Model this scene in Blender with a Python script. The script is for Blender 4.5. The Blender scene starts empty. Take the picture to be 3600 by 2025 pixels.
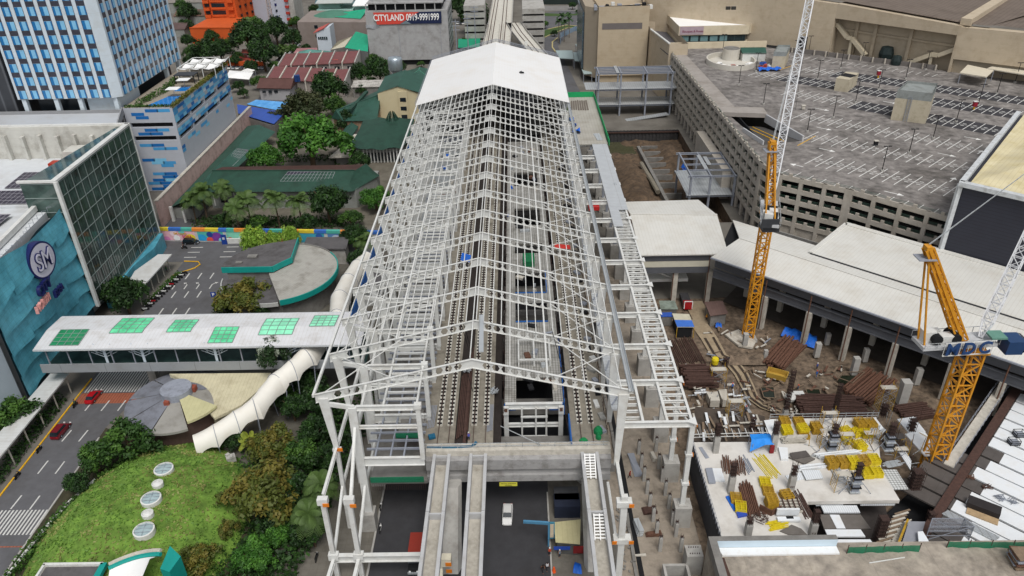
import bpy,math,random
from mathutils import Vector,Matrix
R=math.radians
rng=random.Random(7)
scene=bpy.context.scene
COL=scene.collection
CW,CH=2576.0,1449.0
CF=2666.6*CW/3600
PITCH,ROLL,YAW,CAMZ=R(30.45),R(-1.25),R(-0.58),98.0
_f=Vector((math.sin(YAW)*math.cos(PITCH),math.cos(YAW)*math.cos(PITCH),-math.sin(PITCH)))
_r=Vector((math.cos(YAW),-math.sin(YAW),0)); _u=_r.cross(_f)
CR=_r*math.cos(ROLL)+_u*math.sin(ROLL); CU=_u*math.cos(ROLL)-_r*math.sin(ROLL)
cam=bpy.data.cameras.new('camera'); camo=bpy.data.objects.new('camera',cam); COL.objects.link(camo)
cam.sensor_width=36; cam.lens=36*CF/CW; cam.clip_start=1; cam.clip_end=3000
camo.matrix_world=Matrix(((CR.x,CU.x,-_f.x,0),(CR.y,CU.y,-_f.y,0),(CR.z,CU.z,-_f.z,CAMZ),(0,0,0,1)))
scene.camera=camo
SUN_EL,SUN_AZ=R(60),R(165)
world=bpy.data.worlds.new('World'); scene.world=world; world.use_nodes=True
nt=world.node_tree; bg=nt.nodes['Background']
sky=nt.nodes.new('ShaderNodeTexSky'); sky.sky_type='NISHITA'; sky.sun_disc=False
sky.sun_elevation=SUN_EL; sky.sun_rotation=SUN_AZ; sky.dust_density=3.0; sky.air_density=1.0
hs=nt.nodes.new('ShaderNodeHueSaturation'); hs.inputs['Saturation'].default_value=0.22; hs.inputs['Value'].default_value=1.0
nt.links.new(sky.outputs[0],hs.inputs['Color']); nt.links.new(hs.outputs[0],bg.inputs[0]); bg.inputs[1].default_value=0.11
sl=bpy.data.lights.new('sun','SUN'); sl.energy=1.5; sl.angle=R(22); sl.color=(1,.965,.92)
so=bpy.data.objects.new('sun',sl); COL.objects.link(so)
sd=Vector((math.sin(SUN_AZ)*math.cos(SUN_EL),math.cos(SUN_AZ)*math.cos(SUN_EL),math.sin(SUN_EL)))
so.rotation_euler=sd.to_track_quat('Z','Y').to_euler()
scene.view_settings.view_transform='Standard'; scene.view_settings.look='None'
scene.view_settings.exposure=0.24; scene.view_settings.gamma=1.0
scene.cycles.max_bounces=6; scene.cycles.diffuse_bounces=3; scene.cycles.glossy_bounces=3; scene.cycles.transmission_bounces=4
PN=dict(A=(600,0,3.578),B=(1200,0,3.578),C=(1900,0,3.578),D=(2500,0,2.341),E=(2160,880,3.578),F=(2380,1250,3.578),g=(2880,1350,3.578),H=(2380,1620,3.578),I=(2880,1620,3.578),J=(1080,1330,2.022),K=(1700,1330,2.022),L=(1700,1620,2.022),M=(1440,900,2.022),N=(1960,300,2.022),a=(0,0,3.623),b=(0,380,3.623),c=(0,700,3.623))
for _c in range(4):
 for _q in range(3):PN['%d%d'%(_c,_q)]=(_c*900,(0,670,1325)[_q],2.07)
def ray(p,x,y):
 if p=='d':u,v=x,y
 else:
  a=PN[p]; u,v=(a[0]+x/a[2])*CW/3600,(a[1]+y/a[2])*CW/3600
 return CR*((u-CW/2)/CF)-CU*((v-1012.5*CW/3600)/CF)+_f
def Q(p,x,y,z=0.0):
 d=ray(p,x,y); t=(z-CAMZ)/d.z; return Vector((d.x*t,d.y*t,z))
def QY(p,x,y,Y):
 d=ray(p,x,y); t=Y/d.y; return Vector((d.x*t,Y,CAMZ+d.z*t))
def Q2(p,x,y,z=0.0):
 v=Q(p,x,y,z); return (v.x,v.y)
def srgb(h,k=1.0):
 c=[int(h[i:i+2],16)/255 for i in (0,2,4)]
 return tuple(k*(x/12.92 if x<=.04045 else ((x+.055)/1.055)**2.4)for x in c)
MATS={}
def M(name,col,rough=.75,var=.12,sc=.6,metal=0.,stain=0.,stsc=.12,seam=None,bump=0.,spec=.4,tint=None,trans=0.):
 """mottled painted/mineral surface; seam = list of (axis, spacing, width, darkness): joints and corrugation"""
 if name in MATS:return MATS[name]
 if isinstance(col,str):col=srgb(col)
 m=bpy.data.materials.new(name); m.use_nodes=True ; n=m.node_tree; b=n.nodes['Principled BSDF']
 N=n.nodes.new; L=n.links.new
 b.inputs['Roughness'].default_value=rough; b.inputs['Metallic'].default_value=metal
 b.inputs['Specular IOR Level'].default_value=spec
 tc=N('ShaderNodeTexCoord'); no=N('ShaderNodeTexNoise'); no.inputs['Scale'].default_value=sc; no.inputs['Detail'].default_value=6; no.inputs['Roughness'].default_value=.65
 L(tc.outputs['Object'],no.inputs['Vector'])
 rp=N('ShaderNodeValToRGB'); e=rp.color_ramp.elements
 lo=tuple(max(0,c*(1-var))for c in col); hi=tuple(min(1,c*(1+var))for c in (tint or col))
 e[0].position=.3; e[1].position=.7; e[0].color=(*lo,1); e[1].color=(*hi,1)
 L(no.outputs['Fac'],rp.inputs[0]); out=rp.outputs[0]
 def mult(out,fac,dark):
  mx=N('ShaderNodeMix'); mx.data_type='RGBA'; mx.blend_type='MULTIPLY'
  L(fac,mx.inputs[0]); L(out,mx.inputs[6]); mx.inputs[7].default_value=(*dark,1)if isinstance(dark,tuple)else (dark,dark*.97,dark*.93,1); return mx.outputs[2]
 if stain:
  n2=N('ShaderNodeTexNoise'); n2.inputs['Scale'].default_value=stsc; n2.inputs['Detail'].default_value=8; n2.inputs['Roughness'].default_value=.7
  L(tc.outputs['Object'],n2.inputs['Vector'])
  mr=N('ShaderNodeMapRange'); mr.inputs[1].default_value=.48; mr.inputs[2].default_value=.68; L(n2.outputs['Fac'],mr.inputs[0])
  out=mult(out,mr.outputs[0],1-stain)
 if seam:
  sx=N('ShaderNodeSeparateXYZ'); L(tc.outputs['Object'],sx.inputs[0])
  for ax,sp,wd,dk in seam:
   if ax=='d' or ax=='e':
    dt=N('ShaderNodeVectorMath'); dt.operation='DOT_PRODUCT'; L(tc.outputs['Object'],dt.inputs[0])
    dt.inputs[1].default_value=(.732,-.681,0)if ax=='d' else (.681,.732,0); src=dt.outputs['Value']
   elif ax=='h':
    dt=N('ShaderNodeMath'); L(sx.outputs[0],dt.inputs[0]); L(sx.outputs[1],dt.inputs[1]); src=dt.outputs[0]
   else:src=sx.outputs['xyz'.index(ax)]
   md=N('ShaderNodeMath'); md.operation='PINGPONG'; md.inputs[1].default_value=sp/2; L(src,md.inputs[0])
   lt=N('ShaderNodeMapRange'); lt.inputs[1].default_value=0; lt.inputs[2].default_value=wd; lt.inputs[3].default_value=1; lt.inputs[4].default_value=0
   L(md.outputs[0],lt.inputs[0]); out=mult(out,lt.outputs[0],dk)
 L(out,b.inputs['Base Color'])
 if bump:
  bp=N('ShaderNodeBump'); bp.inputs['Strength'].default_value=bump; bp.inputs['Distance'].default_value=.2; L(no.outputs['Fac'],bp.inputs['Height']); L(bp.outputs[0],b.inputs['Normal'])
 if trans:
  tr=N('ShaderNodeBsdfTranslucent'); L(out,tr.inputs[0]); ms=N('ShaderNodeMixShader'); ms.inputs[0].default_value=trans
  L(b.outputs[0],ms.inputs[1]); L(tr.outputs[0],ms.inputs[2]); L(ms.outputs[0],n.nodes['Material Output'].inputs[0])
 MATS[name]=m; return m
def net_mat(name,col,holes=.4):
 m=bpy.data.materials.new(name); m.use_nodes=True ; n=m.node_tree; b=n.nodes['Principled BSDF']; b.inputs['Base Color'].default_value=(*srgb(col),1); b.inputs['Roughness'].default_value=.8
 tc=n.nodes.new('ShaderNodeTexCoord'); no=n.nodes.new('ShaderNodeTexNoise'); no.inputs['Scale'].default_value=6
 n.links.new(tc.outputs['Object'],no.inputs['Vector']); mr=n.nodes.new('ShaderNodeMapRange'); mr.inputs[1].default_value=.3; mr.inputs[2].default_value=.7; mr.inputs[3].default_value=1-holes*1.4; mr.inputs[4].default_value=1
 n.links.new(no.outputs['Fac'],mr.inputs[0]); n.links.new(mr.outputs[0],b.inputs['Alpha']); MATS[name]=m; return m
class MB:
 def __init__(s):s.v=[]; s.f=[]; s.mi=[]; s.m=0
 def add(s,vs,fs):
  o=len(s.v); s.v.extend([tuple(x)for x in vs]); s.f.extend([tuple(i+o for i in f)for f in fs]); s.mi.extend([s.m]*len(fs)); return s
 def quad(s,a,b,c,d):return s.add([a,b,c,d],[(0,1,2,3)])
 def poly(s,pts):return s.add(pts,[tuple(range(len(pts)))])
 def box(s,c,d,rz=0.,base=False):
  x,y,z=c; hx,hy,hz=d[0]/2,d[1]/2,d[2]/2
  if base:z+=hz
  cs,sn=math.cos(rz),math.sin(rz)
  vs=[(x+a*hx*cs-b*hy*sn,y+a*hx*sn+b*hy*cs,z+e*hz)for a,b,e in ((-1,-1,-1),(1,-1,-1),(1,1,-1),(-1,1,-1),(-1,-1,1),(1,-1,1),(1,1,1),(-1,1,1))]
  return s.add(vs,[(0,3,2,1),(4,5,6,7),(0,1,5,4),(1,2,6,5),(2,3,7,6),(3,0,4,7)])
 def bar(s,p,q,w,h=None,up=(0,0,1),w2=None,h2=None):
  p,q=Vector(p),Vector(q); h=h or w; w2=w2 or w; h2=h2 or h; d=(q-p)
  if d.length<1e-6:return s
  d.normalize(); up=Vector(up)
  if abs(d.dot(up))>.98:up=Vector((0,1,0))
  sd=d.cross(up).normalized(); up=sd.cross(d)
  vs=[p+sd*a*w/2+up*b*h/2 for a,b in ((-1,-1),(1,-1),(1,1),(-1,1))]+[q+sd*a*w2/2+up*b*h2/2 for a,b in ((-1,-1),(1,-1),(1,1),(-1,1))]
  return s.add(vs,[(0,3,2,1),(4,5,6,7),(0,1,5,4),(1,2,6,5),(2,3,7,6),(3,0,4,7)])
 def ibeam(s,p,q,w,h,t=.06,up=(0,0,1)):
  p,q=Vector(p),Vector(q); d=(q-p).normalized(); up=Vector(up)
  if abs(d.dot(up))>.98:up=Vector((0,1,0))
  sd=d.cross(up).normalized(); up=sd.cross(d); o=up*(h/2-t/2)
  s.bar(p+o,q+o,w,t,up); s.bar(p-o,q-o,w,t,up); return s.bar(p,q,t,h-2*t-.004,up)
 def prism(s,pts,z0,z1,top=True,bot=False):
  n=len(pts)
  ar=sum(pts[i][0]*pts[(i+1)%n][1]-pts[(i+1)%n][0]*pts[i][1]for i in range(n))
  if ar<0:pts=pts[::-1]
  f0=(lambda p:z0(p)if callable(z0)else z0); f1=(lambda p:z1(p)if callable(z1)else z1)
  vs=[(p[0],p[1],f0(p))for p in pts]+[(p[0],p[1],f1(p))for p in pts]
  fs=[(i,(i+1)%n,n+(i+1)%n,n+i)for i in range(n)]
  if top:fs.append(tuple(range(n,2*n)))
  if bot:fs.append(tuple(range(n-1,-1,-1)))
  return s.add(vs,fs)
 def cyl(s,p,q,r,r2=None,n=10,caps=True):
  p,q=Vector(p),Vector(q); r2=r if r2 is None else r2; d=(q-p).normalized()
  up=Vector((0,0,1))if abs(d.z)<.95 else Vector((1,0,0)); a=d.cross(up).normalized(); b=d.cross(a)
  vs=[p+(a*math.cos(t)+b*math.sin(t))*r for t in [2*math.pi*i/n for i in range(n)]]+[q+(a*math.cos(t)+b*math.sin(t))*r2 for t in [2*math.pi*i/n for i in range(n)]]
  fs=[(i,n+i,n+(i+1)%n,(i+1)%n)for i in range(n)]
  if caps:fs+=[tuple(range(n)),tuple(range(2*n-1,n-1,-1))]
  return s.add(vs,fs)
 def tube(s,pts,r,n=6,r2=None):
  pts=[Vector(p)for p in pts]; k=len(pts); rows=[]
  for i,p in enumerate(pts):
   d=(pts[min(i+1,k-1)]-pts[max(i-1,0)]).normalized(); up=Vector((0,0,1))if abs(d.z)<.95 else Vector((1,0,0))
   a=d.cross(up).normalized(); b=d.cross(a); rr=r if r2 is None else r+(r2-r)*i/(k-1)
   rows.append([p+(a*math.cos(2*math.pi*j/n)+b*math.sin(2*math.pi*j/n))*rr for j in range(n)])
  return s.loft(rows,True)
 def loft(s,rows,closed=False,caps=True):
  n=len(rows[0]); vs=[p for r_ in rows for p in r_]; fs=[]
  for i in range(len(rows)-1):
   for j in range(n if closed else n-1):fs.append((i*n+j,i*n+(j+1)%n,(i+1)*n+(j+1)%n,(i+1)*n+j))
  if closed and caps:fs+=[tuple(range(n-1,-1,-1)),tuple(range((len(rows)-1)*n,len(rows)*n))]
  return s.add(vs,fs)
 def lathe(s,c,prof,n=24,sx=1.,sy=1.):
  rows=[[(c[0]+r*sx*math.cos(2*math.pi*j/n),c[1]+r*sy*math.sin(2*math.pi*j/n),c[2]+z)for j in range(n)]for r,z in prof]
  return s.loft(rows,True)
 def build(s,name,mat,parent=None,loc=None,smooth=False,rz=0.):
  me=bpy.data.meshes.new(name)
  if loc is not None:o=Vector(loc)
  elif parent is not None:o=Vector(parent.get('_o',(0,0,0)))
  else:o=Vector((0,0,0))
  me.from_pydata([(x-o.x,y-o.y,z-o.z)for x,y,z in s.v],[],s.f)
  mats=mat if isinstance(mat,(list,tuple))else [mat]
  for m_ in mats:me.materials.append(m_)
  if len(mats)>1:me.polygons.foreach_set('material_index',s.mi)
  if smooth:me.polygons.foreach_set('use_smooth',[True]*len(s.f))
  me.update()
  ob=bpy.data.objects.new(name,me); COL.objects.link(ob)
  if parent is not None:ob.parent=parent; ob['_o']=tuple(o)
  else:ob.location=o; ob.rotation_euler.z=rz; ob['_o']=tuple(o)
  return ob
def tag(o,label=None,cat=None,group=None,kind=None):
 if label:o['label']=label
 if cat:o['category']=cat
 if group:o['group']=group
 if kind:o['kind']=kind
 return o
def thing(name,label,cat,loc=(0,0,0),rz=0.,group=None,local=False):
 """an Empty at the thing's base; its parts are given in world metres (local=True: in the thing's own frame)"""
 o=bpy.data.objects.new(name,None); COL.objects.link(o); o.location=loc; o.rotation_euler.z=rz; o.empty_display_size=.5
 o['_o']=(0.,0.,0.)if local else tuple(loc); return tag(o,label,cat,group)
KIDS={}
def copy_tree(src,loc,rz=0.,label=None,group=None,sc=None):
 def rec(o,par):
  c=o.copy(); COL.objects.link(c)
  if par is not None:c.parent=par
  for ch in [k for k in o.children]:rec(ch,c)
  return c
 c=rec(src,None); c.location=loc; c.rotation_euler.z=rz
 if sc is not None:c.scale=(sc,sc,sc)if isinstance(sc,(int,float))else sc
 return tag(c,label,None,group)
def structure(name,mb,mat,loc=None):return tag(mb.build(name,mat,loc=loc),kind='structure')
def ordn(i):return ['first','second','third','fourth','fifth','sixth','seventh','eighth','ninth','tenth','eleventh','twelfth','thirteenth','fourteenth','fifteenth','sixteenth','seventeenth','eighteenth','nineteenth','twentieth','twenty-first','twenty-second','twenty-third','twenty-fourth','twenty-fifth','twenty-sixth','twenty-seventh','twenty-eighth','twenty-ninth','thirtieth'][i]
def text_mesh(txt,size,depth,shear=0.,xs=1.):
 cu=bpy.data.curves.new('lettering','FONT'); cu.body=txt; cu.size=size; cu.extrude=depth; cu.align_x='CENTER'; cu.align_y='CENTER'; cu.shear=shear; cu.offset=size*.012
 o=bpy.data.objects.new('lettering',cu); COL.objects.link(o); bpy.context.view_layer.update()
 me=bpy.data.meshes.new_from_object(o.evaluated_get(bpy.context.evaluated_depsgraph_get())); bpy.data.objects.remove(o)
 return [(v.co.x*xs,v.co.y,v.co.z)for v in me.vertices],[tuple(p.vertices)for p in me.polygons]
def put_text(txt,size,depth,c,right,up,mat,parent,name='lettering',shear=0.,xs=1.):
 vs,fs=text_mesh(txt,size,depth,shear,xs); r,u=Vector(right).normalized(),Vector(up).normalized(); n=r.cross(u); c=Vector(c)
 b=MB(); b.add([c+r*x+u*y+n*z for x,y,z in vs],fs); return b.build(name,mat,parent)
WHITE=M('white_steel_paint','d3d4d1',.5,.06,1.2,stain=.14,stsc=.5)
PURL=M('purlin_grey','b4b7b8',.45,.08,1.2,metal=.2)
WHITE2=M('white_roof_sheet','f2f2f0',.5,.02,.3)
CONC=M('grey_concrete','a8a6a1',.9,.14,.7,stain=.3,stsc=.25)
CONC2=M('pale_concrete','bdb8ad',.9,.12,1.2,stain=.28,stsc=.5)
CONC3=M('dark_concrete','7d7b77',.9,.18,.5,stain=.35,stsc=.2)
GALV=M('galvanised_sheet','b9bec1',.42,.08,.5,metal=.35,seam=[('x',.9,.12,.72)])
GALVY=M('galvanised_deck','c3c7ca',.45,.07,.5,metal=.3,seam=[('y',.9,.1,.75),('x',4.,.1,.8)])
STEELG=M('grey_primer_steel','8d929c',.5,.08,1.)
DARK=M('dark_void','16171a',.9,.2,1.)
RUST=M('rusty_steel','624537',.85,.35,2.5)
RUSTD=M('dark_rusty_steel','4a352e',.85,.35,2.)
REBAR=M('rebar_steel','3a2a25',.8,.3,3.)
YEL=M('yellow_frame_paint','d8c321',.5,.15,2.)
YELO=M('weathered_yellow_paint','b48f2b',.6,.3,2.)
CRANE=M('crane_yellow_paint','cf8f22',.5,.18,1.2,stain=.3,stsc=.6)
BLUET=M('blue_tarpaulin','1a62c4',.55,.15,1.5,bump=.4)
DBLUE=M('dark_blue_paint','24466e',.4,.08,1.)
GREENN=net_mat('green_safety_net','14704f',.15)
BLUEN=net_mat('blue_safety_net','1e63b0',.2)
ASPH=M('road_asphalt','5c5c5f',.9,.12,.5,stain=.2,stsc=.09)
LINE=M('road_paint','c4c4c0',.8,.12,2.)
YLINE=M('yellow_kerb_paint','d3a21c',.8,.2,1.5)
BLACK=M('black_rubber','131313',.8,.1,2.)
GLASSD=M('dark_window_glass','1c242b',.12,.3,.3,spec=.6)
ORANGE=M('orange_primer_plate','d87a1a',.6,.1,2.)
# ================================================================ ground, roads, markings
GROUND=M('city_ground','6f6b64',.95,.2,.15,stain=.35,stsc=.03)
MUD=M('site_mud','51463c',.95,.3,.8,stain=.5,stsc=.16,bump=.6,tint=srgb('7d6d5c'))
PITM=M('pit_mud','41372e',.95,.3,.8,stain=.5,stsc=.2,bump=.6,tint=srgb('665442'))
TRACKMUD=M('pale_haul_road','9c8c74',.95,.15,1.2,stain=.2,stsc=.4)
PX0,PX1,PY0,PY1=33.,63.5,203.,286.
g=MB(); B_=1600.
g.quad((-B_,-300,-.06),(PX0,-300,-.06),(PX0,B_,-.06),(-B_,B_,-.06)); g.quad((PX1,-300,-.06),(B_,-300,-.06),(B_,B_,-.06),(PX1,B_,-.06))
g.quad((PX0,-300,-.06),(PX1,-300,-.06),(PX1,PY0,-.06),(PX0,PY0,-.06)); g.quad((PX0,PY1,-.06),(PX1,PY1,-.06),(PX1,B_,-.06),(PX0,B_,-.06))
structure('ground',g,GROUND)
def sheet(name,mat,pts,z,kind='structure'):
 b=MB(); b.poly([(x,y,z)for x,y in pts]); o=b.build(name,mat); tag(o,kind=kind); return o
sheet('road',ASPH,[(-92.3,40),(-81.9,40),(-81.9,115),(-79.2,126),(-75,158),(-75,181),(-62,181),(-40,181),(-40,197),(-108,203),(-108,184),(-92.2,184)],0.)
sheet('road',M('shaded_street_asphalt','3a3a3d',.85,.15,.4,stain=.2),[(-24.2,30),(13.4,30),(13.4,330),(-24.2,330)],0.)  # asphalt darkened to hold the station deck's shade in its colour
sheet('road',ASPH,[(-110,203.2),(-98,203.2),(-98,340),(-60,420),(-86,470),(-120,372),(-112,300)],-.01)
sheet('road',ASPH,[(14,330),(30,330),(24,430),(34,470),(80,520),(80,560),(10,520),(4,430)],-.01)
sheet('path',M('plaza_paving','5d5a52',.9,.2,.8,stain=.3),[(-79,116),(-50,100),(-30,100),(-30,181),(-74.8,181),(-74.8,158)],-.02)
sheet('pavement',M('pavement_slabs','6e6a62',.9,.15,.6,stain=.3,seam=[('x',1.2,.05,.8),('y',1.2,.05,.8)]),[(-40,40),(-24.4,40),(-24.4,100),(-40,100)],-.01)
sheet('garden_soil',M('garden_soil','3d3a2a',.95,.3,.8),[(-81.8,60),(-40.2,60),(-40.2,99.8),(-50,99.8),(-81.8,115)],-.015)
sheet('yard',M('school_yard','6c675c',.95,.2,.4,stain=.3),[(-97.8,203.5),(-31,203.5),(-31,300),(-97.8,330)],-.02)
mk=MB()
def dash(x0,y0,x1,y1,w=.16,z=.015):
 d=Vector((x1-x0,y1-y0,0)).normalized(); n=Vector((-d.y,d.x,0))*w
 mk.quad((x0-n.x,y0-n.y,z),(x1-n.x,y1-n.y,z),(x1+n.x,y1+n.y,z),(x0+n.x,y0+n.y,z))
for x in (-88.1,-84.8,-81.55):
 for y in (156.5,164.6,174.2):dash(x,y,x,y+3.1)
for x0,y in ((-93.2,192.5),(-83,192.4),(-73,192.4),(-93.1,189.5),(-83,189.5),(-73,189.6),(-93,186.5),(-83,186.4),(-73,186.4)):dash(x0,y,x0+3.4,y)
def arrow(x,y,left=True,s=1.0):
 k=-1 if left else 1
 dash(x,y-1.5*s,x,y+.9*s,.14)
 mk.poly([(x-.14,y+.7*s,.016),(x+.14,y+.7*s,.016),(x+k*.75*s,y+1.5*s,.016),(x+k*.55*s,y+1.7*s,.016)])
 mk.poly([(x+k*.4*s,y+1.9*s,.017),(x+k*1.25*s,y+1.75*s,.017),(x+k*.85*s,y+1.1*s,.017)])
for i,x in enumerate((-89.6,-86.5,-83.3,-79.9)):arrow(x,170.4,i<3)
for p0,p1 in (((450,470),(520,388)),((573,470),(640,388)),((275,705),(350,610)),((402,705),(470,615)),((78,962),(158,862)),((215,965),(290,865)),((618,247),(660,195)),((736,247),(797,172)),((856,247),(915,170))):
 a_,b_=Q('02',*p0),Q('02',*p1); dash(a_.x,a_.y,b_.x,b_.y,.13)
for i in range(16):mk.quad(*[(x,y,.016)for x,y in ((-92+i*.65,88.2),(-91.7+i*.65,88.2),(-91.7+i*.65,93.7),(-92+i*.65,93.7))])
for i in range(22):mk.quad(*[(x,y,.016)for x,y in ((-91.6+i*.58,126.3),(-91.32+i*.58,126.3),(-91.32+i*.58,140),(-91.6+i*.58,140))])
tag(mk.build('road_markings',LINE),kind='structure')
b=MB(); b.quad((-91.9,122.6,.012),(-79.6,122.6,.012),(-79.4,126,.012),(-91.9,126,.012)); b.quad((-92,85.6,.012),(-82,85.6,.012),(-82,85.85,.012),(-92,85.85,.012))
structure('road_markings',b,M('red_road_paint','9a5a44',.9,.2,2.,seam=[('x',.58,.14,.6)]))
b=MB(); b.box((-92.3,96,.07),(.3,70,.2)); b.tube([(-92,176,.15),(-90,178,.15),(-87.6,180,.15),(-86.9,182,.15),(-88,183.6,.15),(-92,184,.15)],.16,6)
structure('kerb',b,YLINE)
b=MB(); b.box((-81.7,77,.07),(.3,70,.2)); b.bar((-24.3,60,.1),(-24.3,110,.1),.3,.2); b.bar((4.4,70,.1),(4.4,96,.1),.25,.22); structure('kerb',b,CONC)
b=MB(); b.quad((4.55,60,.03),(13.3,60,.03),(13.3,110,.03),(4.55,110,.03)); structure('pavement',b,M('worn_pavement','6b675f',.9,.2,.7,stain=.35))
def bumpy(name,mat,x0,x1,y0,y1,st,fn,kind='structure'):
 nx,ny=int((x1-x0)/st),int((y1-y0)/st); b=MB()
 vs=[(x0+i*st,y0+j*st,fn(x0+i*st,y0+j*st))for j in range(ny+1)for i in range(nx+1)]
 b.add(vs,[(j*(nx+1)+i,j*(nx+1)+i+1,(j+1)*(nx+1)+i+1,(j+1)*(nx+1)+i)for j in range(ny)for i in range(nx)])
 return tag(b.build(name,mat,smooth=True),kind=kind)
from mathutils import noise as NZ
def fbm(x,y,s):return NZ.fractal(Vector((x*s,y*s,1.7)),.9,2.1,5)
bumpy('site_earth',MUD,28.5,110,76,160,.7,lambda x,y:.06+.25*max(0,fbm(x,y,.16)+.25)+.12*fbm(x,y,.7))
b=MB(); pts=[(42.5,158),(43,150)]+[Q2(*a_,.5)for a_ in (('E',1060,920),('E',1190,1100),('E',1320,1330),('F',690,80),('F',810,230),('F',890,390),('F',950,520),('F',1090,625),('F',1300,705))]
L_=[]; ruts=([],[])
for i,p_ in enumerate(pts):
 d=(Vector(pts[min(i+1,10)])-Vector(pts[max(i-1,0)])).normalized(); n=Vector((-d.y,d.x)); w=2.3-.13*i;[ruts[s].append([(p_[0]+n.x*(k+(s-.5)*w),p_[1]+n.y*(k+(s-.5)*w),.6)for k in (-.28,.28)])for s in (0,1)]
 L_.append([(p_[0]+n.x*w*k,p_[1]+n.y*w*k,.52-.05*abs(k))for k in (-1,-.5,0,.5,1)])
b.loft(L_); structure('haul_road',b,TRACKMUD); b=MB();[b.loft(r_[3:])for r_ in ruts]; structure('wheel_ruts',b,M('wet_rut_mud','3d332a',.7,.25,1.))
sheet('site_floor',M('work_lane_concrete','948a7d',.92,.18,.6,stain=.4,stsc=.35),[(15.2,40),(29.6,40),(29.6,182),(15.2,182)],.01)
b=MB(); Zp=-5.
b.quad((PX0,PY0,Zp),(PX0,PY1,Zp),(PX0,PY1,-.06),(PX0,PY0,-.06)); b.quad((PX1,PY1,Zp),(PX1,PY0,Zp),(PX1,PY0,-.06),(PX1,PY1,-.06)); b.quad((PX1,PY0,Zp),(PX0,PY0,Zp),(PX0,PY0,-.06),(PX1,PY0,-.06))
structure('excavation_sides',b,PITM)
bumpy('excavation_floor',PITM,PX0,PX1,PY0,PY1,.8,lambda x,y:Zp+.4+1.9*max(0,fbm(x,y,.09)+.1)*(1 if x<45.5 or y>270 else .15)+(3.2*math.exp(-((x-40)/4.2)**2-((y-243)/17)**2))+(3.4*math.exp(-((x-58)/4.5)**2-((y-268)/12)**2))+.35*fbm(x,y,.5))
b=MB(); b.quad((PX0+.3,272,Zp+.75),(47,272,Zp+.75),(47,285.6,Zp+.75),(PX0+.3,285.6,Zp+.75)); structure('water',b,M('muddy_water','4a4a36',.15,.1,.3))
t=thing('sheet_pile_wall','dark corrugated sheet pile wall along the far edge of the muddy excavation','retaining wall',(48,286,-5))
b=MB()
for i in range(44):
 x=33.2+i*.69; b.box((x,285.6+(.25 if i%2 else 0),-2.4),(.69,.12,5.4))
b.build('sheet_piles',M('sheet_pile_steel','3c3b3c',.7,.25,1.,stain=.4),t)
b=MB(); b.bar((33,285.4,-.4),(63.5,285.4,-.4),.4,.4); b.build('waler',RUSTD,t)
t=thing('foundation_trench','row of concrete foundation walls beside the mud heap in the excavation','foundation',(50,250,-5))
b=MB(); b.bar((46.4,276,-3.7),(48.4,224,-3.7),1.1,2.4); b.build('side_wall',CONC3,t)
for i,y in enumerate((276,270,264,258.5,252,247,240,231)):
 b=MB(); b.box((50.6+i*.08,y,-3.7),(6.2,.6,2.1)); b.build('cross_wall',CONC3,t)
b=MB(); b.tube([(44.9,258,-2.6),(45.3,250,-2.5),(46,242,-2.5),(46.6,232,-2.6)],.8,8); tag(b.build('mesh_pipe',M('wire_gabion','8a8375',.9,.3,3.,seam=[('y',.8,.2,.5)])),'grey caged pipe lying along the foundation wall in the mud','pipe')
for i,(x,y,w,h)in enumerate(((58.2,246,2.2,5),(60,240,2.4,4),(59,252,1.6,3))):
 b=MB(); rows=[]
 for j in range(6):rows.append([(x-w/2+w*k/5,y-h/2+h*j/5,-2.2+1.1*math.sin(k*1.3+j)*.5+.7*(1-abs(k-2.5)/2.5))for k in range(6)])
 b.loft(rows); tag(b.build('tarpaulin',BLUET),('largest','lowest','topmost')[i]+' blue tarpaulin on the mud slope beside the parking building','tarpaulin')
# ================================================================ the elevated station under construction
ST=thing('train_station','long elevated railway station under construction, white steel roof frame, far end roofed white','station',(-7,160,0))
X0,X1,XR=-30.5,16.2,-6.9; ZE,ZR=28.,34.; PITCHY=10.3; Y0=88.9
def rz_(x):return ZE+(ZR-ZE)*(1-abs(x-XR)/(XR-X0 if x<XR else X1-XR))
def make_truss():
 b=MB()
 for xa,xb in ((X0,XR),(XR,X1)):
  n=17; dep=1.42
  for i in range(n):
   u0,u1=xa+(xb-xa)*i/n,xa+(xb-xa)*(i+1)/n
   P=lambda u,t:(u,0.,rz_(u)-.06-dep*t)
   m_=(u0+u1)/2; hw=(u1-u0)
   outer=[P(u0,1),P(u1,1),P(u1,.5),P(u1,0),P(u0,0),P(u0,.5)]
   solid=(i<2 or i>n-2)if xa==X0 else (i>n-3 or i<1)
   if solid:b.poly([outer[0],outer[1],outer[3],outer[4]]); continue
   inner=[P(m_-hw*.2,.88),P(m_+hw*.2,.88),P(m_+hw*.42,.5),P(m_+hw*.2,.12),P(m_-hw*.2,.12),P(m_-hw*.42,.5)]
   b.add(outer+inner,[(k,(k+1)%6,6+(k+1)%6,6+k)for k in range(6)])
  b.bar((xa,0,rz_(xa)-.03),(xb,0,rz_(xb)-.03),.36,.06); b.bar((xa,0,rz_(xa)-.06-dep-.03),(xb,0,rz_(xb)-.06-dep-.03),.36,.06)
  for i in range(2,n,5):u=xa+(xb-xa)*i/n; b.box((u,0,rz_(u)-.06-dep/2),(.05,.3,dep-.1))
 return b
tr=None
for k in range(20):
 y=Y0+PITCHY*k if k<19 else 289.
 if tr is None:
  tb=make_truss(); tb.v=[(x,yy+y,z)for x,yy,z in tb.v]; tr=tb.build('roof_truss',WHITE,ST)
 else:
  c=tr.copy(); COL.objects.link(c); c.parent=ST; c.location=tr.location+Vector((0,y-Y0,0))
npz=17
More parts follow.
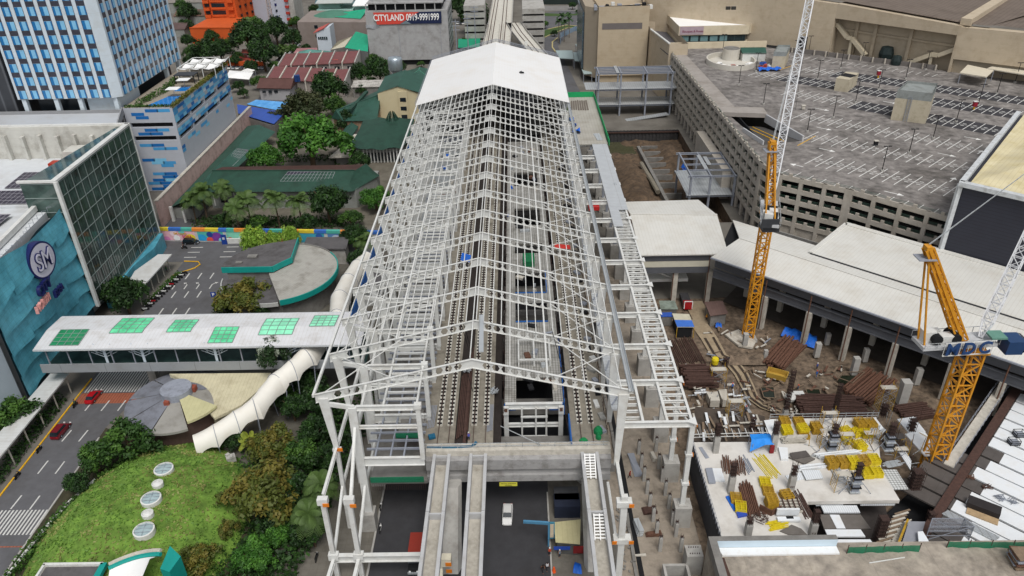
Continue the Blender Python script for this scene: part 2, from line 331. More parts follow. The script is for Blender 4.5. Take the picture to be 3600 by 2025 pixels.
for side in (0,1):
 for i in range(1,npz):
  x=(X0+(XR-X0)*i/npz)if side==0 else (XR+(X1-XR)*i/npz)
  ys=Y0+PITCHY*(1 if (i%4 or side==0)else 0)
  b=MB(); thick=.24 if i==8 else .13
  b.bar((x,ys-.3,rz_(x)+.1),(x,231.5,rz_(x)+.1),thick,.2); b.build('purlin',WHITE,ST)
b=MB(); b.bar((XR-.25,Y0,ZR+.14),(XR-.25,231.5,ZR+.14),.14,.26); b.bar((XR+.25,Y0+PITCHY,ZR+.14),(XR+.25,231.5,ZR+.14),.14,.26); b.build('ridge_beam',WHITE,ST)
b=MB(); b.bar((X0-.1,Y0-.5,ZE+.05),(X0-.1,231,ZE+.05),.35,.45); b.build('eave_beam',WHITE,ST)
b=MB(); b.bar((X1+.15,Y0-.3,ZE-.1),(X1+.15,289,ZE-.1),.7,.1); b.bar((X1+.5,Y0-.3,ZE+.1),(X1+.5,289,ZE+.1),.06,.5); b.bar((X1-.2,Y0-.3,ZE+.1),(X1-.2,289,ZE+.1),.06,.5); b.build('gutter',GALV,ST)
for k in range(14):
 ya,yb=Y0+PITCHY*k,Y0+PITCHY*(k+1)
 for xa,xb in ((X0+1.2,X0+11.8),(X1-1.2,X1-10.9)):
  b=MB()
  b.bar((xa,ya+.2,rz_(xa)-.3),(xb,yb-.2,rz_(xb)-.3),.12); b.bar((xb,ya+.2,rz_(xb)-.32),(xa,yb-.2,rz_(xa)-.5),.12)
  b.build('cross_brace',WHITE,ST)
b=MB(); ov=.5
for xa,xb in ((X0-ov,XR),(XR,X1+ov)):
 za=ZE-.1 if xa<XR-1 else ZR; zb=ZR if xb<XR+1 else ZE-.1
 for dz in (.35,):
  v=[(xa,231.2,za+dz),(xb,231.2,zb+dz),(xb,288,zb+dz),(xa,288,za+dz),(xa,231.2,za+dz-.14),(xb,231.2,zb+dz-.14),(xb,288,zb+dz-.14),(xa,288,za+dz-.14)]
  b.add(v,[(0,1,2,3),(7,6,5,4),(0,4,5,1),(1,5,6,2),(2,6,7,3),(3,7,4,0)])
b.build('roof_sheeting',M('new_white_roof','e3e3e2',.5,.02,.08,stain=.05,stsc=.1,seam=[('y',5.8,.05,.93),('x',.9,.05,.965)]),ST)
b=MB()
for xa,xb in ((X0-.4,XR),(XR,X1+.4)):
 f0=lambda x:(ZE+(ZR-ZE)*(1-abs(x-XR)/23.6))
 for dz in (.5,1.1):b.bar((xa,288.9,f0(xa)+dz),(xb,288.9,f0(xb)+dz),.1); b.bar((xa,290.4,f0(xa)+dz-.1),(xb,290.4,f0(xb)+dz-.1),.1)
 for i in range(22):x=xa+(xb-xa)*i/22; b.bar((x,288.9,f0(x)+.5),(x,290.4,f0(x)+.4),.09); b.bar((x,290.4,f0(x)+.2),(x,290.4,f0(x)+1.1),.07)
b.build('gable_walkway',STEELG,ST)
b=MB()
for i in range(28):y=232+i*2; b.bar((X0-.7,y,ZE-.6),(X0-.7,y,ZE+.9),.06)
for z in (ZE+.2,ZE+.8):b.bar((X0-.7,232,z),(X0-.7,288,z),.06)
b.build('edge_railing',STEELG,ST)
b=MB();[b.bar((2.2+rng.uniform(-.9,.9),253+rng.uniform(-1.5,1.5),32.1+.3*rng.random()),(2.2+rng.uniform(-.9,.9),253+rng.uniform(-1.5,1.5),32.2),.16)for _ in range(14)]; b.build('rope_heap',DARK,ST)
WC=WHITE
for k in range(20):
 y=Y0+PITCHY*k
 b=MB()
 b.bar((-29.3,y,27.3),(-28.6,y,17.5),1.5,.55,(0,1,0),.75,.5); b.build('raking_column',WC,ST)
 b=MB(); b.bar((15.3,y,27.2),(14.9,y,13.2),1.5,.6,(0,1,0),.75,.5); b.build('raking_column',WC,ST)
 b=MB(); b.bar((-28.6,y,17.3),(-28.8,y,0),.6,.55,(0,1,0)); b.box((-28.6,y,17.2),(1.3,.7,.5)); b.build('lower_column',WC,ST)
 b=MB(); b.bar((-25.2,y,3.8),(-25.2,y,25.5),1.25,.8,(0,1,0)); b.build('inner_column',WC,ST)
 b=MB(); b.box((-25.4,y,0),(2.4,2.2,3.8),base=True); b.build('pedestal',CONC,ST)
 b=MB(); b.bar((-15.4,y,15.),(-15.4,y,25.2),.7,.6,(0,1,0)); b.box((-15.4,y,25.6),(1.1,.9,.8)); b.build('inner_column',WC,ST)
 if k<16:
  b=MB(); b.ibeam((-24.6,y,25.3),(-15.4,y,25.3),.45,.9,.07); b.bar((-28.9,y,26.2),(-25,y,25.4),.4,.7); b.build('cross_beam',WC,ST)
 b=MB(); b.ibeam((-24.6,y,21.6),(-15.4,y,21.6),.35,.6,.06); b.build('cross_beam',WC,ST)
 b=MB(); b.ibeam((-24.6,y,14.6),(-15.2,y,14.6),.5,1.6,.08); b.build('cross_beam',WC,ST)
for k in range(-1,19):
 ya,yb=Y0+PITCHY*k+.3,Y0+PITCHY*(k+1)-.3
 for p_,q_,w_ in (((-28.6,ya,17.5),(-28.6,yb,17.5),.4),((-24.9,ya,15.6 if k<0 else 21.7),(-25.2,yb,21.7),.4),((-28.7,ya,9.6 if k>=0 else 5.2),(-28.7,yb,9.6),.35),((-25.1,ya,9.4 if k>=0 else 5.),(-25.1,yb,9.6),.35)):b=MB(); b.ibeam(p_,q_,w_,w_*1.75,.07); b.build('edge_beam',WC,ST)
yf=Y0-PITCHY
for x in (-28.7,-24.9):
 b=MB(); b.bar((x,yf,0),(x,yf,16.8),.7,.6,(0,1,0)); b.box((x,yf,16.8),(1.5,.9,1.1)); b.box((x,yf,5.2),(1.5,.9,1.2)); b.build('lower_column',WC,ST)
b=MB(); b.ibeam((-28.3,yf,4.7),(-15.6,yf,4.7),.7,1.35,.1); b.build('cross_beam',WC,ST)
b=MB(); b.ibeam((-28.7,yf-.5,4.6),(-29.4,yf-14,4.6),.5,.9,.08); b.build('edge_beam',WC,ST); b=MB(); b.ibeam((-24.9,yf-.5,4.6),(-25.2,yf-14,4.6),.5,.9,.08); b.build('edge_beam',WC,ST)
b=MB(); b.bar((14.7,yf,0),(14.7,yf,17.),.95,.7,(0,1,0)); b.box((14.7,yf,15.6),(2.2,1.2,1.0)); b.box((14.8,yf,8.),(2.6,1.3,.9)); b.build('lower_column',WC,ST)
for x,z in ((-28.1,17.5),(-28.2,16.4),(-24.3,16.2)):
 b=MB(); b.box((x,Y0-.45 if z>17 else yf-.5,z),(.9,.12,.6)); b.build('splice_plate',ORANGE,ST)
for x,z in ((15.7,15.6),(13.6,8.),(16.1,8.)):
 b=MB(); b.box((x,yf-.7,z),(.7,.12,.6)); b.build('splice_plate',ORANGE,ST)
b=MB(); b.ibeam((15.0,Y0-.3,13.6),(14.6,yf,15.6),.5,.8,.08); b.build('edge_beam',WC,ST); b=MB(); b.ibeam((13.7,Y0-.3,9.5),(13.9,yf,8.),.4,.7,.08); b.build('edge_beam',WC,ST)
b=MB(); b.bar((-12.6,yf,4.2),(-12.6,yf-4,0),.8,.8); b.box((-11.9,yf-1,5.1),(2.2,1.2,1.6)); b.build('bracket_column',M('cream_steel','d9d2bd',.6,.1,1.),ST)
for x,z in ((-11.2,4.9),(-11.2,3.4)):
 b=MB(); b.box((x,yf-1.65,z),(.9,.1,.7)); b.build('splice_plate',ORANGE,ST)
DECKC=M('deck_concrete','8a8478',.92,.2,.5,stain=.45,stsc=.3)
b=MB()
b.prism([(-16,92.2),(-10.9,92.2),(-10.9,330),(-16,330)],12.6,14.,bot=True); b.prism([(-8.7,92.2),(-4.6,92.2),(-4.6,330),(-8.7,330)],12.6,14.,bot=True)
b.prism([(8.3,92.2),(14.3,92.2),(14.3,330),(8.3,330)],12.6,14.,bot=True)
b.build('track_deck',DECKC,ST)
b=MB(); b.prism([(-10.9,92.2),(-8.7,92.2),(-8.7,330),(-10.9,330)],12.6,13.2,bot=True); b.prism([(-4.6,92.2),(-3.3,92.2),(-3.3,330),(-4.6,330)],12.6,13.,bot=True); b.build('drain_trough',M('trough_dark','2e2825',.9,.3,.8),ST)
b=MB(); b.prism([(-3.3,103),(8.3,103),(8.3,330),(-3.3,330)],5.4,6.,bot=True); b.build('lower_floor',DARK,ST)  # floor coloured near black so the openings above look deep in shade
PL=M('decking_with_rebar_mesh','a5a49f',.85,.2,.8,stain=.4,stsc=.3,seam=[('x',.5,.1,.45),('y',.5,.1,.45)])
b=MB(); ops=[(126.6,134.8),(137.8,147.6),(156,161),(171,181),(196,206)]; yy=108.5; b.prism([(-2.7,101.5),(-.75,101.5),(-.75,108.5),(-2.7,108.5)],15.0,15.6,bot=True); b.prism([(5.6,101.5),(7.3,101.5),(7.3,108.5),(5.6,108.5)],15.0,15.6,bot=True)
for ya,yb in ops+[(232,232)]:
 b.prism([(-2.7,yy),(7.3,yy),(7.3,ya),(-2.7,ya)],15.0,15.6,bot=True)
 if yb>ya:b.prism([(-2.7,ya),(-.75,ya),(-.75,yb),(-2.7,yb)],15.0,15.6,bot=True); b.prism([(5.8,ya),(7.3,ya),(7.3,yb),(5.8,yb)],15.0,15.6,bot=True)
 yy=yb
b.build('platform_slab',PL,ST)
for i,(ya,yb)in enumerate(ops[:2]):
 b=MB(); b.box((2.5,ya+.35,14.9),(6.4,.3,1.5)); b.build('opening_net',BLUEN,ST)
b=MB(); b.box((5.95,142.7,14.8),(.15,9.6,2.)); b.box((7.45,111,14.6),(.15,20,2.6)); b.box((8.1,96,13.6),(.2,7,2.4)); b.box((-1.8,101.3,14.9),(2.,.15,1.4)); b.box((6.1,101.3,14.9),(2.4,.15,1.6)); b.build('opening_net',BLUEN,ST)
b=MB()
for y in (101.2,):b.ibeam((-2.6,y,15.2),(7.1,y,15.2),.6,1.1,.1)
for x in (-2.5,6.9):
 b.bar((x,101.2,0),(x,101.2,15),.8,.7,(0,1,0)); b.box((x,100.7,14.6),(.9,.5,1.6))
for z in (11.,):b.ibeam((-2.3,101.2,z),(6.7,101.2,z),.5,.7,.1)
for x in (.2,2.6,4.4):b.bar((x,101,6),(x,101,15),.28,.3,(0,1,0))
for z in (8.6,13.):b.bar((0,100.9,z),(4.6,100.9,z),.3,.3)
b.build('platform_frame',WC,ST)
for x in (-2.5,6.9):
 b=MB(); b.box((x,100.4,14.9),(.5,.06,.7)); b.build('splice_plate',RUST,ST)
b=MB()
for p_,q_ in (((-.2,112,17),(5.5,112,17)),((-.2,118.5,17),(5.5,118.5,17)),((-.2,112,17),(-.2,118.5,17)),((5.5,112,17),(5.5,118.5,17)),((2.6,112,17),(2.6,118.5,17))):b.bar(p_,q_,.3,.3)
for x in (-.2,2.6,5.5):
 for y in (112,118.5):b.bar((x,y,15.6),(x,y,17),.25)
b.build('canopy_frame',WHITE,ST)
for k in range(0,15):
 ya,yb=Y0+PITCHY*k+.4,Y0+PITCHY*(k+1)-.4
 if k<8:
  b=MB()
  for x in (-20.6,-15.6):b.bar((x,ya,25.4),(x,yb,25.4),.3,.5)
  for j in range(1,6):yj=ya+(yb-ya)*j/6; b.bar((-20.4,yj,25.35),(-15.8,yj,25.35),.22,.36)
  b.build('floor_frame',WC,ST)
 b=MB()
 for x in (-23.,-20.6,-18.5):b.bar((x,ya,15.),(x,yb,15.),.25,.4)
 for j in range(1,5):yj=ya+(yb-ya)*j/5; b.bar((-24.6,yj,15.05),(-15.6,yj,15.05),.24,.36)
 b.build('floor_frame',STEELG,ST)
b=MB(); b.prism([(-24.6,Y0+PITCHY*8),(-16.2,Y0+PITCHY*8),(-16.2,231),(-24.6,231)],15.3,15.5,bot=True); b.build('platform_decking',M('dusty_galvanised_deck','9ea2a3',.5,.15,.4,metal=.2,stain=.35,stsc=.25,seam=[('x',.9,.12,.7)]),ST)
b=MB(); b.prism([(-24.4,89.6),(-15.2,89.6),(-15.2,330),(-24.4,330)],9.,9.6,bot=True); b.prism([(-20.2,95),(-15.9,95),(-15.9,150),(-20.2,150)],14.2,14.45,bot=True); b.build('concourse_slab',CONC3,ST)
b=MB(); b.box((-18.2,94.2,15.1),(4.4,.12,1.)); b.box((-20.,89.3,10.2),(8.6,.12,1.1)); b.box((2.4,100.4,5),(11,.12,1.6)); b.build('safety_net',GREENN,ST)
b=MB()
for i in range(26):x=-24+i*.34; b.bar((x,89.2,9.4),(x,88.95,8.3),.05); b.bar((-20.2+i*.17,93.9,14.3),(-20.2+i*.17,93.6,13.4),.05)
b.build('rebar_fringe',REBAR,ST)
for x,z in ((-16.2,14),(-2.85,15.6),(7.45,15.6),(14.2,14)):
 b=MB(); y=95.
 while y<235:b.bar((x+rng.uniform(-.1,.1),y,z),(x+rng.uniform(-.25,.25),y+rng.uniform(-.2,.2),z+rng.uniform(.7,1.9)),.07); y+=rng.uniform(.5,1.3)
 tag(b.build('starter_bars',REBAR,ST),kind='stuff')
for i in range(90):
 x,z=((rng.uniform(-24,-16.8),15.6)if i%3==0 else (rng.uniform(-24,-16),9.7)if i%3==1 else (rng.uniform(-2.4,7),15.7)); y=rng.uniform(98,232)if z<10 else rng.uniform(172,230)if x<-10 else rng.uniform(104,230)
 b=MB(); b.box((x,y,z+.15),(rng.uniform(.3,2.4),rng.uniform(.2,1.2),rng.uniform(.15,.8)),rng.random()*3); b.build('floor_material',(STEELG,CONC2,DARK,RUST,GALV,BLUET)[rng.randrange(6)if i%4==0 else rng.randrange(5)],ST)
CAPC=M('stained_cap_concrete','9b9a99',.9,.12,.7,stain=.4,stsc=.5)
b=MB(); b.prism([(-15.3,90.2),(14.3,90.2),(14.3,93.4),(-15.3,93.4)],11.2,13.2,bot=True); b.prism([(-15.3,90.7),(14.3,90.7),(14.3,93.4),(-15.3,93.4)],9.9,11.2,bot=True); b.prism([(-15.3,90.2),(14.3,90.2),(14.3,93.4),(-15.3,93.4)],8.6,9.9,bot=True); b.build('cap_beam',CAPC,ST)
b=MB(); b.prism([(-15.3,91.3),(14.3,91.3),(14.3,93.),(-15.3,93.)],13.2,14.25); b.build('cap_kerb',CONC2,ST)
for k in range(1,19):
 y=Y0+PITCHY*k
 b=MB(); b.box((-.5,y,8.2),(29,2.2,2.)); b.build('cap_beam',CONC3,ST)
 for x in (-12,11):
  b=MB(); b.cyl((x,y,0),(x,y,12.5),1.3,n=14); b.build('pier',CONC,ST)
for x0,x1 in ((-13.,-9.7),(9.6,13.)):
 b=MB(); pr=[(-1,0),(-.7,-.9),(.7,-.9),(1,0),(.7,.9),(-.7,.9)]
 rows=[]
 for t_ in range(7):
  f_=t_/6; xm,hw=(x0+x1)/2,(x1-x0)/2*(1+.05*(1-f_)); ym=80.5+9.2*f_**1.2; rows.append([(xm+a*hw,ym+c*1.5,f_*9.2)for a,c in pr])
 b.loft(rows,True); b.build('pier',CONC,ST)
PLC=M('plinth_concrete','c8c5bb',.9,.1,1.,stain=.2,stsc=.8)
for x in (-13.6,-11.8,-7.8,-5.8,9.8,11.7):
 b=MB()
 for i in range(22):y=97.6+i*10; b.box((x,y+4.75,14.15),(.95,9.4,.3))
 b.build('track_plinth',PLC,ST)
 b=MB(); i=0; y=98.
 while y<300:
  b.box((x,y,14.36),(.8,.36,.1)); y+=1.05
 b.bar((x,97.6,14.325),(x,330,14.325),.26,.05)
 tag(b.build('rail_clips',BLACK,ST),kind='stuff')
 b=MB(); b.bar((x,93,14.42),(x,420 if x<0 else 300,14.42),.09,.17); b.build('rail',RUSTD,ST)
b=MB()
for i in range(7):b.bar((-10.6+i*.28,95+i*.3,13.55),(-10.6+i*.28,112+i*1.5,13.55),.2,.16)
b.bar((-9.3,93.5,13.6),(-9.3,118,13.6),.5,.3); b.build('loose_rails',RUSTD,ST)
for q_ in ((-15.6,97,.25),(-5.6,96,.2)):
 for i in range(5):b=MB(); b.bar((q_[0]+i*q_[2],q_[1]+.1*i,14.1),(q_[0]+.1+i*q_[2],103,14.1),.12,.12); b.build('loose_pipe',STEELG,ST)
b=MB()
for z in (14.6,15.2):b.bar((-15.6,92.,z),(13.9,92.,z),.07)
for i in range(12):x=-15.4+i*2.6; b.bar((x,92.,13.2),(x,92.,15.3),.07)
b.bar((-3.3,94.8,16.3),(3.3,92.2,14.4),.1); b.build('guard_rail',GALV,ST)
b=MB(); b.tube([(-15.2,92.3,14.2),(-11,92.2,14.25),(-8,92.35,14.2),(-7.2,93,14.6)],.25,6); b.box((-14.6,94.7,14.4),(1.1,.8,.5),.3); b.build('debris_net',M('teal_debris_net','165a78',.8,.3,3.),ST)
for c_,s_ in (((12.7,95.6,14.6),(1.3,1.5,1.)),((10.1,93.4,14.5),(1.2,.6,.7)),((12.6,94.2,14.4),(.8,1.,.8))):b=MB(); b.lathe((c_[0],c_[1],14.05),[(s_[0]*.62,0),(s_[0]*.55,s_[2]*.5),(s_[0]*.3,s_[2]),(.02,s_[2]*1.1)],9,1,s_[1]/s_[0]); b.build('net_heap',M('green_net_heap','0f7a45',.85,.3,3.),ST)
for (x,y,n_)in ((-9.7,113,9),(-4.6,106.5,5)):
 b=MB()
 for i in range(n_*4):b.bar((x+rng.uniform(-.8,.8),y+rng.uniform(-.9,.9),14.2+rng.random()*.5),(x+rng.uniform(-.8,.8),y+rng.uniform(-.9,.9),14.3+rng.random()*.5),.12)
 b.build('clip_heap',GALV,ST)
b=MB(); b.prism([(14.45,94),(16.6,94),(16.6,290),(14.45,290)],19.8,20.1,bot=True); b.build('flank_walkway',GALVY,ST)
for i in range(40):y=95+i*4.6; b=MB(); b.bar((14.6,y,20.2),(15.4+rng.random(),y+2.5,20.4),.2); b.build('loose_bar',STEELG,ST)
for k in range(17):
 y=Y0+PITCHY*k
 b=MB(); b.ibeam((15.6,y,21.3),(26.1,y,21.3),.5,1.05,.08); b.poly([(24.9,y-.1,21.86),(26.6,y-1.,21.86),(26.6,y+1.,21.86)]); b.build('outrigger_beam',WC,ST)
 b=MB(); b.bar((26.1,y,4.5),(26.1,y,21.),.75,.7,(0,1,0)); b.box((26.1,y,15.2),(1.1,.9,.4)); b.box((26.1,y,9.1),(1.2,1.,.5)); b.build('outrigger_column',WC if k<8 else STEELG,ST)
 b=MB(); b.box((26.2,y,0),(2.7,2.4,4.4),base=True); b.box((26.2,y,4.4),(1.6,1.5,.12),base=True); b.build('pedestal',CONC,ST)
 if k<2:
  for z in (15.2,9.1,21.2):
   b=MB(); b.box((26.72,y-.2,z),(.1,.5,.5)); b.build('splice_plate',ORANGE,ST)
 if k<16:
  ya,yb=y+.35,y+PITCHY-.35; b=MB()
  xs=(22.3,26.)if k else (18.6,22.3,26.)
  for x in xs:b.ibeam((x,ya,21.4),(x,yb,21.4),.4,.6,.08)
  if k<9:
   for j in range(1,6):yj=ya+(yb-ya)*j/6; b.ibeam((22.5,yj,21.45),(25.8,yj,21.45),.3,.45,.06)
   if k==0:
    for j in range(1,6):yj=ya+(yb-ya)*j/6; b.ibeam((15.8,yj,20.9),(18.4,yj,20.9),.3,.45,.06)
  b.bar((26.,ya,20.8),(22.4,yb,20.8),.22,.3); b.build('outrigger_frame',WC,ST)
b=MB(); b.prism([(22.,156.5),(24.2,156.5),(24.2,165.5),(26.4,165.5),(26.4,211),(22.,211)],21.78,21.95,bot=True); b.build('outrigger_decking',GALVY,ST)
b=MB(); b.prism([(17.2,211.2),(26.5,211.2),(26.9,258),(17.2,258)],21.6,21.95,bot=True); b.build('roof_slab',M('decking_dusty','aaa79e',.8,.15,.5,stain=.3,stsc=.25,seam=[('y',1.5,.1,.75),('x',.9,.1,.8)]),ST)
b=MB(); b.box((26.9,234,22.6),(.15,48,1.6)); b.box((22,258.2,22.8),(9.6,.15,1.8)); b.build('safety_net',net_mat('bright_green_net','12a05e',.15),ST)
b=MB()
for i in range(8):b.bar((18.4+i*.75,243+rng.random(),22.1),(19.+i*.7,253+rng.random(),22.1),.45,.2)
b.build('timber_pile',M('grey_timber','6e655c',.9,.2,2.),ST)
b=MB(); b.box((24.4,217,22.03),(1.8,6,.1),.12); b.box((25.2,181,22.06),(.5,1.4,.14)); b.build('loose_sheet',GALV,ST)
for i,(x,y,w,l)in enumerate(((17.6,232,1.4,3.4),(17.9,227,1.5,1.5),(18.2,221.5,2.4,4.2))):
 b=MB(); b.loft([[(x-w/2+w*k/3,y-l/2+l*j/3,22.2+.7*math.sin(k+1.2*j)+.5)for k in range(4)]for j in range(4)]); b.build('tarpaulin',BLUET,ST)
b=MB(); b.box((18.8,171.2,20.2),(2.6,2.6,.9)); b.build('site_box',M('red_steel_box','b02424',.5,.15,1.),ST)
b=MB(); b.quad((8.6,157.5,16.1),(12.2,156.6,16.1),(12.2,158.4,16.3),(8.6,159.3,16.3)); b.build('tarpaulin',M('red_tarpaulin','c8362c',.6,.15,1.),ST)
b=MB(); b.box((2.4,151.5,16.2),(2.6,4.2,1.4)); b.build('net_heap',M('green_net_stack','0f6a40',.85,.2,2.),ST)
b=MB(); b.quad((-13,150.5,17),(-10.9,150.2,16.6),(-10.7,153,16.9),(-12.8,153.4,17.4)); b.build('tarpaulin',BLUET,ST)
b=MB(); b.bar((X0-1.4,118,20),(X0-1.4,231,20),.1,2.4); b.build('blue_net',BLUEN,ST)
for i in range(40):
 y=96+i*3.3; x=13.4+.35*math.sin(i*2.3); b=MB(); b.box((x,y,14.25),(.7+.4*rng.random(),1.+rng.random(),.35+.3*rng.random()),rng.random()); b.build('deck_material',(STEELG,M('site_clutter','8e8d88',.8,.4,.8),WHITE,DARK)[i%4],ST)
for sx in (X0+.6,X1-.8):b=MB(); b.box((sx,260,20.6),(.2,57,13)); b.build('added_side_screen',STEELG,ST)  # unseen side walls, added to keep daylight out of the roofed end
b=MB(); b.box((XR,288.2,20),(45,.3,12)); b.build('added_end_screen',STEELG,ST)  # unseen end wall, added to darken the space under the finished roof
b=MB(); b.bar((-5.6,90.4,34.15),(-5.9,100.2,34.3),.7,.12); b.build('loose_gutter',GALV,ST)
b=MB()
for x,y in ((-9.5,101.5),(-9,101),(5,98),(-8.2,90)):b.tube([(x,y,33),(x+1.2,y-1,28)],.05,4)
b.build('sling',BLACK,ST)
GIRD=M('girder_concrete','b4b5b6',.85,.08,1.2,stain=.2,stsc=.6); GBED=M('girder_bed','b3aea3',.9,.12,.8,stain=.35,stsc=.5)
GN=['left concrete channel girder, far length resting on the cap beam','left concrete channel girder, near length toward the viewer','middle concrete channel girder, far length resting on the cap beam','middle concrete channel girder, near length toward the viewer','right concrete channel girder holding white ladders, far length','right concrete channel girder holding white ladders, near length']
for gi,(xc,sl_)in enumerate(((-12.75,0),(-6.9,0),(10.9,0))):
 for seg,(ya,yb)in enumerate(((79.3,91.3),(50,79.2))):
  t=thing('channel_girder',GN[gi*2+seg],'girder',(xc,ya,11.8))
  for s in (-1,1):
   b=MB(); b.prism([(xc+s*1.3,ya),(xc+s*.92,ya),(xc+s*.92,yb),(xc+s*1.3,yb)],11.8,13.7,bot=True); b.prism([(xc+s*1.42,ya),(xc+s*1.305,ya),(xc+s*1.305,yb),(xc+s*1.42,yb)],13.35,13.7,bot=True); b.build('side_wall',GIRD,t)
  b=MB(); b.prism([(xc-.915,ya),(xc+.915,ya),(xc+.915,yb),(xc-.915,yb)],11.8,12.3,bot=True); b.build('girder_bed',GBED,t)
  b=MB(); b.box((xc,yb-.2,12.9),(1.82,.25,1.2)); b.build('end_plate',GIRD,t)
  if seg==0:
   b=MB(); b.box((xc,ya+.1,12.65),(1.82,.14,.7)); b.build('end_plate',GIRD,t)
for i,(p0,p1,n_)in enumerate((((10.8,90.2,14.1),(10.7,86.3,12.6),9),((11.2,78.6,13.2),(11.,74.4,12.5),8))):
 t=thing('ladder',('white ladder frame at the cap beam end of the right girder','white ladder frame at the joint of the right girder')[i],'ladder',p1)
 p0,p1=Vector(p0),Vector(p1)
 for s in (-.8,0,.8):
  b=MB(); b.bar(p0+Vector((s,0,.15)),p1+Vector((s,0,.15)),.16,.2); b.build('rail',WHITE2,t)
 for j in range(n_):q_=p0.lerp(p1,(j+.3)/n_); b=MB(); b.bar(q_+Vector((-.8,0,.12)),q_+Vector((.8,0,.12)),.22,.08); b.build('rung',WHITE2,t)
b=MB(); b.box((1.5,93.5,8.1),(28,.3,1.6)); b.build('yellow_board_wall',CONC3,ST)
t=thing('notice_board','yellow notice board with dark lettering hung below the cap beam','sign',(-2.2,90.,7.5))
b=MB(); b.box((-2.2,90.05,8.1),(2.9,.08,.75)); b.build('panel',M('notice_yellow','d8d24c',.6,.08,1.),t)
put_text('VERTICAL CLEARANCE',.24,.01,(-2.2,89.99,8.28),(1,0,0),(0,0,1),BLACK,t); put_text('4.8 Meters',.26,.01,(-2.2,89.99,7.93),(1,0,0),(0,0,1),BLACK,t)
# ================================================================ west side: mall, hotel, skybridge, pavilions
def QX(p,x,y,X):
 d=ray(p,x,y); t=X/d.x; return Vector((X,d.y*t,CAMZ+d.z*t))
MW=M('mall_white_wall','c9cdd0',.75,.06,.4,stain=.14,stsc=.12)
MALL=thing('shopping_mall','mall with teal wave facade and slanted green glass corner beside the avenue','mall',(-110,150,0))
TEAL=M('teal_facade_panels','4795ab',.5,.18,.25,seam=[('z',1.15,.05,.62),('y',2.3,.05,.62)],stain=.15,stsc=.4,tint=srgb('5eabbf'))
b=MB(); b.prism([(-100.9,119.5),(-150,119.5),(-150,153.6),(-104.5,153.6)],0,29.2); b.prism([(-104.6,153.7),(-150,153.7),(-150,192.6),(-104.6,192.6)],0,27.4); b.build('wall',MW,MALL)
b=MB(); b.prism([(-99.2,100),(-150,100),(-150,119.3),(-99.2,119.3)],0,24.); b.build('side_wall',M('pale_blue_white_wall','b9c6cf',.7,.04,.4),MALL)
fx=lambda y:-97.9-4.4*((y-119.4)/35)-.5*math.sin((y-119)*.3)
b=MB(); n=14
b.loft([[(fx(119.4+35*j/n)-.25,119.4+35*j/n,z)for j in range(n+1)]for z in (0,12,29)]); b.build('facade_backing',M('facade_shadow_gap','1d3b46',.7,.1,1.),MALL)
for row,(za,zb)in enumerate(((3.6,9.2),(8.6,14.4),(13.6,19.6),(18.8,24.8),(24.,29.9))):
 cuts=[119.4,128+3*(row%2),138.5-2.5*(row%2),146.5+2*(row%3==1),154.4]
 for a_,c_ in zip(cuts[:-1],cuts[1:]):
  b=MB(); rows=[]
  for i in range(7):
   v=i/6; r_=[]
   for j in range(9):
    w=j/8; y=a_+(c_-a_)*w+.15
    z=za+(zb-za)*v+.9*math.sin(w*2.6+row)*(1-v)+.35*(w-.5)*(1-v)*3+(1.3*math.sin((y-119)*.16+.4)if row==4 and v>.5 else 0)*(v-.5)*2
    r_.append((fx(y)+.05+.75*(1-v)**1.6*(.35+.65*w),y,z))
   rows.append(r_)
  b.loft(rows); b.build('facade_panel',TEAL,MALL,smooth=True)
GZ0,GZ1=4.6,36.
GP=M('green_curtain_glass','1b2b27',.07,.35,.16,spec=.8,tint=srgb('50645e'))
b=MB(); b.prism([(-100.7,154.4),(-101.6,193.3),(-104.5,193.3),(-108.6,154.4)],GZ0,GZ1-.3,bot=True); b.build('curtain_wall',GP,MALL)
b=MB()
for z in [GZ0]+[GZ0+3.45*i for i in range(1,9)]+[GZ1-.5]:
 b.bar((-100.6,154.3,z),(-101.5,193.3,z),.14,.12); b.bar((-100.6,154.3,z),(-108.6,154.3,z),.16,.14)
for i in range(13):y=154.4+38.9*i/12; x=-100.6-.9*i/12; b.bar((x,y,GZ0),(x,y,GZ1-.4),.13,.12)
b.build('mullion_grid',M('mullion_grey','85928f',.5,.06,1.),MALL)
b=MB()
for i in range(36):y=154.4+38.9*(i+.5)/36; x=-100.64-.9*i/36; b.bar((x,y,GZ0),(x,y,GZ1-.4),.06,.05)
b.build('glazing_bars',M('dark_glazing_bar','2a3331',.5,.06,1.),MALL)
b=MB(); b.bar((-100.5,154.2,GZ0-.3),(-100.5,154.2,GZ1),.75,.75); b.build('corner_mullion',WHITE,MALL); b=MB(); b.bar((-101.5,193.5,GZ0),(-101.5,193.5,GZ1),.4,.4); b.build('corner_mullion',WHITE,MALL)
b=MB(); b.bar((-101.,154,GZ1+.1),(-102.,193.8,GZ1+.1),1.3,.5); b.bar((-101,154.4,GZ1+.1),(-109,154.4,GZ1+.1),.8,.45); b.bar((-101.6,193.5,GZ1+.1),(-150,193.5,GZ1+.1),1.,.5); b.build('parapet',WHITE,MALL)
NW=M('stained_white_wall','c2c1ba',.9,.08,.4,stain=.35,stsc=.22,seam=[('z',2.2,.04,.85)])
b=MB(); b.prism([(-102.3,192.7),(-150,192.7),(-150,193.6),(-102.3,193.6)],0,36); b.build('north_wall',NW,MALL)
for i in range(8):
 b=MB(); x=-106.5-4.6*i; b.prism([(x,192.6),(x-.8,192.6),(x-.8,191.4),(x,191.4)],27.4,34.-.3*(i%2)); b.build('buttress',NW,MALL)
b=MB(); b.prism([(-106,186),(-117,186),(-117,191.3),(-106,191.3)],27.42,31.4); b.build('roof_hut',NW,MALL)
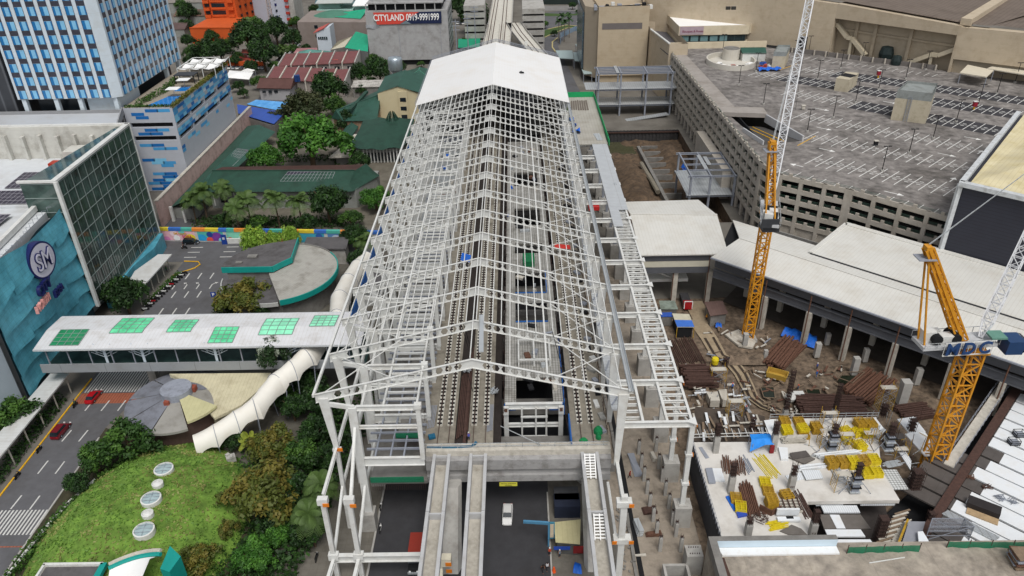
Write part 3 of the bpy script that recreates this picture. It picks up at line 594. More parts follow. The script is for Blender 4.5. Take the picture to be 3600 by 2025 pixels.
b=MB(); b.box((-108,183.5,29.),(5.5,2.6,3.),base=False); b.box((-116.5,182.5,28.8),(4,2.6,2.6)); b.build('red_cooling_unit',M('red_roof_unit','a8331f',.5,.15,1.),MALL)
b=MB(); b.box((-112.4,182.5,28.8),(4,2.7,2.6)); b.box((-111,185,29.5),(3,2,3.2)); b.build('dark_cooling_unit',M('slate_roof_unit','2a3543',.5,.15,1.),MALL)
b=MB(); b.prism([(-104.8,160),(-125,160),(-125,181),(-104.8,181)],27.42,27.9); b.build('roof_plinth',MW,MALL)
SOL=M('solar_panel_cells','2b2832',.25,.15,.5,seam=[('x',1.05,.06,.0),('y',2.1,.06,2.6)],spec=.7)
SOLW=M('solar_frame','a9a7ad',.5,.05,1.)
def solar(parent,pts,nx,ny,z0=None):
 """panel array on a quad of 3D points (bl, br, tr, tl)"""
 bl,br,tr_,tl=[Vector(p)for p in pts]
 b=MB(); b.quad(bl,br,tr_,tl); b.build('solar_panel',M('solar_cells','302b3a',.3,.12,.4,spec=.6),parent)
 f=MB(); nn=(br-bl).cross(tl-bl).normalized()*.03
 for i in range(nx+1):f.bar(bl.lerp(br,i/nx)+nn,tl.lerp(tr_,i/nx)+nn,.08,.04)
 for j in range(ny+1):f.bar(bl.lerp(tl,j/ny)+nn,br.lerp(tr_,j/ny)+nn,.08,.04)
 f.build('solar_panel_frame',SOLW,parent)
solar(MALL,[(-124,161,28.1),(-105.5,161,28.1),(-105.5,168,28.5),(-124,168,28.5)],16,4)
solar(MALL,[(-124,170.5,28.1),(-105.2,170.5,28.1),(-105.2,179.5,28.6),(-124,179.5,28.6)],16,5)
solar(MALL,[(-124,140,29.6),(-110.5,140,29.6),(-110.5,151,30.),(-124,151,30.)],14,6)
b=MB(); b.bar((-102.4,119.5,30.1),(-106.8,153.8,30.1),.9,1.2); b.build('parapet',WHITE,MALL)
b=MB()
for i in range(16):y=121+i*2; x=fx(y)-.5; b.bar((x,y,30.2),(x,y,31.5),.06); b.bar((x,y,31.5),(x+.9,y+.2,31.5),.06)
b.build('parapet_brackets',STEELG,MALL)
b=MB(); b.prism([(-100,160),(-102,160),(-102,193),(-100.4,193),(-99.2,184),(-100.6,174)],0,4.4); b.build('teal_base_wall',TEAL,MALL)
CANO=M('canopy_sheet','c9cbca',.6,.06,.4,stain=.15,stsc=.3,seam=[('y',.8,.06,.85)])
for nm,pts,z in (('street_canopy',[(-92.9,180.2),(-93.6,160.6),(-97.4,160.6),(-99,171),(-96.6,180.2)],4.1),('street_canopy',[(-93.7,127),(-93.6,99),(-97.6,99),(-97.6,127)],4.3)):
 t=thing('street_canopy',('low white canopy below the glass corner at the road junction' if z<4.2 else 'low white canopy at the foot of the teal wall near the red cars'),'canopy',(-96,pts[1][1],0))
 b=MB(); b.prism(pts,z,z+.3,bot=True); b.build('roof',CANO,t)
 ys=[p_[1]for p_ in pts]
 for i in range(6):
  y=min(ys)+.8+(max(ys)-min(ys)-1.6)*i/5; b=MB(); b.bar((-94.2,y,0),(-94.2,y,z),.2); b.build('post',CONC2,t)
RS=thing('round_sign','round navy and white emblem sign on the teal facade','sign',(-98.6,138.3,21.4))
NAVY=M('sign_navy','1b2258',.4,.1,1.); PALE=M('sign_pale','c6c4d2',.5,.05,1.); LITPINK=M('sign_lit_pink','d99a94',.5,.15,1.)
cx_,cy_,cz_,rr=-98.9,138.3,25.3,3.95; sn=Vector((1,-.1,.0)).normalized(); sr=Vector((.1,1,0)).normalized()
def disc(b,c,r,n=40):b.poly([Vector(c)+sr*r*math.cos(2*math.pi*i/n)+Vector((0,0,1))*r*math.sin(2*math.pi*i/n)for i in range(n)])
b=MB(); b.cyl(Vector((cx_,cy_,cz_))-sn*.9,Vector((cx_,cy_,cz_))+sn*.6,rr,n=40); b.build('drum',NAVY,RS)
b=MB(); disc(b,Vector((cx_,cy_,cz_))+sn*.62,rr*.9); b.build('face',PALE,RS)
def bold(txt,size,depth,off,c,mat,parent,nm,shear=.15,xs=1.,right=None,up=(0,0,1)):
 cu=bpy.data.curves.new('lettering','FONT'); cu.body=txt; cu.size=size; cu.extrude=depth; cu.align_x='CENTER'; cu.align_y='CENTER'; cu.offset=off; cu.shear=shear
 o=bpy.data.objects.new('lettering',cu); COL.objects.link(o); bpy.context.view_layer.update()
 me=bpy.data.meshes.new_from_object(o.evaluated_get(bpy.context.evaluated_depsgraph_get())); bpy.data.objects.remove(o)
 r,u=Vector(right or sr).normalized(),Vector(up).normalized(); nn=r.cross(u)
 b=MB(); b.add([Vector(c)+r*(v.co.x*xs)+u*v.co.y+nn*v.co.z for v in me.vertices],[tuple(p.vertices)for p in me.polygons]); return b.build(nm,mat,parent)
bold('SM',5.4,.12,.16,Vector((cx_,cy_,cz_-.1))+sn*.8,NAVY,RS,'emblem_letters',.1,.72)
bold('SM',5.4,.05,-.015,Vector((cx_,cy_,cz_-.1))+sn*.96,PALE,RS,'emblem_inline',.1,.72)
LS=thing('letter_sign','navy and lit pinkish raised letters below the round emblem on the teal facade','sign',(-98,138,16))
bold('CITY',3.1,.35,.05,QX('c',560,1125,-98.2),NAVY,LS,'lettering',.12,.85,right=(-.12,1,0))
bold('NORTH',2.2,.3,.03,QX('c',545,1330,-97.9),LITPINK,LS,'lettering',.12,.8,right=(-.12,1,0))  # pink colour stands for light falling on this word
bold('EDSA',2.2,.3,.03,QX('c',745,1165,-98.3),NAVY,LS,'lettering',.12,.8,right=(-.12,1,0))
BR=thing('mall_annex','low annex with pale corrugated metal roof between white mall wall and hotel','building',(-140,214,0))
b=MB(); b.prism([(-110,194),(-200,194),(-200,233.8),(-123.6,233.8),(-118,222)],0,25.4,top=False); b.build('wall',M('annex_wall','8d8e90',.8,.08,.5),BR)
b=MB(); b.prism([(-110.3,194),(-200,194),(-200,233.4),(-124,233.4)],25.4,lambda p_:25.8+(1.2 if p_[1]>210 else 0)); b.build('roof',M('annex_roof_sheet','b7bbc0',.55,.06,.4,stain=.15,stsc=.2,seam=[('y',1.,.07,.88)]),BR)
b=MB(); b.bar((-110,194.2,26.4),(-123.4,233.6,27.6),.35,2.2); b.bar((-123.8,233.5,27.4),(-200,233.5,27.4),.3,1.2); b.build('parapet',M('annex_wall','8d8e90'),BR)
HT=thing('hotel_tower','white hotel tower with columns of blue windows standing on the podium','hotel',(-139,258,28))
HW=M('hotel_white_panel','c6d1d9',.6,.05,.5,seam=[('z',4.1,.06,.85)],stain=.08,stsc=.3)
TX0,TX1,TY0,TY1,TZ0,TZ1=-155.2,-122.9,233.9,284.,31.6,76.
b=MB(); b.prism([(TX0,TY0),(TX1-2.6,TY0),(TX1,TY0+1.6),(TX1,TY1),(TX0,TY1)],TZ0,TZ1,bot=True); b.build('wall',HW,HT)
b=MB(); b.prism([(TX0+4,TY0+3.5),(TX1-4,TY0+3.5),(TX1-4,TY1-2),(TX0+4,TY1-2)],26,TZ0-.01); b.build('recessed_lobby',M('lobby_dark_glass','20262b',.3,.3,.4),HT)
b=MB(); b.prism([(TX1-12,TY0+2.2),(TX1-2.2,TY0+2.2),(TX1-2.2,TY0+17),(TX1-12,TY0+17)],27,TZ0-.02); b.build('lobby_wall',HW,HT)
for x,y in ((TX0+1.5,TY0+1),(TX0+11.5,TY0+1),(TX0+19,TY0+1),(TX1-2.4,TY0+1.4),(TX1-1.2,TY0+38),(TX1-1.2,TY1-1)):
 b=MB(); b.box((x,y,26),(1.3,1.3,5.6),base=True); b.build('column',HW,HT)
BL1=M('blue_glass_deep','1f6ea8',.15,.15,.4,spec=.6); BL2=M('blue_glass_light','7fb9dc',.15,.12,.4,spec=.6); SPN=M('dark_spandrel','3c3d48',.25,.3,.35,spec=.6)
def hotel_window(y0,w,z,mir,side):
 b=MB()
 def rect(u0,u1,z0,z1,off):
  if side==0:b.quad((u0,TY0-off,z0),(u1,TY0-off,z0),(u1,TY0-off,z1),(u0,TY0-off,z1))
  else:b.quad((TX1+off,u0,z0),(TX1+off,u1,z0),(TX1+off,u1,z1),(TX1+off,u0,z1))
 k=.42
 b.m=0; rect(y0,y0+w*k if mir==0 else y0+w*.3,z+.1,z+2.6,.04); rect(y0+w*.82,y0+w,z+.1,z+2.6,.04)if mir else None
 b.m=1; rect(y0+w*(k if mir==0 else .3),y0+w*(1 if mir==0 else .82),z+.1,z+2.6,.04)
 b.m=2; rect(y0,y0+w,z+2.66,z+4.05,.03); rect(y0-.06,y0+w+.06,z-.02,z+.1,.06)
 if side==0:b.bar((y0-.05,TY0-.05,z),(y0-.05,TY0-.05,z+4.1),.1); b.bar((y0+w+.05,TY0-.05,z),(y0+w+.05,TY0-.05,z+4.1),.1)
 return b
cnt=0
for c in range(8):
 x=TX0+.95+3.72*c
 for r_ in range(9):
  hotel_window(x,2.3,TZ0+.1+4.1*r_,(c+r_)%2,0).build('window',[BL1,BL2,SPN],HT); cnt+=1
rest=MB(); side=[]
for c in range(13):
 y=TY0+2.6+3.65*c
 for r_ in range(9):side.append((y,r_,(c*3+r_)%2))
for i,(y,r_,m_)in enumerate(side):
 bb=hotel_window(y,2.2,TZ0+.1+4.1*r_,m_,1)
 if i<27:bb.build('window',[BL1,BL2,SPN],HT)
 else:
  o_=len(rest.v); rest.v+=bb.v; rest.f+=[tuple(k+o_ for k in f)for f in bb.f]; rest.mi+=bb.mi
tag(rest.build('window',[BL1,BL2,SPN],HT),kind='stuff')
b=MB(); b.prism([(-240,236),(-157.5,236),(-157.5,300),(-240,300)],0,60);
t=thing('office_block','dark ribbed grey block at the frame edge beyond the hotel','building',(-200,260,0)); b.build('wall',M('dark_ribbed_block','3a3d42',.6,.1,.4,seam=[('x',3.5,.5,2.6)]),t)
PD=thing('parking_podium','grey parking podium with blue mosaic tiles and a rooftop pool under the hotel','building',(-116,260,0))
PW=M('podium_wall','b3b7bf',.8,.04,.5,seam=[('z',1.3,.03,.92)])
PXa,PXb,PYa,PYb,PZ=-123.5,-108.,234.3,286.5,28.
def bandwall(z0,z1):b=MB(); b.prism([(PXa,PYa),(PXb,PYa),(PXb,PYb),(PXa,PYb)],z0,z1,bot=True); return b
for z0,z1 in ((0,17.4),(18.9,21.8),(23.3,28.2)):bandwall(z0,z1).build('wall',PW,PD)
b=MB(); b.prism([(PXa+1,PYa+1),(PXb-1,PYa+1),(PXb-1,PYb-1),(PXa+1,PYb-1)],17,24); b.build('dark_floor',DARK,PD)
for x,y in [(PXb-.5,PYa+.5),(PXa+.5,PYa+.5)]+[(PXb-.5,PYa+13*i)for i in range(1,4)]+[(PXb-.5,PYb-.5)]:
 b=MB(); b.box((x,y,17.4),(.98,.98,6),base=True); b.build('column',PW,PD)
MT=[M('mosaic_pale_blue','7fc4e6',.5,.05,1.),M('mosaic_mid_blue','4a9cd2',.5,.05,1.),M('mosaic_deep_blue','1f6db4',.5,.06,1.),M('mosaic_white','c7d4de',.5,.04,1.)]
rm=random.Random(11); b=MB()
TH=1.05
for zi,z in enumerate([27.0,25.9,24.7,23.6,20.6,19.4,16.0,14.8,13.6]):
 y=PYa+.2
 while y<PYb-2:
  w=rm.choice((2.6,3.4,4.2)); k_=rm.random()
  if k_<(.94 if z>19 else .52 if z>15 else .3):
   b.m=rm.choice((0,0,1,1,2,3)); b.quad((PXb+.04,y,z-TH/2),(PXb+.04,min(y+w,PYb),z-TH/2),(PXb+.04,min(y+w,PYb),z+TH/2),(PXb+.04,y,z+TH/2))
  y+=w
for z,a0 in ((27.2,.5),(26.1,.1),(25,.2),(20.9,.35),(19.7,.15),(15.9,.1),(14.7,.45),(10.9,.05),(9.9,.3),(8.9,.55),(6.1,.25),(5.,.5),(3.9,.2),(2.8,.05),(1.7,.45),(.8,.1)):
 for j in range(rm.choice((1,2,2))):
  x=PXa+1.+(a0+.33*j)*11.5; b.m=(1,2,2,0)[rm.randrange(4)]if j or z<20 else 2
  b.quad((x,PYa-.04,z-.5),(min(x+4.1,PXb-.2),PYa-.04,z-.5),(min(x+4.1,PXb-.2),PYa-.04,z+.5),(x,PYa-.04,z+.5))
b.build('mosaic_tiles',MT,PD)
b=MB(); b.prism([(PXa,PYa),(PXb,PYa),(PXb,PYb),(PXa,PYb)],28.2,28.3); b.build('pool_deck',M('pool_deck_stone','958c7e',.8,.1,.6),PD)
b=MB(); b.prism([(-116.5,235.6),(-109.2,235.6),(-109.2,246),(-113.4,246)],28.3,28.42); b.build('pool',M('pool_water','1c79c4',.08,.15,.5),PD)
b=MB(); b.prism([(-114,252),(-110.2,252),(-110.2,257),(-114,257)],28.3,28.42); b.build('pool',M('pool_water','1c79c4'),PD)
for i,(x,y)in enumerate(((-111.3,245.6),(-112,256.5))):
 t=thing('parasol',('flat white square parasol beside the larger rooftop pool','flat white square parasol beside the small rooftop pool')[i],'parasol',(x,y,28.3))
 b=MB(); b.box((x,y,31),(4,3.4,.12)); b.build('canopy',WHITE2,t); b=MB(); b.bar((x,y,28.3),(x,y,31),.1); b.build('pole',STEELG,t)
t=thing('pergola','white frame pergola with sail roofs at the far end of the pool deck','pergola',(-113,276,28.3))
for i in range(3):
 for j in range(2):
  x,y=-118+4.4*i,268+7.5*j; b=MB(); b.loft([[(x,y,31.6),(x+2,y,31.3),(x+4,y,31.8)],[(x,y+3.4,31.2),(x+2,y+3.4,31.),(x+4,y+3.4,31.3)],[(x,y+6.8,31.8),(x+2,y+6.8,31.3),(x+4,y+6.8,31.6)]]); b.build('shade_sail',WHITE2,t)
b=MB()
for i in range(4):
 x=-118.2+4.4*i; b.bar((x,267.5,31.9),(x,283.3,31.9),.22)
 for j in range(3):y=267.6+7.8*j; b.bar((x,y,28.3),(x,y,31.9),.22)
for j in range(3):y=267.6+7.8*j; b.bar((-118.2,y,31.9),(-105-4*.9+.4,y,31.9),.22)
b.build('frame',WHITE,t)
t=thing('bar_pavilion','dark flat roofed bar pavilion on the pool deck before the white pergola','pavilion',(-113,263,28.3))
b=MB(); b.box((-113.5,263,31.2),(7,4.6,.25)); b.build('roof',M('charcoal_roof','3b3d41',.6,.1,1.),t)
for x in (-116.7,-110.3):
 for y in (261,265):b=MB(); b.bar((x,y,28.3),(x,y,31.1),.25); b.build('post',DARK,t)
b=MB(); b.box((-113.5,263.5,28.9),(4,1.2,1.2)); b.build('counter',M('bar_counter','6b5e50',.6,.1,1.),t)
t=thing('boundary_wall','stained pinkish boundary wall running along the foot of the blue mosaic podium','wall',(-108,250,0))
b=MB(); b.prism([(-106.6,207),(-107.5,207),(-107.3,300),(-106.4,300)],0,8.2); b.build('wall',M('pink_stained_render','c4a7a0',.9,.08,.5,stain=.4,stsc=.35),t)
b=MB(); b.prism([(-106.5,206.9),(-107.6,206.9),(-107.4,300.1),(-106.3,300.1)],8.2,8.45); b.build('coping',CONC2,t)
SB=thing('skybridge','white roofed footbridge with green skylights crossing the avenue to the station','footbridge',(-65,128,0))
SBR=M('skybridge_roof_sheet','d3d4d6',.5,.05,.4,stain=.16,stsc=.35,seam=[('x',.75,.07,.86)])
xa,xb=-95.,-31.
b=MB()
yn,yc,yf_=122.3,128.2,134.2
for (ya,za),(yb,zb)in (((yn,13.9),(yc,14.5)),((yc,14.5),(yf_,13.9))):
 xl=lambda y:-95.5+(y-yn)*-.05
 v=[(xl(ya),ya,za),(xb,ya,za),(xb,yb,zb),(xl(yb),yb,zb)]; b.add(v+[(x,y,z-.25)for x,y,z in v],[(0,1,2,3),(7,6,5,4),(0,4,5,1),(1,5,6,2),(2,6,7,3),(3,7,4,0)])
b.build('roof',SBR,SB)
b=MB(); b.bar((-95.5,yn-.1,13.75),(xb,yn-.1,13.75),.25,.35); b.bar((-96,yf_+.1,13.75),(xb,yf_+.1,13.75),.25,.35); b.build('gutter',M('gutter_grey','c2c5c7',.5,.05,1.),SB)
GSKY=[M('skylight_green_dark','2a8559',.12,.2,.3),M('skylight_green','45bd82',.12,.25,.25,tint=srgb('74e0ab')),M('skylight_green_light','8fe6bd',.12,.25,.25)]  # sky reflection put into the pane greens as a brighter base colour
zr=lambda y:14.5-.6*abs(y-yc)/5.9
for i,(p_,pts,mi)in enumerate((('01',((375,1120),(570,1120),(645,1020),(430,1020)),0),('01',((800,1042),(1030,1040),(1125,922),(890,922)),1),('01',((1205,1034),(1385,1032),(1448,938),(1285,938)),1),('01',((1510,1102),(1690,1100),(1740,1000),(1570,1000)),1),('11',((20,1050),(265,1048),(310,928),(75,930)),2),('11',((390,995),(570,993),(605,903),(425,905)),2))):
 P_=[Q(p_,x,y,14.3)for x,y in pts]; x0_,x1_=(P_[0].x+P_[3].x)/2,(P_[1].x+P_[2].x)/2; y0_,y1_=(P_[0].y+P_[1].y)/2,(P_[2].y+P_[3].y)/2
 b=MB(); ysp=[y0_]+([yc]if y0_<yc<y1_ else [])+[y1_]
 for ya,yb in zip(ysp[:-1],ysp[1:]):b.quad((x0_,ya,zr(ya)+.08),(x1_,ya,zr(ya)+.08),(x1_,yb,zr(yb)+.08),(x0_,yb,zr(yb)+.08))
 s_=b.build('skylight',GSKY[mi],SB)
 f=MB(); nx,ny=4,4
 for j in range(nx+1):x=x0_+(x1_-x0_)*j/nx;[f.bar((x,ya,zr(ya)+.1),(x,yb,zr(yb)+.1),.12,.1)for ya,yb in zip(ysp[:-1],ysp[1:])]
 for j in range(ny+1):y=y0_+(y1_-y0_)*j/ny; f.bar((x0_,y,zr(y)+.1),(x1_,y,zr(y)+.1),.1,.1)
 f.build('skylight_frame',M('skylight_frame','7d8f88',.5,.05,1.),s_)
b=MB(); b.prism([(-96,123.2),(-31,123.2),(-31,133.4),(-96,133.4)],7.7,8.2,bot=True); b.build('deck',M('bridge_floor','263c3b',.6,.35,.3,tint=srgb('3a5653')),SB)
for y,s in ((123.1,-1),(133.5,1)):
 b=MB(); b.box((-63.5,y,8.7),(65,.25,2.)); b.build('parapet_band',M('bridge_band','8f9396',.7,.08,.6,stain=.2,stsc=.3,seam=[('x',9.,.1,.6)]),SB)
b=MB(); b.box((-63.5,129.5,11.8),(65,.2,4.)); b.build('inner_screen',M('bridge_inner_screen','1f3a3a',.5,.35,.35,tint=srgb('2c5d59')),SB)
for i in range(15):
 x=-94+4.3*i; b=MB(); b.bar((x,123.3,9.6),(x,123.3,13.8),.2); b.build('post',STEELG,SB)
rt=random.Random(5)
for i,x in enumerate((-82.5,-75,-60.5,-46)):
 b=MB(); b.bar((x,123.5,9.6),(x,123.5,13.2),.5,.12)
 for s in (-1,1):
  for k in range(4):z=11+.6*k; b.bar((x,123.45,z),(x+s*(2.6-.4*k),123.45,z+1.3-.15*k),.12,.08); b.bar((x+s*1.2,123.42,z+.6),(x+s*1.7,123.42,z+1.5),.1,.06)
 b.build('tree_cutout',M('tree_cutout_white','bfcbd4',.6,.05,1.),SB)
for i in range(16):
 b=MB(); x=-92+3.5*i+rt.uniform(-.8,.8); b.box((x,128.9,10.2+rt.random()*.6),(rt.uniform(.6,1.4),.6,rt.uniform(.8,1.6)))
 b.build('display_panel',M('display_%d'%(i%5),('4f9aa8','c46a78','d4cf6a','7fb2c6','2f7d5a')[i%5],.6,.2,1.),SB)
for x in (-77,-52):
 b=MB(); b.box((x,128.3,0),(1.6,1.6,7.7),base=True); b.build('pier',CONC,SB)
DP=thing('round_pavilion','pavilion with overlapping fan roofs edged in turquoise beside the road junction','pavilion',(-60,165,0))
DC=Vector((-60.2,164.6,0)); TRQ=M('turquoise_fascia','128f86',.5,.08,.6); DR1=M('dark_weathered_roof','5a5859',.9,.15,.5,stain=.4,stsc=.3); DR2=M('grey_seamed_roof','a3a19a',.8,.1,.6,stain=.35,stsc=.25,seam=[('h',.7,.08,.85)])
def sector(a0,a1,r,c=DC,n=18):return [(c.x+r*math.cos(R(a0+(a1-a0)*i/n)),c.y+r*math.sin(R(a0+(a1-a0)*i/n)))for i in range(n+1)]
b=MB(); b.prism(sector(-72,96,13.6)+[(DC.x-1,DC.y-1)],0,6.2); b.prism(sector(96,182,12)+[(DC.x,DC.y)],0,7.6); b.prism(sector(182,288,12)+[(DC.x,DC.y)],0,5.); b.build('wall',CONC3,DP)
b=MB(); b.prism(sector(-72,96,15.)+[(DC.x-1.5,DC.y-1)],6.2,7.05,bot=True); b.build('roof',DR2,DP)
b=MB(); b.prism([(DC.x-13,DC.y-.6)]+[(DC.x-.5,DC.y-.6),(DC.x+1.4,DC.y+2.2),(DC.x+3,DC.y+4),(DC.x+2.,DC.y+15.2)]+sector(98,172,13.6),7.6,8.6,bot=True); b.build('roof',DR1,DP)
b=MB(); b.prism(sector(184,286,13.2)+[(DC.x,DC.y-.8)],5.,5.6,bot=True); b.build('roof',DR1,DP)
def rim(pts,z0,z1,w=.25):
 b=MB()
 for i in range(len(pts)-1):b.bar((*pts[i],(z0+z1)/2),(*pts[i+1],(z0+z1)/2),w,z1-z0)
 return b
rim(sector(-72,40,15.1),6.,7.35).build('fascia',TRQ,DP); rim(sector(40,96,15.1),6.,7.3).build('fascia',CONC3,DP)
rim([(DC.x-13.1,DC.y-.7),(DC.x-.5,DC.y-.7),(DC.x+1.5,DC.y+2.1),(DC.x+3.1,DC.y+4),(DC.x+2.1,DC.y+15.2)],7.4,8.9).build('fascia',TRQ,DP)
rim(sector(184,286,13.3),4.9,5.9).build('fascia',M('pale_fascia','b5b6b3',.7,.08,1.),DP)
b=MB(); b.box((DC.x-7,DC.y+5,8.9),(2.4,1.4,.4)); b.box((DC.x-9.5,DC.y+2,8.8),(1.6,.9,.3)); b.build('roof_hatch',CONC3,DP)
b=MB(); b.prism([(-57.5,181.5),(-46.5,181),(-47,187),(-57.8,187.5)],0,4.6)
t=thing('guard_house','low flat grey roofed guard house between the bamboo and mural wall','building',(-52,184,0)); b.build('wall',CONC,t)
b=MB(); b.prism([(-58,181),(-46,180.5),(-46.5,187.5),(-58.3,188)],4.6,4.95,bot=True); b.build('roof',DR1,t)
t=thing('round_kiosk','small round dark roofed kiosk with white rim beside the white tunnel','kiosk',(-37.5,163,0))
b=MB(); b.cyl((-37.5,163,0),(-37.5,163,5),4.,n=24); b.build('wall',M('kiosk_white','b8bab8',.7,.06,1.),t)
b=MB(); b.cyl((-37.5,163,5),(-37.5,163,5.4),5.,n=28); b.build('roof',DR1,t)
b=MB(); rim([(-37.5+5*math.cos(2*math.pi*i/28),163+5*math.sin(2*math.pi*i/28))for i in range(29)],5.1,5.8,.3).build('rim',WHITE,t)
LP=thing('lotus_pavilion','round pavilion with slate petal roof and raised hub beside the skybridge','pavilion',(-66.4,116.3,0))
LC=Vector((-66.4,116.3,0)); SLA=M('slate_petal','767982',.8,.08,.6,stain=.35,stsc=.5); SLB=M('grey_petal','918f89',.85,.12,.8,stain=.4,stsc=.4); CRM=M('cream_petal','b9b58c',.7,.08,.8,seam=[('x',.8,.06,.9)])
b=MB(); b.cyl((*LC.xy,0),(*LC.xy,4.6),7.6,n=30); b.build('wall',M('brick_base','5e4a44',.9,.15,1.),LP)
for i in range(9):
 a0=20+40*i; b=MB(); raised=i==7
 zo,zi=(5.7,7.2)if not raised else (6.7,7.7)
 r1=9.9 if not raised else 9.2; o_=sector(a0+.7,a0+39.3,r1,LC,8); in_=sector(a0+.7,a0+39.3,2.4,LC,8)
 b.loft([[(x,y,zo-.5)for x,y in o_],[(x,y,zo)for x,y in o_],[(x,y,zi)for x,y in in_]])
 b.build('petal',CRM if raised else (SLB if i in (6,8)else SLA),LP)
b=MB(); b.cyl((*LC.xy,6.6),(*LC.xy,8.6),2.9,n=24); b.build('hub',M('slate_hub','8f949f',.8,.1,.8,stain=.35,stsc=.7),LP)
b=MB(); b.box((LC.x+2.9,LC.y+1,7.6),(.9,1.2,1.)); b.box((LC.x-.8,LC.y-3,7.3),(1,.8,.9)); b.build('vent',M('terracotta_vent','8e4a38',.7,.1,1.),LP)
CRH=thing('cream_roof_hall','hall with cream ribbed sloping roof between skybridge and petal pavilion','building',(-56,117,0))
b=MB(); b.prism([(-69,122.2),(-51,122.),(-50.5,120),(-54,114.5),(-58,111.5),(-61,116)],0,5.2); b.build('wall',M('cream_hall_wall','a79f87',.8,.1,.8),CRH)
b=MB(); b.prism([(-70.5,122.8),(-50.,122.6),(-49.6,120.6),(-53.4,114),(-57.6,110.6),(-59.4,112.5),(-62,118)],5.2,lambda p_:5.6+.12*(p_[1]-110),bot=True); b.build('roof',M('cream_ribbed_roof','c4bda0',.7,.08,.5,stain=.25,stsc=.3,seam=[('x',.7,.07,.82)]),CRH)
TN=thing('membrane_tunnel','winding white membrane tunnel walkway climbing to the skybridge','walkway',(-48,135,0))
MEM=M('white_membrane','e2dfd6',.6,.04,.5,stain=.1,stsc=.25)
path=[Q(*a_)-Vector((0,0,4.9))for a_ in (('11',800,440,6.5),('11',735,500,7.6),('11',665,600,9.2),('11',600,720,10.8),('11',590,860,12.4),('11',350,1150,12.9),('11',250,1240,12.),('11',130,1335,10.6),('02',1840,165,9.2),('02',1700,255,7.7),('02',1550,355,6.3),('02',1400,432,5.3))]
for i in range(len(path)-1):
 b=MB(); rows=[]
 for k in range(7):
  w=k/6; p_=path[i].lerp(path[i+1],w); d=(path[min(i+1+(w>.5),len(path)-1)]-path[max(i-(w<.5),0)]).normalized(); nrm=Vector((-d.y,d.x,0))
  sc_=1-.16*math.sin(math.pi*w); hw,hh=2.3*(1-.08*math.sin(math.pi*w)),3.5*sc_
  rows.append([p_+nrm*(hw*math.cos(a))+Vector((0,0,1.3+.9*math.sin(math.pi*w)+hh*math.sin(a)*(1-.2*math.sin(math.pi*w))))for a in [math.pi*j/12 for j in range(13)]])
 b.loft(rows); b.build('membrane_bay',MEM,TN,smooth=True)
 d=(path[i+1]-path[i]).normalized(); nrm=Vector((-d.y,d.x,0)); b=MB()
 b.tube([path[i]+nrm*(2.34*math.cos(a))+Vector((0,0,1.28+3.54*math.sin(a)))for a in [math.pi*j/12 for j in range(13)]],.07,5)
 for s in (-1,1):b.bar((*(path[i]+nrm*1.2*s).xy,-.1),path[i]+nrm*2.34*s+Vector((0,0,1.4)),.16)
 b.build('arch_rib',STEELG,TN)
HC,HRX,HRY=Vector((-63.2,88.,0)),16.6,22.4
def hill(x,y):
 r2_=((x-HC.x)/HRX)**2+((y-HC.y)/HRY)**2
 return max(-.4,6.2*(1-r2_**1.15))+.12*fbm(x,y,.4)
GRASS=M('hill_grass','56722b',.95,.3,.45,stain=.3,stsc=.1,tint=srgb('6f913a'),bump=.4)
bumpy('grass_hill',GRASS,-81.5,-45,66,111.5,.6,lambda x,y:hill(x,y)if hill(x,y)>-.3 else -.3)
t=thing('retaining_wall','thin white curving retaining wall between the grass hill and the avenue','wall',(-80,84,0))
b=MB(); b.tube([(-81.4,72,.6),(-80.6,80,.7),(-79.8,88,.8),(-78.6,94.5,.8),(-76.6,100,.7)],.28,6); b.build('wall',WHITE,t)
GLA=M('hill_skylight_glass','9db1b4',.15,.15,.8,spec=.6)
names=['large round glass skylight at the top of the grass hill','small plain white round cap below the topmost hill skylight','middle large round glass skylight of the grass hill','small white round cap with a pinkish stain on the grass hill','lowest large round glass skylight with the thick white rim']
for i,(px,py)in enumerate(((1190,668),(1145,772),(1097,880),(1072,990),(1045,1110))):
 p_=Q('02',px,py,6); h=hill(p_.x,p_.y); p_=Q('02',px,py,h+.6); z=hill(p_.x,p_.y); big=i%2==0; r_=1.62 if big else .92
 t=thing('round_skylight' if big else 'roof_vent',names[i],'skylight' if big else 'roof cap',(p_.x,p_.y,z-.5))
 b=MB(); b.lathe((p_.x,p_.y,z-.5),[(r_,0),(r_,1.15),(r_*.86,1.2),(r_*.86,1.0)],28); b.build('rim',WHITE,t)
 b=MB(); b.lathe((p_.x,p_.y,z-.5),[(r_*.86,1.02),(.3,1.25),(.02,1.26)],28); b.build('glass' if big else 'cap',GLA if big else WHITE,t)
 if big:
  b=MB()
  for k in (-.45,0,.45):b.bar((p_.x-r_*.8,p_.y+k*r_,z+.74),(p_.x+r_*.8,p_.y+k*r_+.2,z+.74),.05)
  b.bar((p_.x+.2,p_.y-r_*.8,z+.74),(p_.x-.1,p_.y+r_*.8,z+.74),.05); b.build('glazing_bars',STEELG,t)
t=thing('flat_roof_house','flat stained grey roof with white parapet at the foot of the grass hill','building',(-66,74,0))
b=MB(); b.prism([(-71.6,76.9),(-62.8,76.9),(-62.6,66),(-71.6,66)],0,6.); b.build('wall',CONC2,t)
b=MB(); b.prism([(-71.2,76.5),(-63.2,76.5),(-63.,66),(-71.2,66)],6.,6.1); b.build('roof',DR1,t)
b=MB(); b.bar((-71.7,76.8,6.2),(-62.7,76.8,6.2),.4,.5); b.bar((-71.5,76.8,6.2),(-71.5,66,6.2),.35,.5); b.build('parapet',WHITE,t)
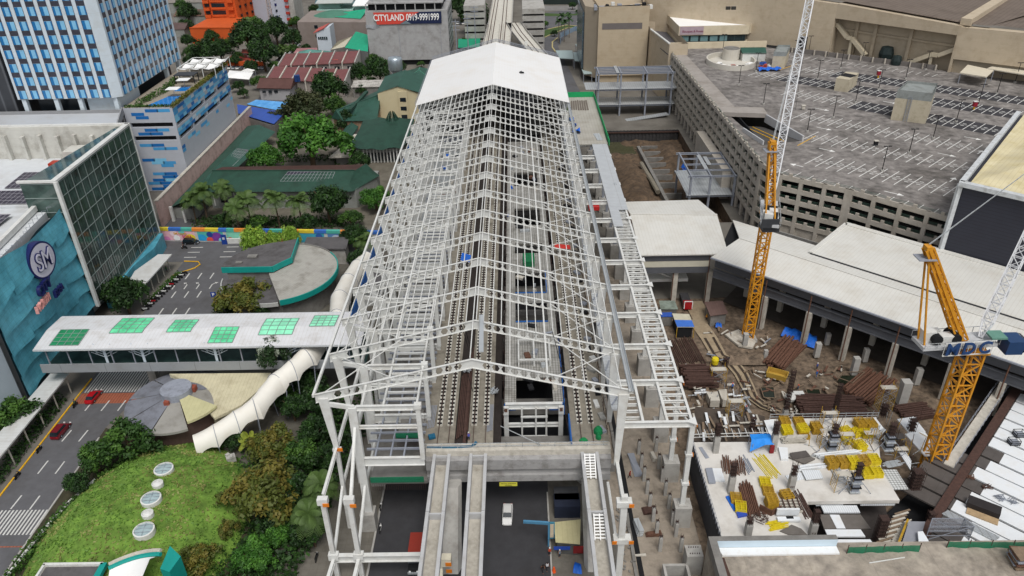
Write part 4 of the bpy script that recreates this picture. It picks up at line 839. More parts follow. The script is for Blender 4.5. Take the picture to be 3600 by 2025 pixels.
b=MB(); b.bar((-62.6,76.9,6.1),(-62.4,66,6.1),.9,.7); b.build('teal_edge',TRQ,t)
t=thing('tensile_canopy','white tensile canopy with turquoise edge at the bottom below the grass hill','canopy',(-57,74,0))
b=MB(); b.loft([[(-61.2+.6*i,75.6+.35*i-.02*i*i,6.3+.1*i)for i in range(12)],[(-60.6+.5*i,73+.3*i,5.6+.2*i)for i in range(12)],[(-60+.45*i,68,4.6+.2*i)for i in range(12)]]); b.build('membrane',WHITE2,t,smooth=True)
b=MB(); b.tube([(-61.4+.62*i,75.9+.36*i-.02*i*i,6.35+.1*i)for i in range(13)],.35,6); b.build('edge_band',TRQ,t)
b=MB(); b.tube([(-61.6+.62*i,76.5+.36*i-.02*i*i,6.5+.1*i)for i in range(13)],.3,6); b.build('stone_edge',CONC2,t)
b=MB(); b.prism([(-53.4,79.2),(-51.,77.2),(-51.6,74.4),(-53.2,75)],3,7.2); b.build('end_fin',TRQ,t)
t=thing('tiled_roundel','round red tiled roof at the bottom edge near the stepping stones','roof',(-47,71.5,0))
b=MB(); b.lathe((-47.3,71.2,0),[(2.6,0),(2.6,3.4),(3.6,3.4),(2.6,4.1),(1.6,4.15)],28); b.build('roof',M('red_roof_tile','a03f2e',.8,.15,2.,seam=[('x',.5,.08,.6)]),t)
MU=thing('mural_wall','long street wall painted with colourful mural panels along the cross street','wall',(-70,196,0))
rm=random.Random(3)
def yw(x):return 197.+(x+103)*-.075
b=MB(); b.prism([(-103.4,yw(-103.4)),(-38,yw(-38)),(-38,yw(-38)+.5),(-103.4,yw(-103.4)+.5)],0,4.); b.build('wall',M('wall_white','c3c4c0',.8,.06,.6),MU)
cols=['d8c33a','3a6fc0','b98ac2','e08a3a','4fae9e','6fb3d0','d96a4a','c5d06a','e0b23a','2f5fa8']
x=-103.4; i=0
while x<-38.5:
 w=rm.uniform(2.2,5); x2=min(x+w,-38.2); b=MB(); b.prism([(x,yw(x)-.16),(x2,yw(x2)-.16),(x2,yw(x2)+.66),(x,yw(x)+.66)],3.35,4.25,bot=True); b.build('top_panel',M('mural_'+cols[i%10],cols[i%10],.7,.1,1.),MU); x=x2; i=(i*3+1)%10
def mural(x0,x1,base,blobs):
 b=MB(); b.quad((x0,yw(x0)-.05,.35),(x1,yw(x1)-.05,.35),(x1,yw(x1)-.05,3.3),(x0,yw(x0)-.05,3.3)); pn=b.build('mural_panel',M('mural_'+base,base,.7,.1,1.),MU)
 for k,(cx,cz,r_,cc)in enumerate(blobs):
  b=MB(); X=x0+(x1-x0)*cx; pts=[(min(max(X+r_*math.cos(2*math.pi*j/18)*1.1,x0+.03),x1-.03),0,min(max(cz+r_*math.sin(2*math.pi*j/18),.36),3.28))for j in range(18)]
  b.poly([(px,yw(px)-.08-.015*k,pz)for px,_,pz in pts]); b.build('mural_shape',M('mural_'+cc,cc,.7,.1,1.),pn)
 return pn
def mtext(pn,txt,size,X,z,mat):put_text(txt,size,.02,(X,yw(X)-.2,z),(1,-.075,0),(0,0,1),mat,pn)
MRED=M('mural_crimson','c0314f',.7,.1,1.)
p1_=mural(-102.6,-93.,'e8b7c2',((.85,.8,1.6,'e5d23c'),(.1,.6,1.,'d98ac0'),(.35,2.6,1.,'f0d8de'),(.6,3.,.8,'6fc3c0'),(.42,1.1,.9,'f2f2f2')))
mtext(p1_,'SM North',.95,-97.3,2.55,M('mural_ochre','d6a32c',.7,.1,1.)); mtext(p1_,'EDSA',1.2,-95.4,1.55,MRED)
mural(-92.2,-84.6,'57b6a8',((.15,1.1,1.3,'2ea0d6'),(.75,1.4,1.7,'7a3f97'),(.45,.7,.9,'e0574a'),(.9,.6,.8,'8bd0dd'),(.48,2.4,.85,'24418f')))
mural(-83.6,-74.5,'7fc9b0',((.1,.8,.8,'d64a3a'),(.5,1.,1.2,'a5dcc8'),(.8,2.6,.7,'e8e5d0')))
b=MB(); b.box((-80,yw(-80)-.5,.75),(7.4,.5,1.5)); b.build('white_barrier',WHITE,MU)
mural(-73.5,-66,'b65a8a',((.2,1.,1.,'e5d23c'),(.6,2.,1.1,'4fae9e'),(.85,.9,.9,'d96a4a')))
mural(-65,-55,'3f9fb5',((.2,1.4,1.2,'c03a6a'),(.6,1.,1.,'e6d9a8'),(.85,2.4,.9,'2f5fa8')))
mural(-54,-42,'5a86b8',((.2,1.6,1.3,'b8c7d8'),(.5,1.,1.,'d8c33a'),(.8,1.8,1.2,'8fb0d0')))
t=thing('info_board','blue standing information board with a white icon before the mural wall','sign',(-84.1,194.3,0))
b=MB(); b.box((-84.1,194.2,1.5),(1.5,.3,3.)); b.build('panel',M('info_blue','1d3f8f',.5,.1,1.),t); b=MB(); b.box((-84.1,194.02,1.9),(.7,.04,.7)); b.build('icon',PALE,t)
t=thing('parking_sign','small blue square sign with a white P beside the olive tree','sign',(-75.3,160.5,0))
b=MB(); b.bar((-75.3,160.6,0),(-75.3,160.6,3),.1); b.build('post',STEELG,t); b=MB(); b.box((-75.3,160.5,3.2),(1.3,.12,1.3)); b.build('panel',M('info_blue','1d3f8f'),t); put_text('P',1.2,.02,(-75.3,160.42,3.2),(1,0,0),(0,0,1),WHITE2,t)
GR=M('green_sheet_roof','2e5448',.6,.1,.4,stain=.3,stsc=.15,seam=[('x',.9,.07,.85)]); GRD=M('dark_green_roof','234538',.65,.15,.5,stain=.35,stsc=.2); SCW=M('school_wall','8c8f8b',.85,.12,.5,stain=.2)
def gable(t,pts,zw,zr_,mat,wall,over=.6,axis='long'):
 """rectangular house: pts = 4 corners (xy), walls to zw, ridge at zr along the long axis"""
 P_=[Vector((*p_,0))for p_ in pts]; b=MB(); b.prism(pts,0,zw,top=False); b.build('wall',wall,t)
 if (P_[1]-P_[0]).length<(P_[2]-P_[1]).length:P_=P_[1:]+P_[:1]
 c=sum(P_,Vector())/4; P_=[c+(p_-c)*(1+over/max((p_-c).length,1))for p_ in P_]
 m1,m2=(P_[3]+P_[0])/2,(P_[1]+P_[2])/2; up=lambda v,z:(v.x,v.y,z)
 b=MB(); A_,B2,C_,D_=[up(v,zw-.1)for v in P_]; r1,r2_=up(m1,zr_),up(m2,zr_)
 b.add([A_,B2,r2_,r1,C_,D_],[(0,1,2,3),(4,5,3,2),(0,3,5),(1,4,2)]); lo=[(x,y,z-.2)for x,y,z in (A_,B2,C_,D_)]; b.add(lo,[(3,2,1,0)]); b.build('roof',mat,t)
 b=MB(); b.bar(r1,r2_,.35,.2); b.build('ridge_cap',mat,t)
def hip(t,pts,zw,zr_,mat,wall,over=.6):
 P_=[Vector((*p_,0))for p_ in pts]; b=MB(); b.prism(pts,0,zw,top=False); b.build('wall',wall,t)
 if (P_[1]-P_[0]).length<(P_[2]-P_[1]).length:P_=P_[1:]+P_[:1]
 c=sum(P_,Vector())/4; P_=[c+(p_-c)*(1+over/max((p_-c).length,1))for p_ in P_]
 m1,m2=(P_[3]+P_[0])/2,(P_[1]+P_[2])/2; ins=min(.45,(P_[0]-P_[3]).length/2/(m2-m1).length); r1,r2_=m1.lerp(m2,ins),m2.lerp(m1,ins)
 b=MB(); b.add([(*v.xy,zw-.05)for v in P_]+[(*r1.xy,zr_),(*r2_.xy,zr_)],[(0,1,5,4),(1,2,5),(2,3,4,5),(3,0,4),(3,2,1,0)]); b.build('roof',mat,t)
 b=MB(); b.bar((*r1.xy,zr_+.03),(*r2_.xy,zr_+.03),.3,.12)
 for i,r_ in ((0,r1),(3,r1),(1,r2_),(2,r2_)):b.bar((*P_[i].xy,zw),(*r_.xy,zr_+.02),.22,.1)
 b.build('ridge_cap',M('pale_green_ridge','4f8a74',.6,.1,1.)if mat is GR else mat,t)
t=thing('school_building','long school building with dark green roof and solar panels behind coconut palms','building',(-70,228,0)); SCH=t
b=MB(); b.prism([(-96,219.5),(-50,217.8),(-45,228.8),(-45,233),(-96,236)],0,6.3); b.build('wall',SCW,t)
b=MB(); b.loft([[(-97,218.,6.2),(-50.6,216.4,6.2),(-44.2,229,6.2)],[(-97,221,7.6),(-52,219.6,7.6),(-46.6,230.6,7.6)],[(-97,227.6,9.4),(-51.2,225.6,9.4),(-48.6,231.6,9.4)]]); b.build('roof',GRD,t)
b=MB(); b.loft([[(-97,227.6,9.4),(-51.2,225.6,9.4)],[(-97,236,7.4),(-50,236,7.4)]]); b.build('roof',M('rusty_brown_roof','4a322c',.8,.2,.6,stain=.3),t)
b=MB(); b.bar((-97,227.6,9.5),(-51.2,225.6,9.5),.4,.25); b.build('ridge_cap',GRD,t)
solar(t,[(-74,221.4,7.9),(-58,221,7.9),(-57.4,225.2,9.2),(-72.4,226,9.3)],14,3)
b=MB()
for i in range(14):x=-95+3.3*i; b.bar((x,219.3-.03*i,1.),(x,219.3-.03*i,5.4),.3)
b.build('pilaster',WHITE,t)
for i in range(12):
 b=MB(); x=-93+3.4*i; b.quad((x,219.35-.036*i*.9,2),(x+2,219.3-.036*i*.9,2),(x+2,219.3-.036*i*.9,4.6),(x,219.35-.036*i*.9,4.6)); b.build('window',GLASSD,t)
t=thing('gymnasium','green sloping roof hall beside the pinkish wall with a grey solar array','building',(-100,250,0))
b=MB(); b.prism([(-106,213),(-98.6,211),(-96.6,284),(-105.6,288)],0,3.5); b.build('wall',SCW,t)
b=MB(); b.loft([[(-106.1,212.4,3.6),(-105.6,290,3.6)],[(-101.5,211.,5.9),(-99,284,5.9)],[(-97.4,210.,4.6),(-91.5,279,4.6)]]); b.build('roof',GR,t)
solar(t,[(-99.8,243,5.7),(-96.2,243,5.1),(-95.4,258,5.15),(-99.4,258,5.8)],8,6)
b=MB(); b.box((-105,210.5,2.4),(.8,.8,4.8)); b.box((-101,209.5,2.4),(.6,.6,4.8)); b.build('porch_post',WHITE,t)
t=thing('green_hall','large green gabled hall with a long roof vent left of the beige chapel','building',(-63,312,0))
gable(t,[(-71.5,290),(-66.6,286),(-54,285.4),(-57,331)],6.5,10.,GR,M('tan_hall_wall','9a7f68',.85,.1,.6),.8)
b=MB(); b.bar((-64.4,289,9.4),(-61.5,312,10.),1.3,.9); b.build('roof_vent',GRD,t)
t=thing('beige_chapel','beige gable fronted school block with green roof beside the station','building',(-47,312,0)); BW=M('beige_render','c9bd9b',.8,.05,.4,stain=.12,stsc=.2)
b=MB(); b.add([(-55.3,302.2,0),(-40,303.5,0),(-40,303.5,11.6),(-44.6,303.1,13.8),(-47.4,302.9,14.4),(-50,302.7,13.8),(-55.3,302.2,12)],[(0,1,2,3,4,5,6)]); b.prism([(-55.3,302.3),(-38.5,303.7),(-38.5,329),(-55.3,327)],0,11.6); b.build('wall',BW,t)
b=MB(); b.loft([[(-56,302,12.),(-56,328,12.)],[(-47.2,302.5,14.6),(-47.2,328,14.6)],[(-38,303,11.6),(-38,329,11.6)]]); b.build('roof',GR,t)
b=MB(); b.prism([(-47.2,302.7),(-43.6,303),(-43.6,302.5),(-47.2,302.2)],0,12.6); b.build('window_bay',BW,t)
for z in (9.2,5.6,2.2):
 b=MB(); b.box((-45.4,302.3,z),(2.4,.1,1.6)); b.build('window',GLASSD,t)
t=thing('church','hall with warped dark green roof with spiked crown and white pillared walls','church',(-50,268,0))
b=MB(); b.prism([(-57,257),(-41,257.6),(-41,282),(-57.5,278)],0,5.); b.build('wall',M('church_wall','a5a6a3',.8,.08,.5),t)
b=MB()
for i in range(14):x=-56.6+1.18*i; b.box((x,256.8,2.6),(.35,.5,5.));
b.build('pillar',WHITE,t)
b=MB()
for i in range(13):x=-56.+1.18*i; b.quad((x-.3,256.85,.6),(x+.3,256.85,.6),(x+.3,256.85,3.8),(x-.3,256.85,3.8))
b.build('slit_window',GLASSD,t)
b=MB(); rows=[]
for j in range(9):
 w=j/8; rows.append([(-58.6+19.6*k/10+.6*w,254.5+27*w+.8*math.sin(k*.9),6.+2.6*math.sin(min(1,w*1.15)*1.5)*(.55+.45*math.sin(k/10*math.pi))+(1.2 if k in (0,10)and w<.2 else 0)+.35*math.sin(k*1.9+j))for k in range(11)])
b.loft(rows); b.build('roof',GRD,t,smooth=True)
b=MB()
for i in range(9):a=R(40*i); b.bar((-46.6+2.6*math.cos(a),279+2.6*math.sin(a),8),(-46.6+.9*math.cos(a),279+.9*math.sin(a),11.6),.8,.5,(0,0,1),.2,.2)
b.build('roof_crown',GRD,t)
t=thing('covered_walk','white flat roofed porch beside the church with the warped green roof','porch',(-60,258,0))
b=MB(); b.prism([(-66,253),(-58.4,253),(-58.4,262),(-64,262)],3.4,3.7,bot=True); b.prism([(-62.5,262),(-58.,262),(-58.,276),(-61,276)],3.8,4.2,bot=True); b.build('roof',CONC2,t)
b=MB(); b.prism([(-64,255),(-59,255),(-59,261),(-63,261)],0,3.4); b.build('wall',CONC3,t)
t=thing('small_green_house','small green roofed house squeezed between the bright tree and the church','house',(-63,284,0)); gable(t,[(-66,272),(-61.5,272),(-61.,284),(-65.5,284)],4.5,6.,GR,SCW,.4)
t=thing('water_tank','big silver water tank standing behind the green chapel roof','tank',(-52,334,0))
b=MB(); b.lathe((-52.4,336,12),[(0.02,0),(2.6,.2),(3.2,1.),(3.2,5.2),(2.7,6.2),(.02,6.6)],24); b.build('tank',M('tank_steel','a9b4bb',.3,.1,.8,metal=.6),t,smooth=True)
b=MB()
for i in range(6):a=R(60*i); b.bar((-52.4+2.6*math.cos(a),336+2.6*math.sin(a),0),(-52.4+2.6*math.cos(a),336+2.6*math.sin(a),12.4),.3)
b.build('leg',STEELG,t)
t=thing('green_hip_house','small green hipped roof house behind the silver tank beside the station','house',(-42,345,0)); hip(t,[(-49,336),(-37,336),(-37,352),(-49,352)],8,11,GR,SCW)
t=thing('rust_shed','long shed with patchwork rusty white sheet roof behind the green hall','shed',(-66,340,0)); b=MB(); b.prism([(-73,339),(-57,339),(-57,346),(-73,346)],0,4.5); b.build('wall',CONC3,t)
b=MB(); b.prism([(-73.5,338.5),(-56.5,338.5),(-56.5,346.5),(-73.5,346.5)],4.5,lambda p_:4.8+.1*(p_[1]-338)); b.build('roof',M('patchwork_roof','b8b4ae',.8,.1,.4,stain=.6,stsc=.5,seam=[('x',1.,.08,.7)]),t)
# ================================================================ city behind, seen to the top of the frame
t=thing('billboard_block','tall grey unfinished concrete block carrying the red and navy lettered billboard','building',(-55,415,0)); CL=t
RAWC=M('raw_concrete_wall','a3a3a3',.9,.1,.5,stain=.3,stsc=.2,seam=[('z',3.2,.05,.85),('x',9.,.05,.85)])
CX0,CX1,CY0,CY1=-74.2,-33.2,395.,425.
b=MB(); b.prism([(CX0,CY0),(CX1,CY0),(CX1,CY1),(CX0,CY1)],2.6,26.8,bot=True); b.build('wall',RAWC,t)
b=MB(); b.prism([(CX0+1,CY0+1),(CX1-1,CY0+1),(CX1-1,CY1),(CX0+1,CY1)],0,2.6); b.prism([(CX0+1.5,CY0+2),(CX1-3,CY0+2),(CX1-3,CY1),(CX0+1.5,CY1)],26.9,30.); b.build('dark_storey',DARK,t)
for i in range(9):
 b=MB(); b.box((CX0+.6+4.9*i,CY0+.6,26.8),(.5,.5,3.3),base=True); b.build('column',RAWC,t)
b=MB(); b.prism([(CX0+1,CY0+.2),(CX1-2,CY0+.2),(CX1-2,CY1),(CX0+1,CY1)],30.,30.6,bot=True); b.prism([(CX0+4,CY0+2.5),(CX1-3,CY0+2.5),(CX1-3,CY1),(CX0+4,CY1)],30.6,32.6); b.build('upper_slab',RAWC,t)
b=MB()
for k in range(3):
 for i in range(24):b.box((CX0+5.5+1.42*i,CY0+3.2,32.6+3*k),(.45,.5,2.8),base=True)
 b.prism([(CX0+4,CY0+2.6),(CX1-3,CY0+2.6),(CX1-3,CY1),(CX0+4,CY1)],35.3+3*k,35.6+3*k,bot=True)
b.build('upper_fins',M('pale_fins','b9bbba',.8,.08,.6),t)
b=MB(); b.prism([(CX0+4.5,CY0+4),(CX1-4,CY0+4),(CX1-4,CY1-1),(CX0+4.5,CY1-1)],32.7,45); b.build('upper_core',DARK,t)
for k in range(7):
 for j in range(5):
  b=MB(); z=4+3.3*k; y=CY0+3+5.4*j; b.quad((CX1+.04,y,z),(CX1+.04,y+2.8,z),(CX1+.04,y+2.8,z+1.5),(CX1+.04,y,z+1.5)); b.build('window',DARK,t)
b=MB(); b.bar((CX0+16,CY0-.1,3),(CX0+16,CY0-.1,22),.12); b.bar((CX1-4,CY0-.1,4),(CX1-4,CY0-.1,24),.14); b.build('drain_pipe',STEELG,t)
t=thing('billboard','red and navy billboard with white lettering on the raw concrete block','billboard',(-53,394.7,20)); yb_=CY0-.5
P_=[QY('B',*p_,yb_)for p_ in ((450,310),(1262,292),(1257,142),(398,158))]; ps=QY('B',975,150,yb_),QY('B',735,302,yb_)
b=MB(); b.poly([P_[0],ps[1],ps[0],P_[3]]); b.build('red_half',M('billboard_red','d0493c',.5,.05,1.),t)
b=MB(); b.poly([ps[1],P_[1],P_[2],ps[0]]); b.build('navy_half',M('billboard_navy','1a2547',.5,.05,1.),t)
a_,c_=QY('B',740,302,yb_-.05),QY('B',880,300,yb_-.05); m_=QY('B',812,258,yb_-.05); b=MB(); b.poly([a_,c_,m_]); b.build('corner_patch',M('billboard_grey','6f7f86',.5,.1,1.),t)
c0=QY('B',596,226,yb_-.1); c1=QY('B',1022,218,yb_-.1)
bold('CITYLAND',4.3,.03,.07,c0,WHITE2,t,'lettering',0,.74,right=(1,0,0)); bold('0919-9991999',4.5,.03,.07,c1,WHITE2,t,'lettering',0,.63,right=(1,0,0))
b=MB(); b.loft([[(-74.4+1.1*i,yb_+.2-.3*math.sin(i),18.6+.5*math.sin(i*1.3))for i in range(7)],[(-74.4+1.1*i,yb_-.3,20.4)for i in range(7)]]); b.build('loose_sheet',M('torn_white_sheet','b9bcc2',.6,.1,1.),t)
t=thing('grey_hall','wide windowless grey brown building with a green dome roof left of the raw concrete block','building',(-103,452,0))
GBW=M('grey_brown_wall','8a7f79',.85,.06,.4,stain=.15)
b=MB(); b.prism([(-121.2,440.6),(-82,436.2),(-82,470),(-121.2,474)],0,13.6); b.build('wall',GBW,t)
b=MB(); rows=[[(-104+12*math.cos(a)*r_,459+9*math.sin(a)*r_,13.6+2.6*(1-r_*r_))for a in [2*math.pi*j/20 for j in range(21)]]for r_ in (1,.75,.5,.25,.02)]; b.loft(rows); b.build('dome_roof',M('faded_green_roof','4a7a68',.7,.1,.5,stain=.3),t)
for z in (11,6):
 b=MB(); b.quad((-111.8,439.5,z-.9),(-109.8,439.3,z-.9),(-109.8,439.3,z+.9),(-111.8,439.5,z+.9)); b.build('window',GLASSD,t)
TG=M('green_tarp_roof','169a75',.6,.12,.5)
for i,(pts,z0,z1,lab)in enumerate((([('A',2060,215),('A',2390,235),('A',2480,110),('A',2180,150)],14,15.5,'bright green sheet roof with folded ridge on top of the grey brown building'),([('A',2190,600),('A',2480,650),('A',2490,440),('A',2330,395)],9,12,'steep bright green sheet roof at the foot of the raw concrete block'),([('B',1470,490),('B',1750,465),('B',1740,590),('B',1470,600)],5,6.,'bright green sheet roof between the concrete block and the viaduct'))):
 t=thing('green_sheet_roof',lab,'roof',(*Q2(*pts[0],z0),0)); b=MB(); A_=[Q(*pts[k],z0 if k<2 else z1)for k in range(4)]; c_=[(v.x,v.y)for v in A_]
 b.poly(A_); b.build('roof',TG,t); b=MB(); b.prism([(x*.995+.005*c_[0][0],y)for x,y in c_],0,z0-.1); b.build('wall',M('shed_wall_grey','6f7070',.9,.1,.6),t)
t=thing('white_stair_house','small white house with red mono pitch roof beside the cream shed','house',(*Q2('A',1880,650,0),0)); p_=Q('A',1865,655,2)
b=MB(); x,y=p_.x,p_.y; b.prism([(x,y),(x+7.5,y+.4),(x+7.5,y+11),(x,y+11)],0,lambda q_:12.4+.35*(q_[0]-x)); b.build('wall',M('pale_blue_render','c3ccd4',.7,.05,.6),t)
b=MB(); b.prism([(x-1.4,y-.6),(x+4.6,y-.4),(x+5.2,y+11.5),(x-1.4,y+11.5)],lambda q_:12.5+.4*(q_[0]-x),lambda q_:12.8+.4*(q_[0]-x),bot=True); b.build('roof',M('faded_red_roof','b8564f',.7,.1,.6),t)
for i in range(5):
 b=MB(); b.box((x+1.+1.05*i,y-.03,9.2),(.8,.08,1.5)); b.build('window',GLASSD,t)
t=thing('cream_shed','cream corrugated sloping shed roof between white house and bright green roof','shed',(*Q2('A',2100,600,3),0)); A_=[Q('A',2010,625,4),Q('A',2190,590,4),Q('A',2280,455,7),Q('A',2100,520,7)]
b=MB(); b.poly(A_); b.build('roof',M('cream_corrugated','bdb8a6',.8,.08,.5,seam=[('x',.8,.08,.8)]),t); b=MB(); b.prism([(v.x,v.y)for v in A_],0,3.9); b.build('wall',CONC3,t)
TH_R=M('maroon_sheet_roof','754848',.7,.1,.5,stain=.2,seam=[('x',.7,.07,.85)]); TH_W=M('townhouse_wall','9c948e',.85,.12,.6,stain=.3)
for row,(pa,pb,n_,dy,h,lab)in enumerate(((Q('A',1360,830,6.5),Q('A',2320,790,6.5),6,14,6.4,'row of maroon roofed townhouses with balconies, farther row'),(Q('A',1215,985,6.5),Q('A',2190,1035,6.5),6,15,6.2,'row of maroon roofed townhouses split by grey party walls, nearer row'))):
 t=thing('townhouse_row',lab,'townhouses',(pa.x,pa.y,0)); d=(pb-pa)/n_
 for i in range(n_):
  a_=pa+d*i; b=MB(); c_=[(a_.x,a_.y),(a_.x+d.x,a_.y+d.y),(a_.x+d.x,a_.y+d.y+dy),(a_.x,a_.y+dy)]
  b.prism(c_,0,h); b.build('house_wall',TH_W,t)
  b=MB(); b.prism([(c_[0][0]+.3,c_[0][1]-.8),(c_[1][0]-.3,c_[1][1]-.8),(c_[1][0]-.3,c_[2][1]),(c_[0][0]+.3,c_[2][1])],lambda q_:h+.2+.14*(q_[1]-a_.y),lambda q_:h+.45+.14*(q_[1]-a_.y),bot=True); b.build('roof',TH_R,t)
  b=MB(); b.prism([(c_[0][0]-.25,c_[0][1]-1.2),(c_[0][0]+.28,c_[0][1]-1.2),(c_[0][0]+.28,c_[2][1]+.4),(c_[0][0]-.25,c_[2][1]+.4)],0,lambda q_:h+1.1+.14*(q_[1]-a_.y)); b.build('party_wall',CONC2 if i%2 else CONC,t)
  b=MB(); b.box((a_.x+d.x*.55,a_.y-.06,4.6),(2.4,.1,1.2)); b.box((a_.x+d.x*.5,a_.y-.06,1.5),(1.6,.1,2.4)); b.build('window',GLASSD,t)
  if row==0:
   b=MB(); b.box((a_.x+d.x*.55,a_.y-1.1,2.9),(4.6,2.,.5)); b.build('balcony',TH_R,t); b=MB(); b.box((a_.x+d.x*.55,a_.y-2.1,3.6),(4.6,.12,.8)); b.build('balcony_rail',WHITE,t)
 a_=pb; b=MB(); b.prism([(a_.x-.25,a_.y-1.2),(a_.x+.28,a_.y-1.2),(a_.x+.28,a_.y+dy+.4),(a_.x-.25,a_.y+dy+.4)],0,lambda q_:h+1.1+.14*(q_[1]-a_.y)); b.build('party_wall',CONC,t)
for i,(px,py,lab)in enumerate(((1580,995,'pair of blue rooftop water drums on the nearer townhouse row, western drum'),(1612,992,'pair of blue rooftop water drums on the nearer townhouse row, eastern drum'))):
 p_=Q('A',px,py+25,7.4); b=MB(); b.cyl((p_.x,p_.y,7.2),(p_.x,p_.y,9.9),.75,n=14); b.cyl((p_.x,p_.y,9.9),(p_.x,p_.y,10.3),.75,.25,n=14); tag(b.build('water_drum',M('blue_drum','223f74',.4,.1,1.),loc=(p_.x,p_.y,7.2)),lab,'water drum','rooftop water drums')
t=thing('brown_roof_house','low house with dark brown roof and long window band by the side street','house',(*Q2('A',1300,1200,0),0)); gable(t,[Q2('A',1140,1255,0),Q2('A',1520,1265,0),(Q('A',1520,1265,0).x,Q('A',1520,1265,0).y+12),(Q('A',1140,1255,0).x,Q('A',1140,1255,0).y+12)],5.6,8.2,M('brown_sheet_roof','5a3d38',.75,.12,.6,stain=.2),M('grey_house_wall','a7a6a8',.8,.06,.6),1.2)
for i in range(5):
 p_=QY('A',1165+75*i,1190,Q('A',1300,1262,0).y-.15); b=MB(); b.box((p_.x+.6,p_.y,4.),(1.6,.1,1.1)); b.build('window',GLASSD,t)
for nm,pts,z0,z1,col_,lab in (('blue_roof',(('A',835,1312),('A',1445,1412),('A',1300,1560),('A',848,1425)),5.,5.6,'2f52a5','large royal blue sheet roof beside the pinkish boundary wall'),('blue_roof',(('A',955,1310),('A',1390,1395),('A',1545,1290),('A',1075,1255)),4.8,5.4,'3f8fd6','light blue patchwork sheet roof behind the royal blue roof')):
 t=thing('blue_roof_shed',lab,'shed',(*Q2(*pts[0],z0),0)); A_=[Q(*pts[k],z0 if k<2 else z1)for k in range(4)]; b=MB(); b.poly(A_); b.build('roof',M(lab[:12],col_,.6,.1,.3,seam=[('x',4.,.1,.8)],tint=srgb('6fb1e6')if z0<5 else None),t)
 b=MB(); b.prism([(v.x,v.y)for v in A_],0,min(z0,z1)-.2); b.build('wall',CONC3,t)
t=thing('street_awning','white fabric market awning behind the parking podium','awning',(-100,325,0))
for i,pts in enumerate((((690,975),(985,1000),(1040,910),(740,885)),((870,905),(1020,905),(1060,880),(920,875)))):
 A_=[Q('A',*p_,3.6+(.8 if k>1 else 0))for k,p_ in enumerate(pts)]; c=sum(A_,Vector())/4+Vector((0,0,1.2)); b=MB(); b.add(A_+[c],[(0,1,4),(1,2,4),(2,3,4),(3,0,4)]); b.build('canopy',WHITE2,t)
 b=MB();[b.bar((v.x,v.y,0),v,.15)for v in A_]; b.build('post',STEELG,t)
hs_=Q('A',1700,745,5); t=thing('hip_roof_house','house with pale green hipped roof behind the farther townhouse row','house',(hs_.x,hs_.y,0)); x0_,x1_,yq=Q('A',1500,755,5).x,Q('A',1920,755,5).x,Q('A',1700,755,5).y
hip(t,[(x0_,yq),(x1_,yq),(x1_,yq+17),(x0_,yq+17)],5,8.2,M('faded_teal_roof','5b8f86',.7,.1,.5,stain=.2),SCW)
for lab,pts,z,col_ in (('flat faded red roof beside the hipped green house','((1960,745),(2105,755),(2120,675),(1975,675))',7.5,'b5544c'),('patchy pink and maroon sheet roof behind the hipped green house','((1545,670),(1850,660),(1840,600),(1590,605))',5,'a8767a')):
 pts=eval(pts); A_=[Q('A',*p_,z)for p_ in pts]; t=thing('sheet_roof_house',lab,'house',(A_[0].x,A_[0].y,0)); b=MB(); b.poly(A_); b.build('roof',M(lab[:10],col_,.7,.15,.5,stain=.3,seam=[('x',1.,.08,.85)]),t); b=MB(); b.prism([(v.x,v.y)for v in A_],0,z-.15); b.build('wall',SCW,t)
OR=M('orange_render','c4551f',.75,.06,.4,stain=.12); t=thing('orange_building','bright orange building with balconies and a windowless orange annex wall','building',(-180,470,0))
b=MB(); b.prism([(-186.7,451.8),(-163,450),(-160,480),(-186,484)],0,9.2); b.build('annex',OR,t); b=MB(); b.bar((-186.7,451.8,9.4),(-163,450,9.4),.5,.6); b.build('coping',OR,t)
b=MB(); b.prism([(-188,482),(-168,481),(-162,500),(-186,510)],0,34); b.build('wall',OR,t)
for k in range(7):
 for x in (-186,-171.4):
  b=MB(); b.box((x+.6,480.9,6+4.2*k),(3.4,2.6,1.5)); b.build('balcony',OR,t); b=MB(); b.box((x+.6,481.6,8+4.2*k),(2.8,.4,1.6)); b.build('window',GLASSD,t)
 b=MB(); b.box((-178.6,481.5,6.2+4.2*k),(9,.8,1.2)); b.build('spandrel',OR,t); b=MB(); b.box((-178.6,481.4,8+4.2*k),(8,.3,2.2)); b.build('window',GLASSD,t)
for k in range(5):
 for j in range(3):
  b=MB(); x=-166.6+1.7*j; y=485.3+5.3*j; b.box((x,y,10+5*k),(1.2,3.4,1.3),.3); b.build('window',GLASSD,t)
t=thing('white_apartment_block','tall white apartment block with red trimmed balconies behind the trees','building',(-150,500,0)); WB=M('white_block_wall','b6bcc8',.7,.05,.4,seam=[('z',4.2,.05,.9)])
b=MB(); b.prism([(-169,500),(-149.5,492),(-149.5,516),(-169,520)],0,40); b.prism([(-149.4,490),(-138,487),(-138,510),(-149.4,514)],0,40); b.build('wall',WB,t)
b=MB(); b.prism([(-137.9,487.5),(-134.5,488),(-134.5,508),(-137.9,509)],0,40); b.build('grey_stack',CONC,t)
for k in range(9):
 b=MB(); b.box((-138.6,486.6,3+3.6*k),(2.2,1.6,1.3)); b.build('balcony',M('red_balcony','a33428' if k%2==0 else 'c9cbd0',.7,.05,1.),t)
 b=MB(); b.box((-146,489.,4+3.6*k),(1.4,.4,1.4),.25); b.build('window',NAVY if k%2 else GLASSD,t); b=MB(); b.box((-149.6,490.2,4.5+3.6*k),(3,.6,2)); b.build('aircon_ledge',STEELG,t)
t=thing('radio_mast','thin lattice radio mast before the white apartment block','mast',(*Q2('A',1310,530,0),0)); p_=Q('A',1310,530,0); b=MB()
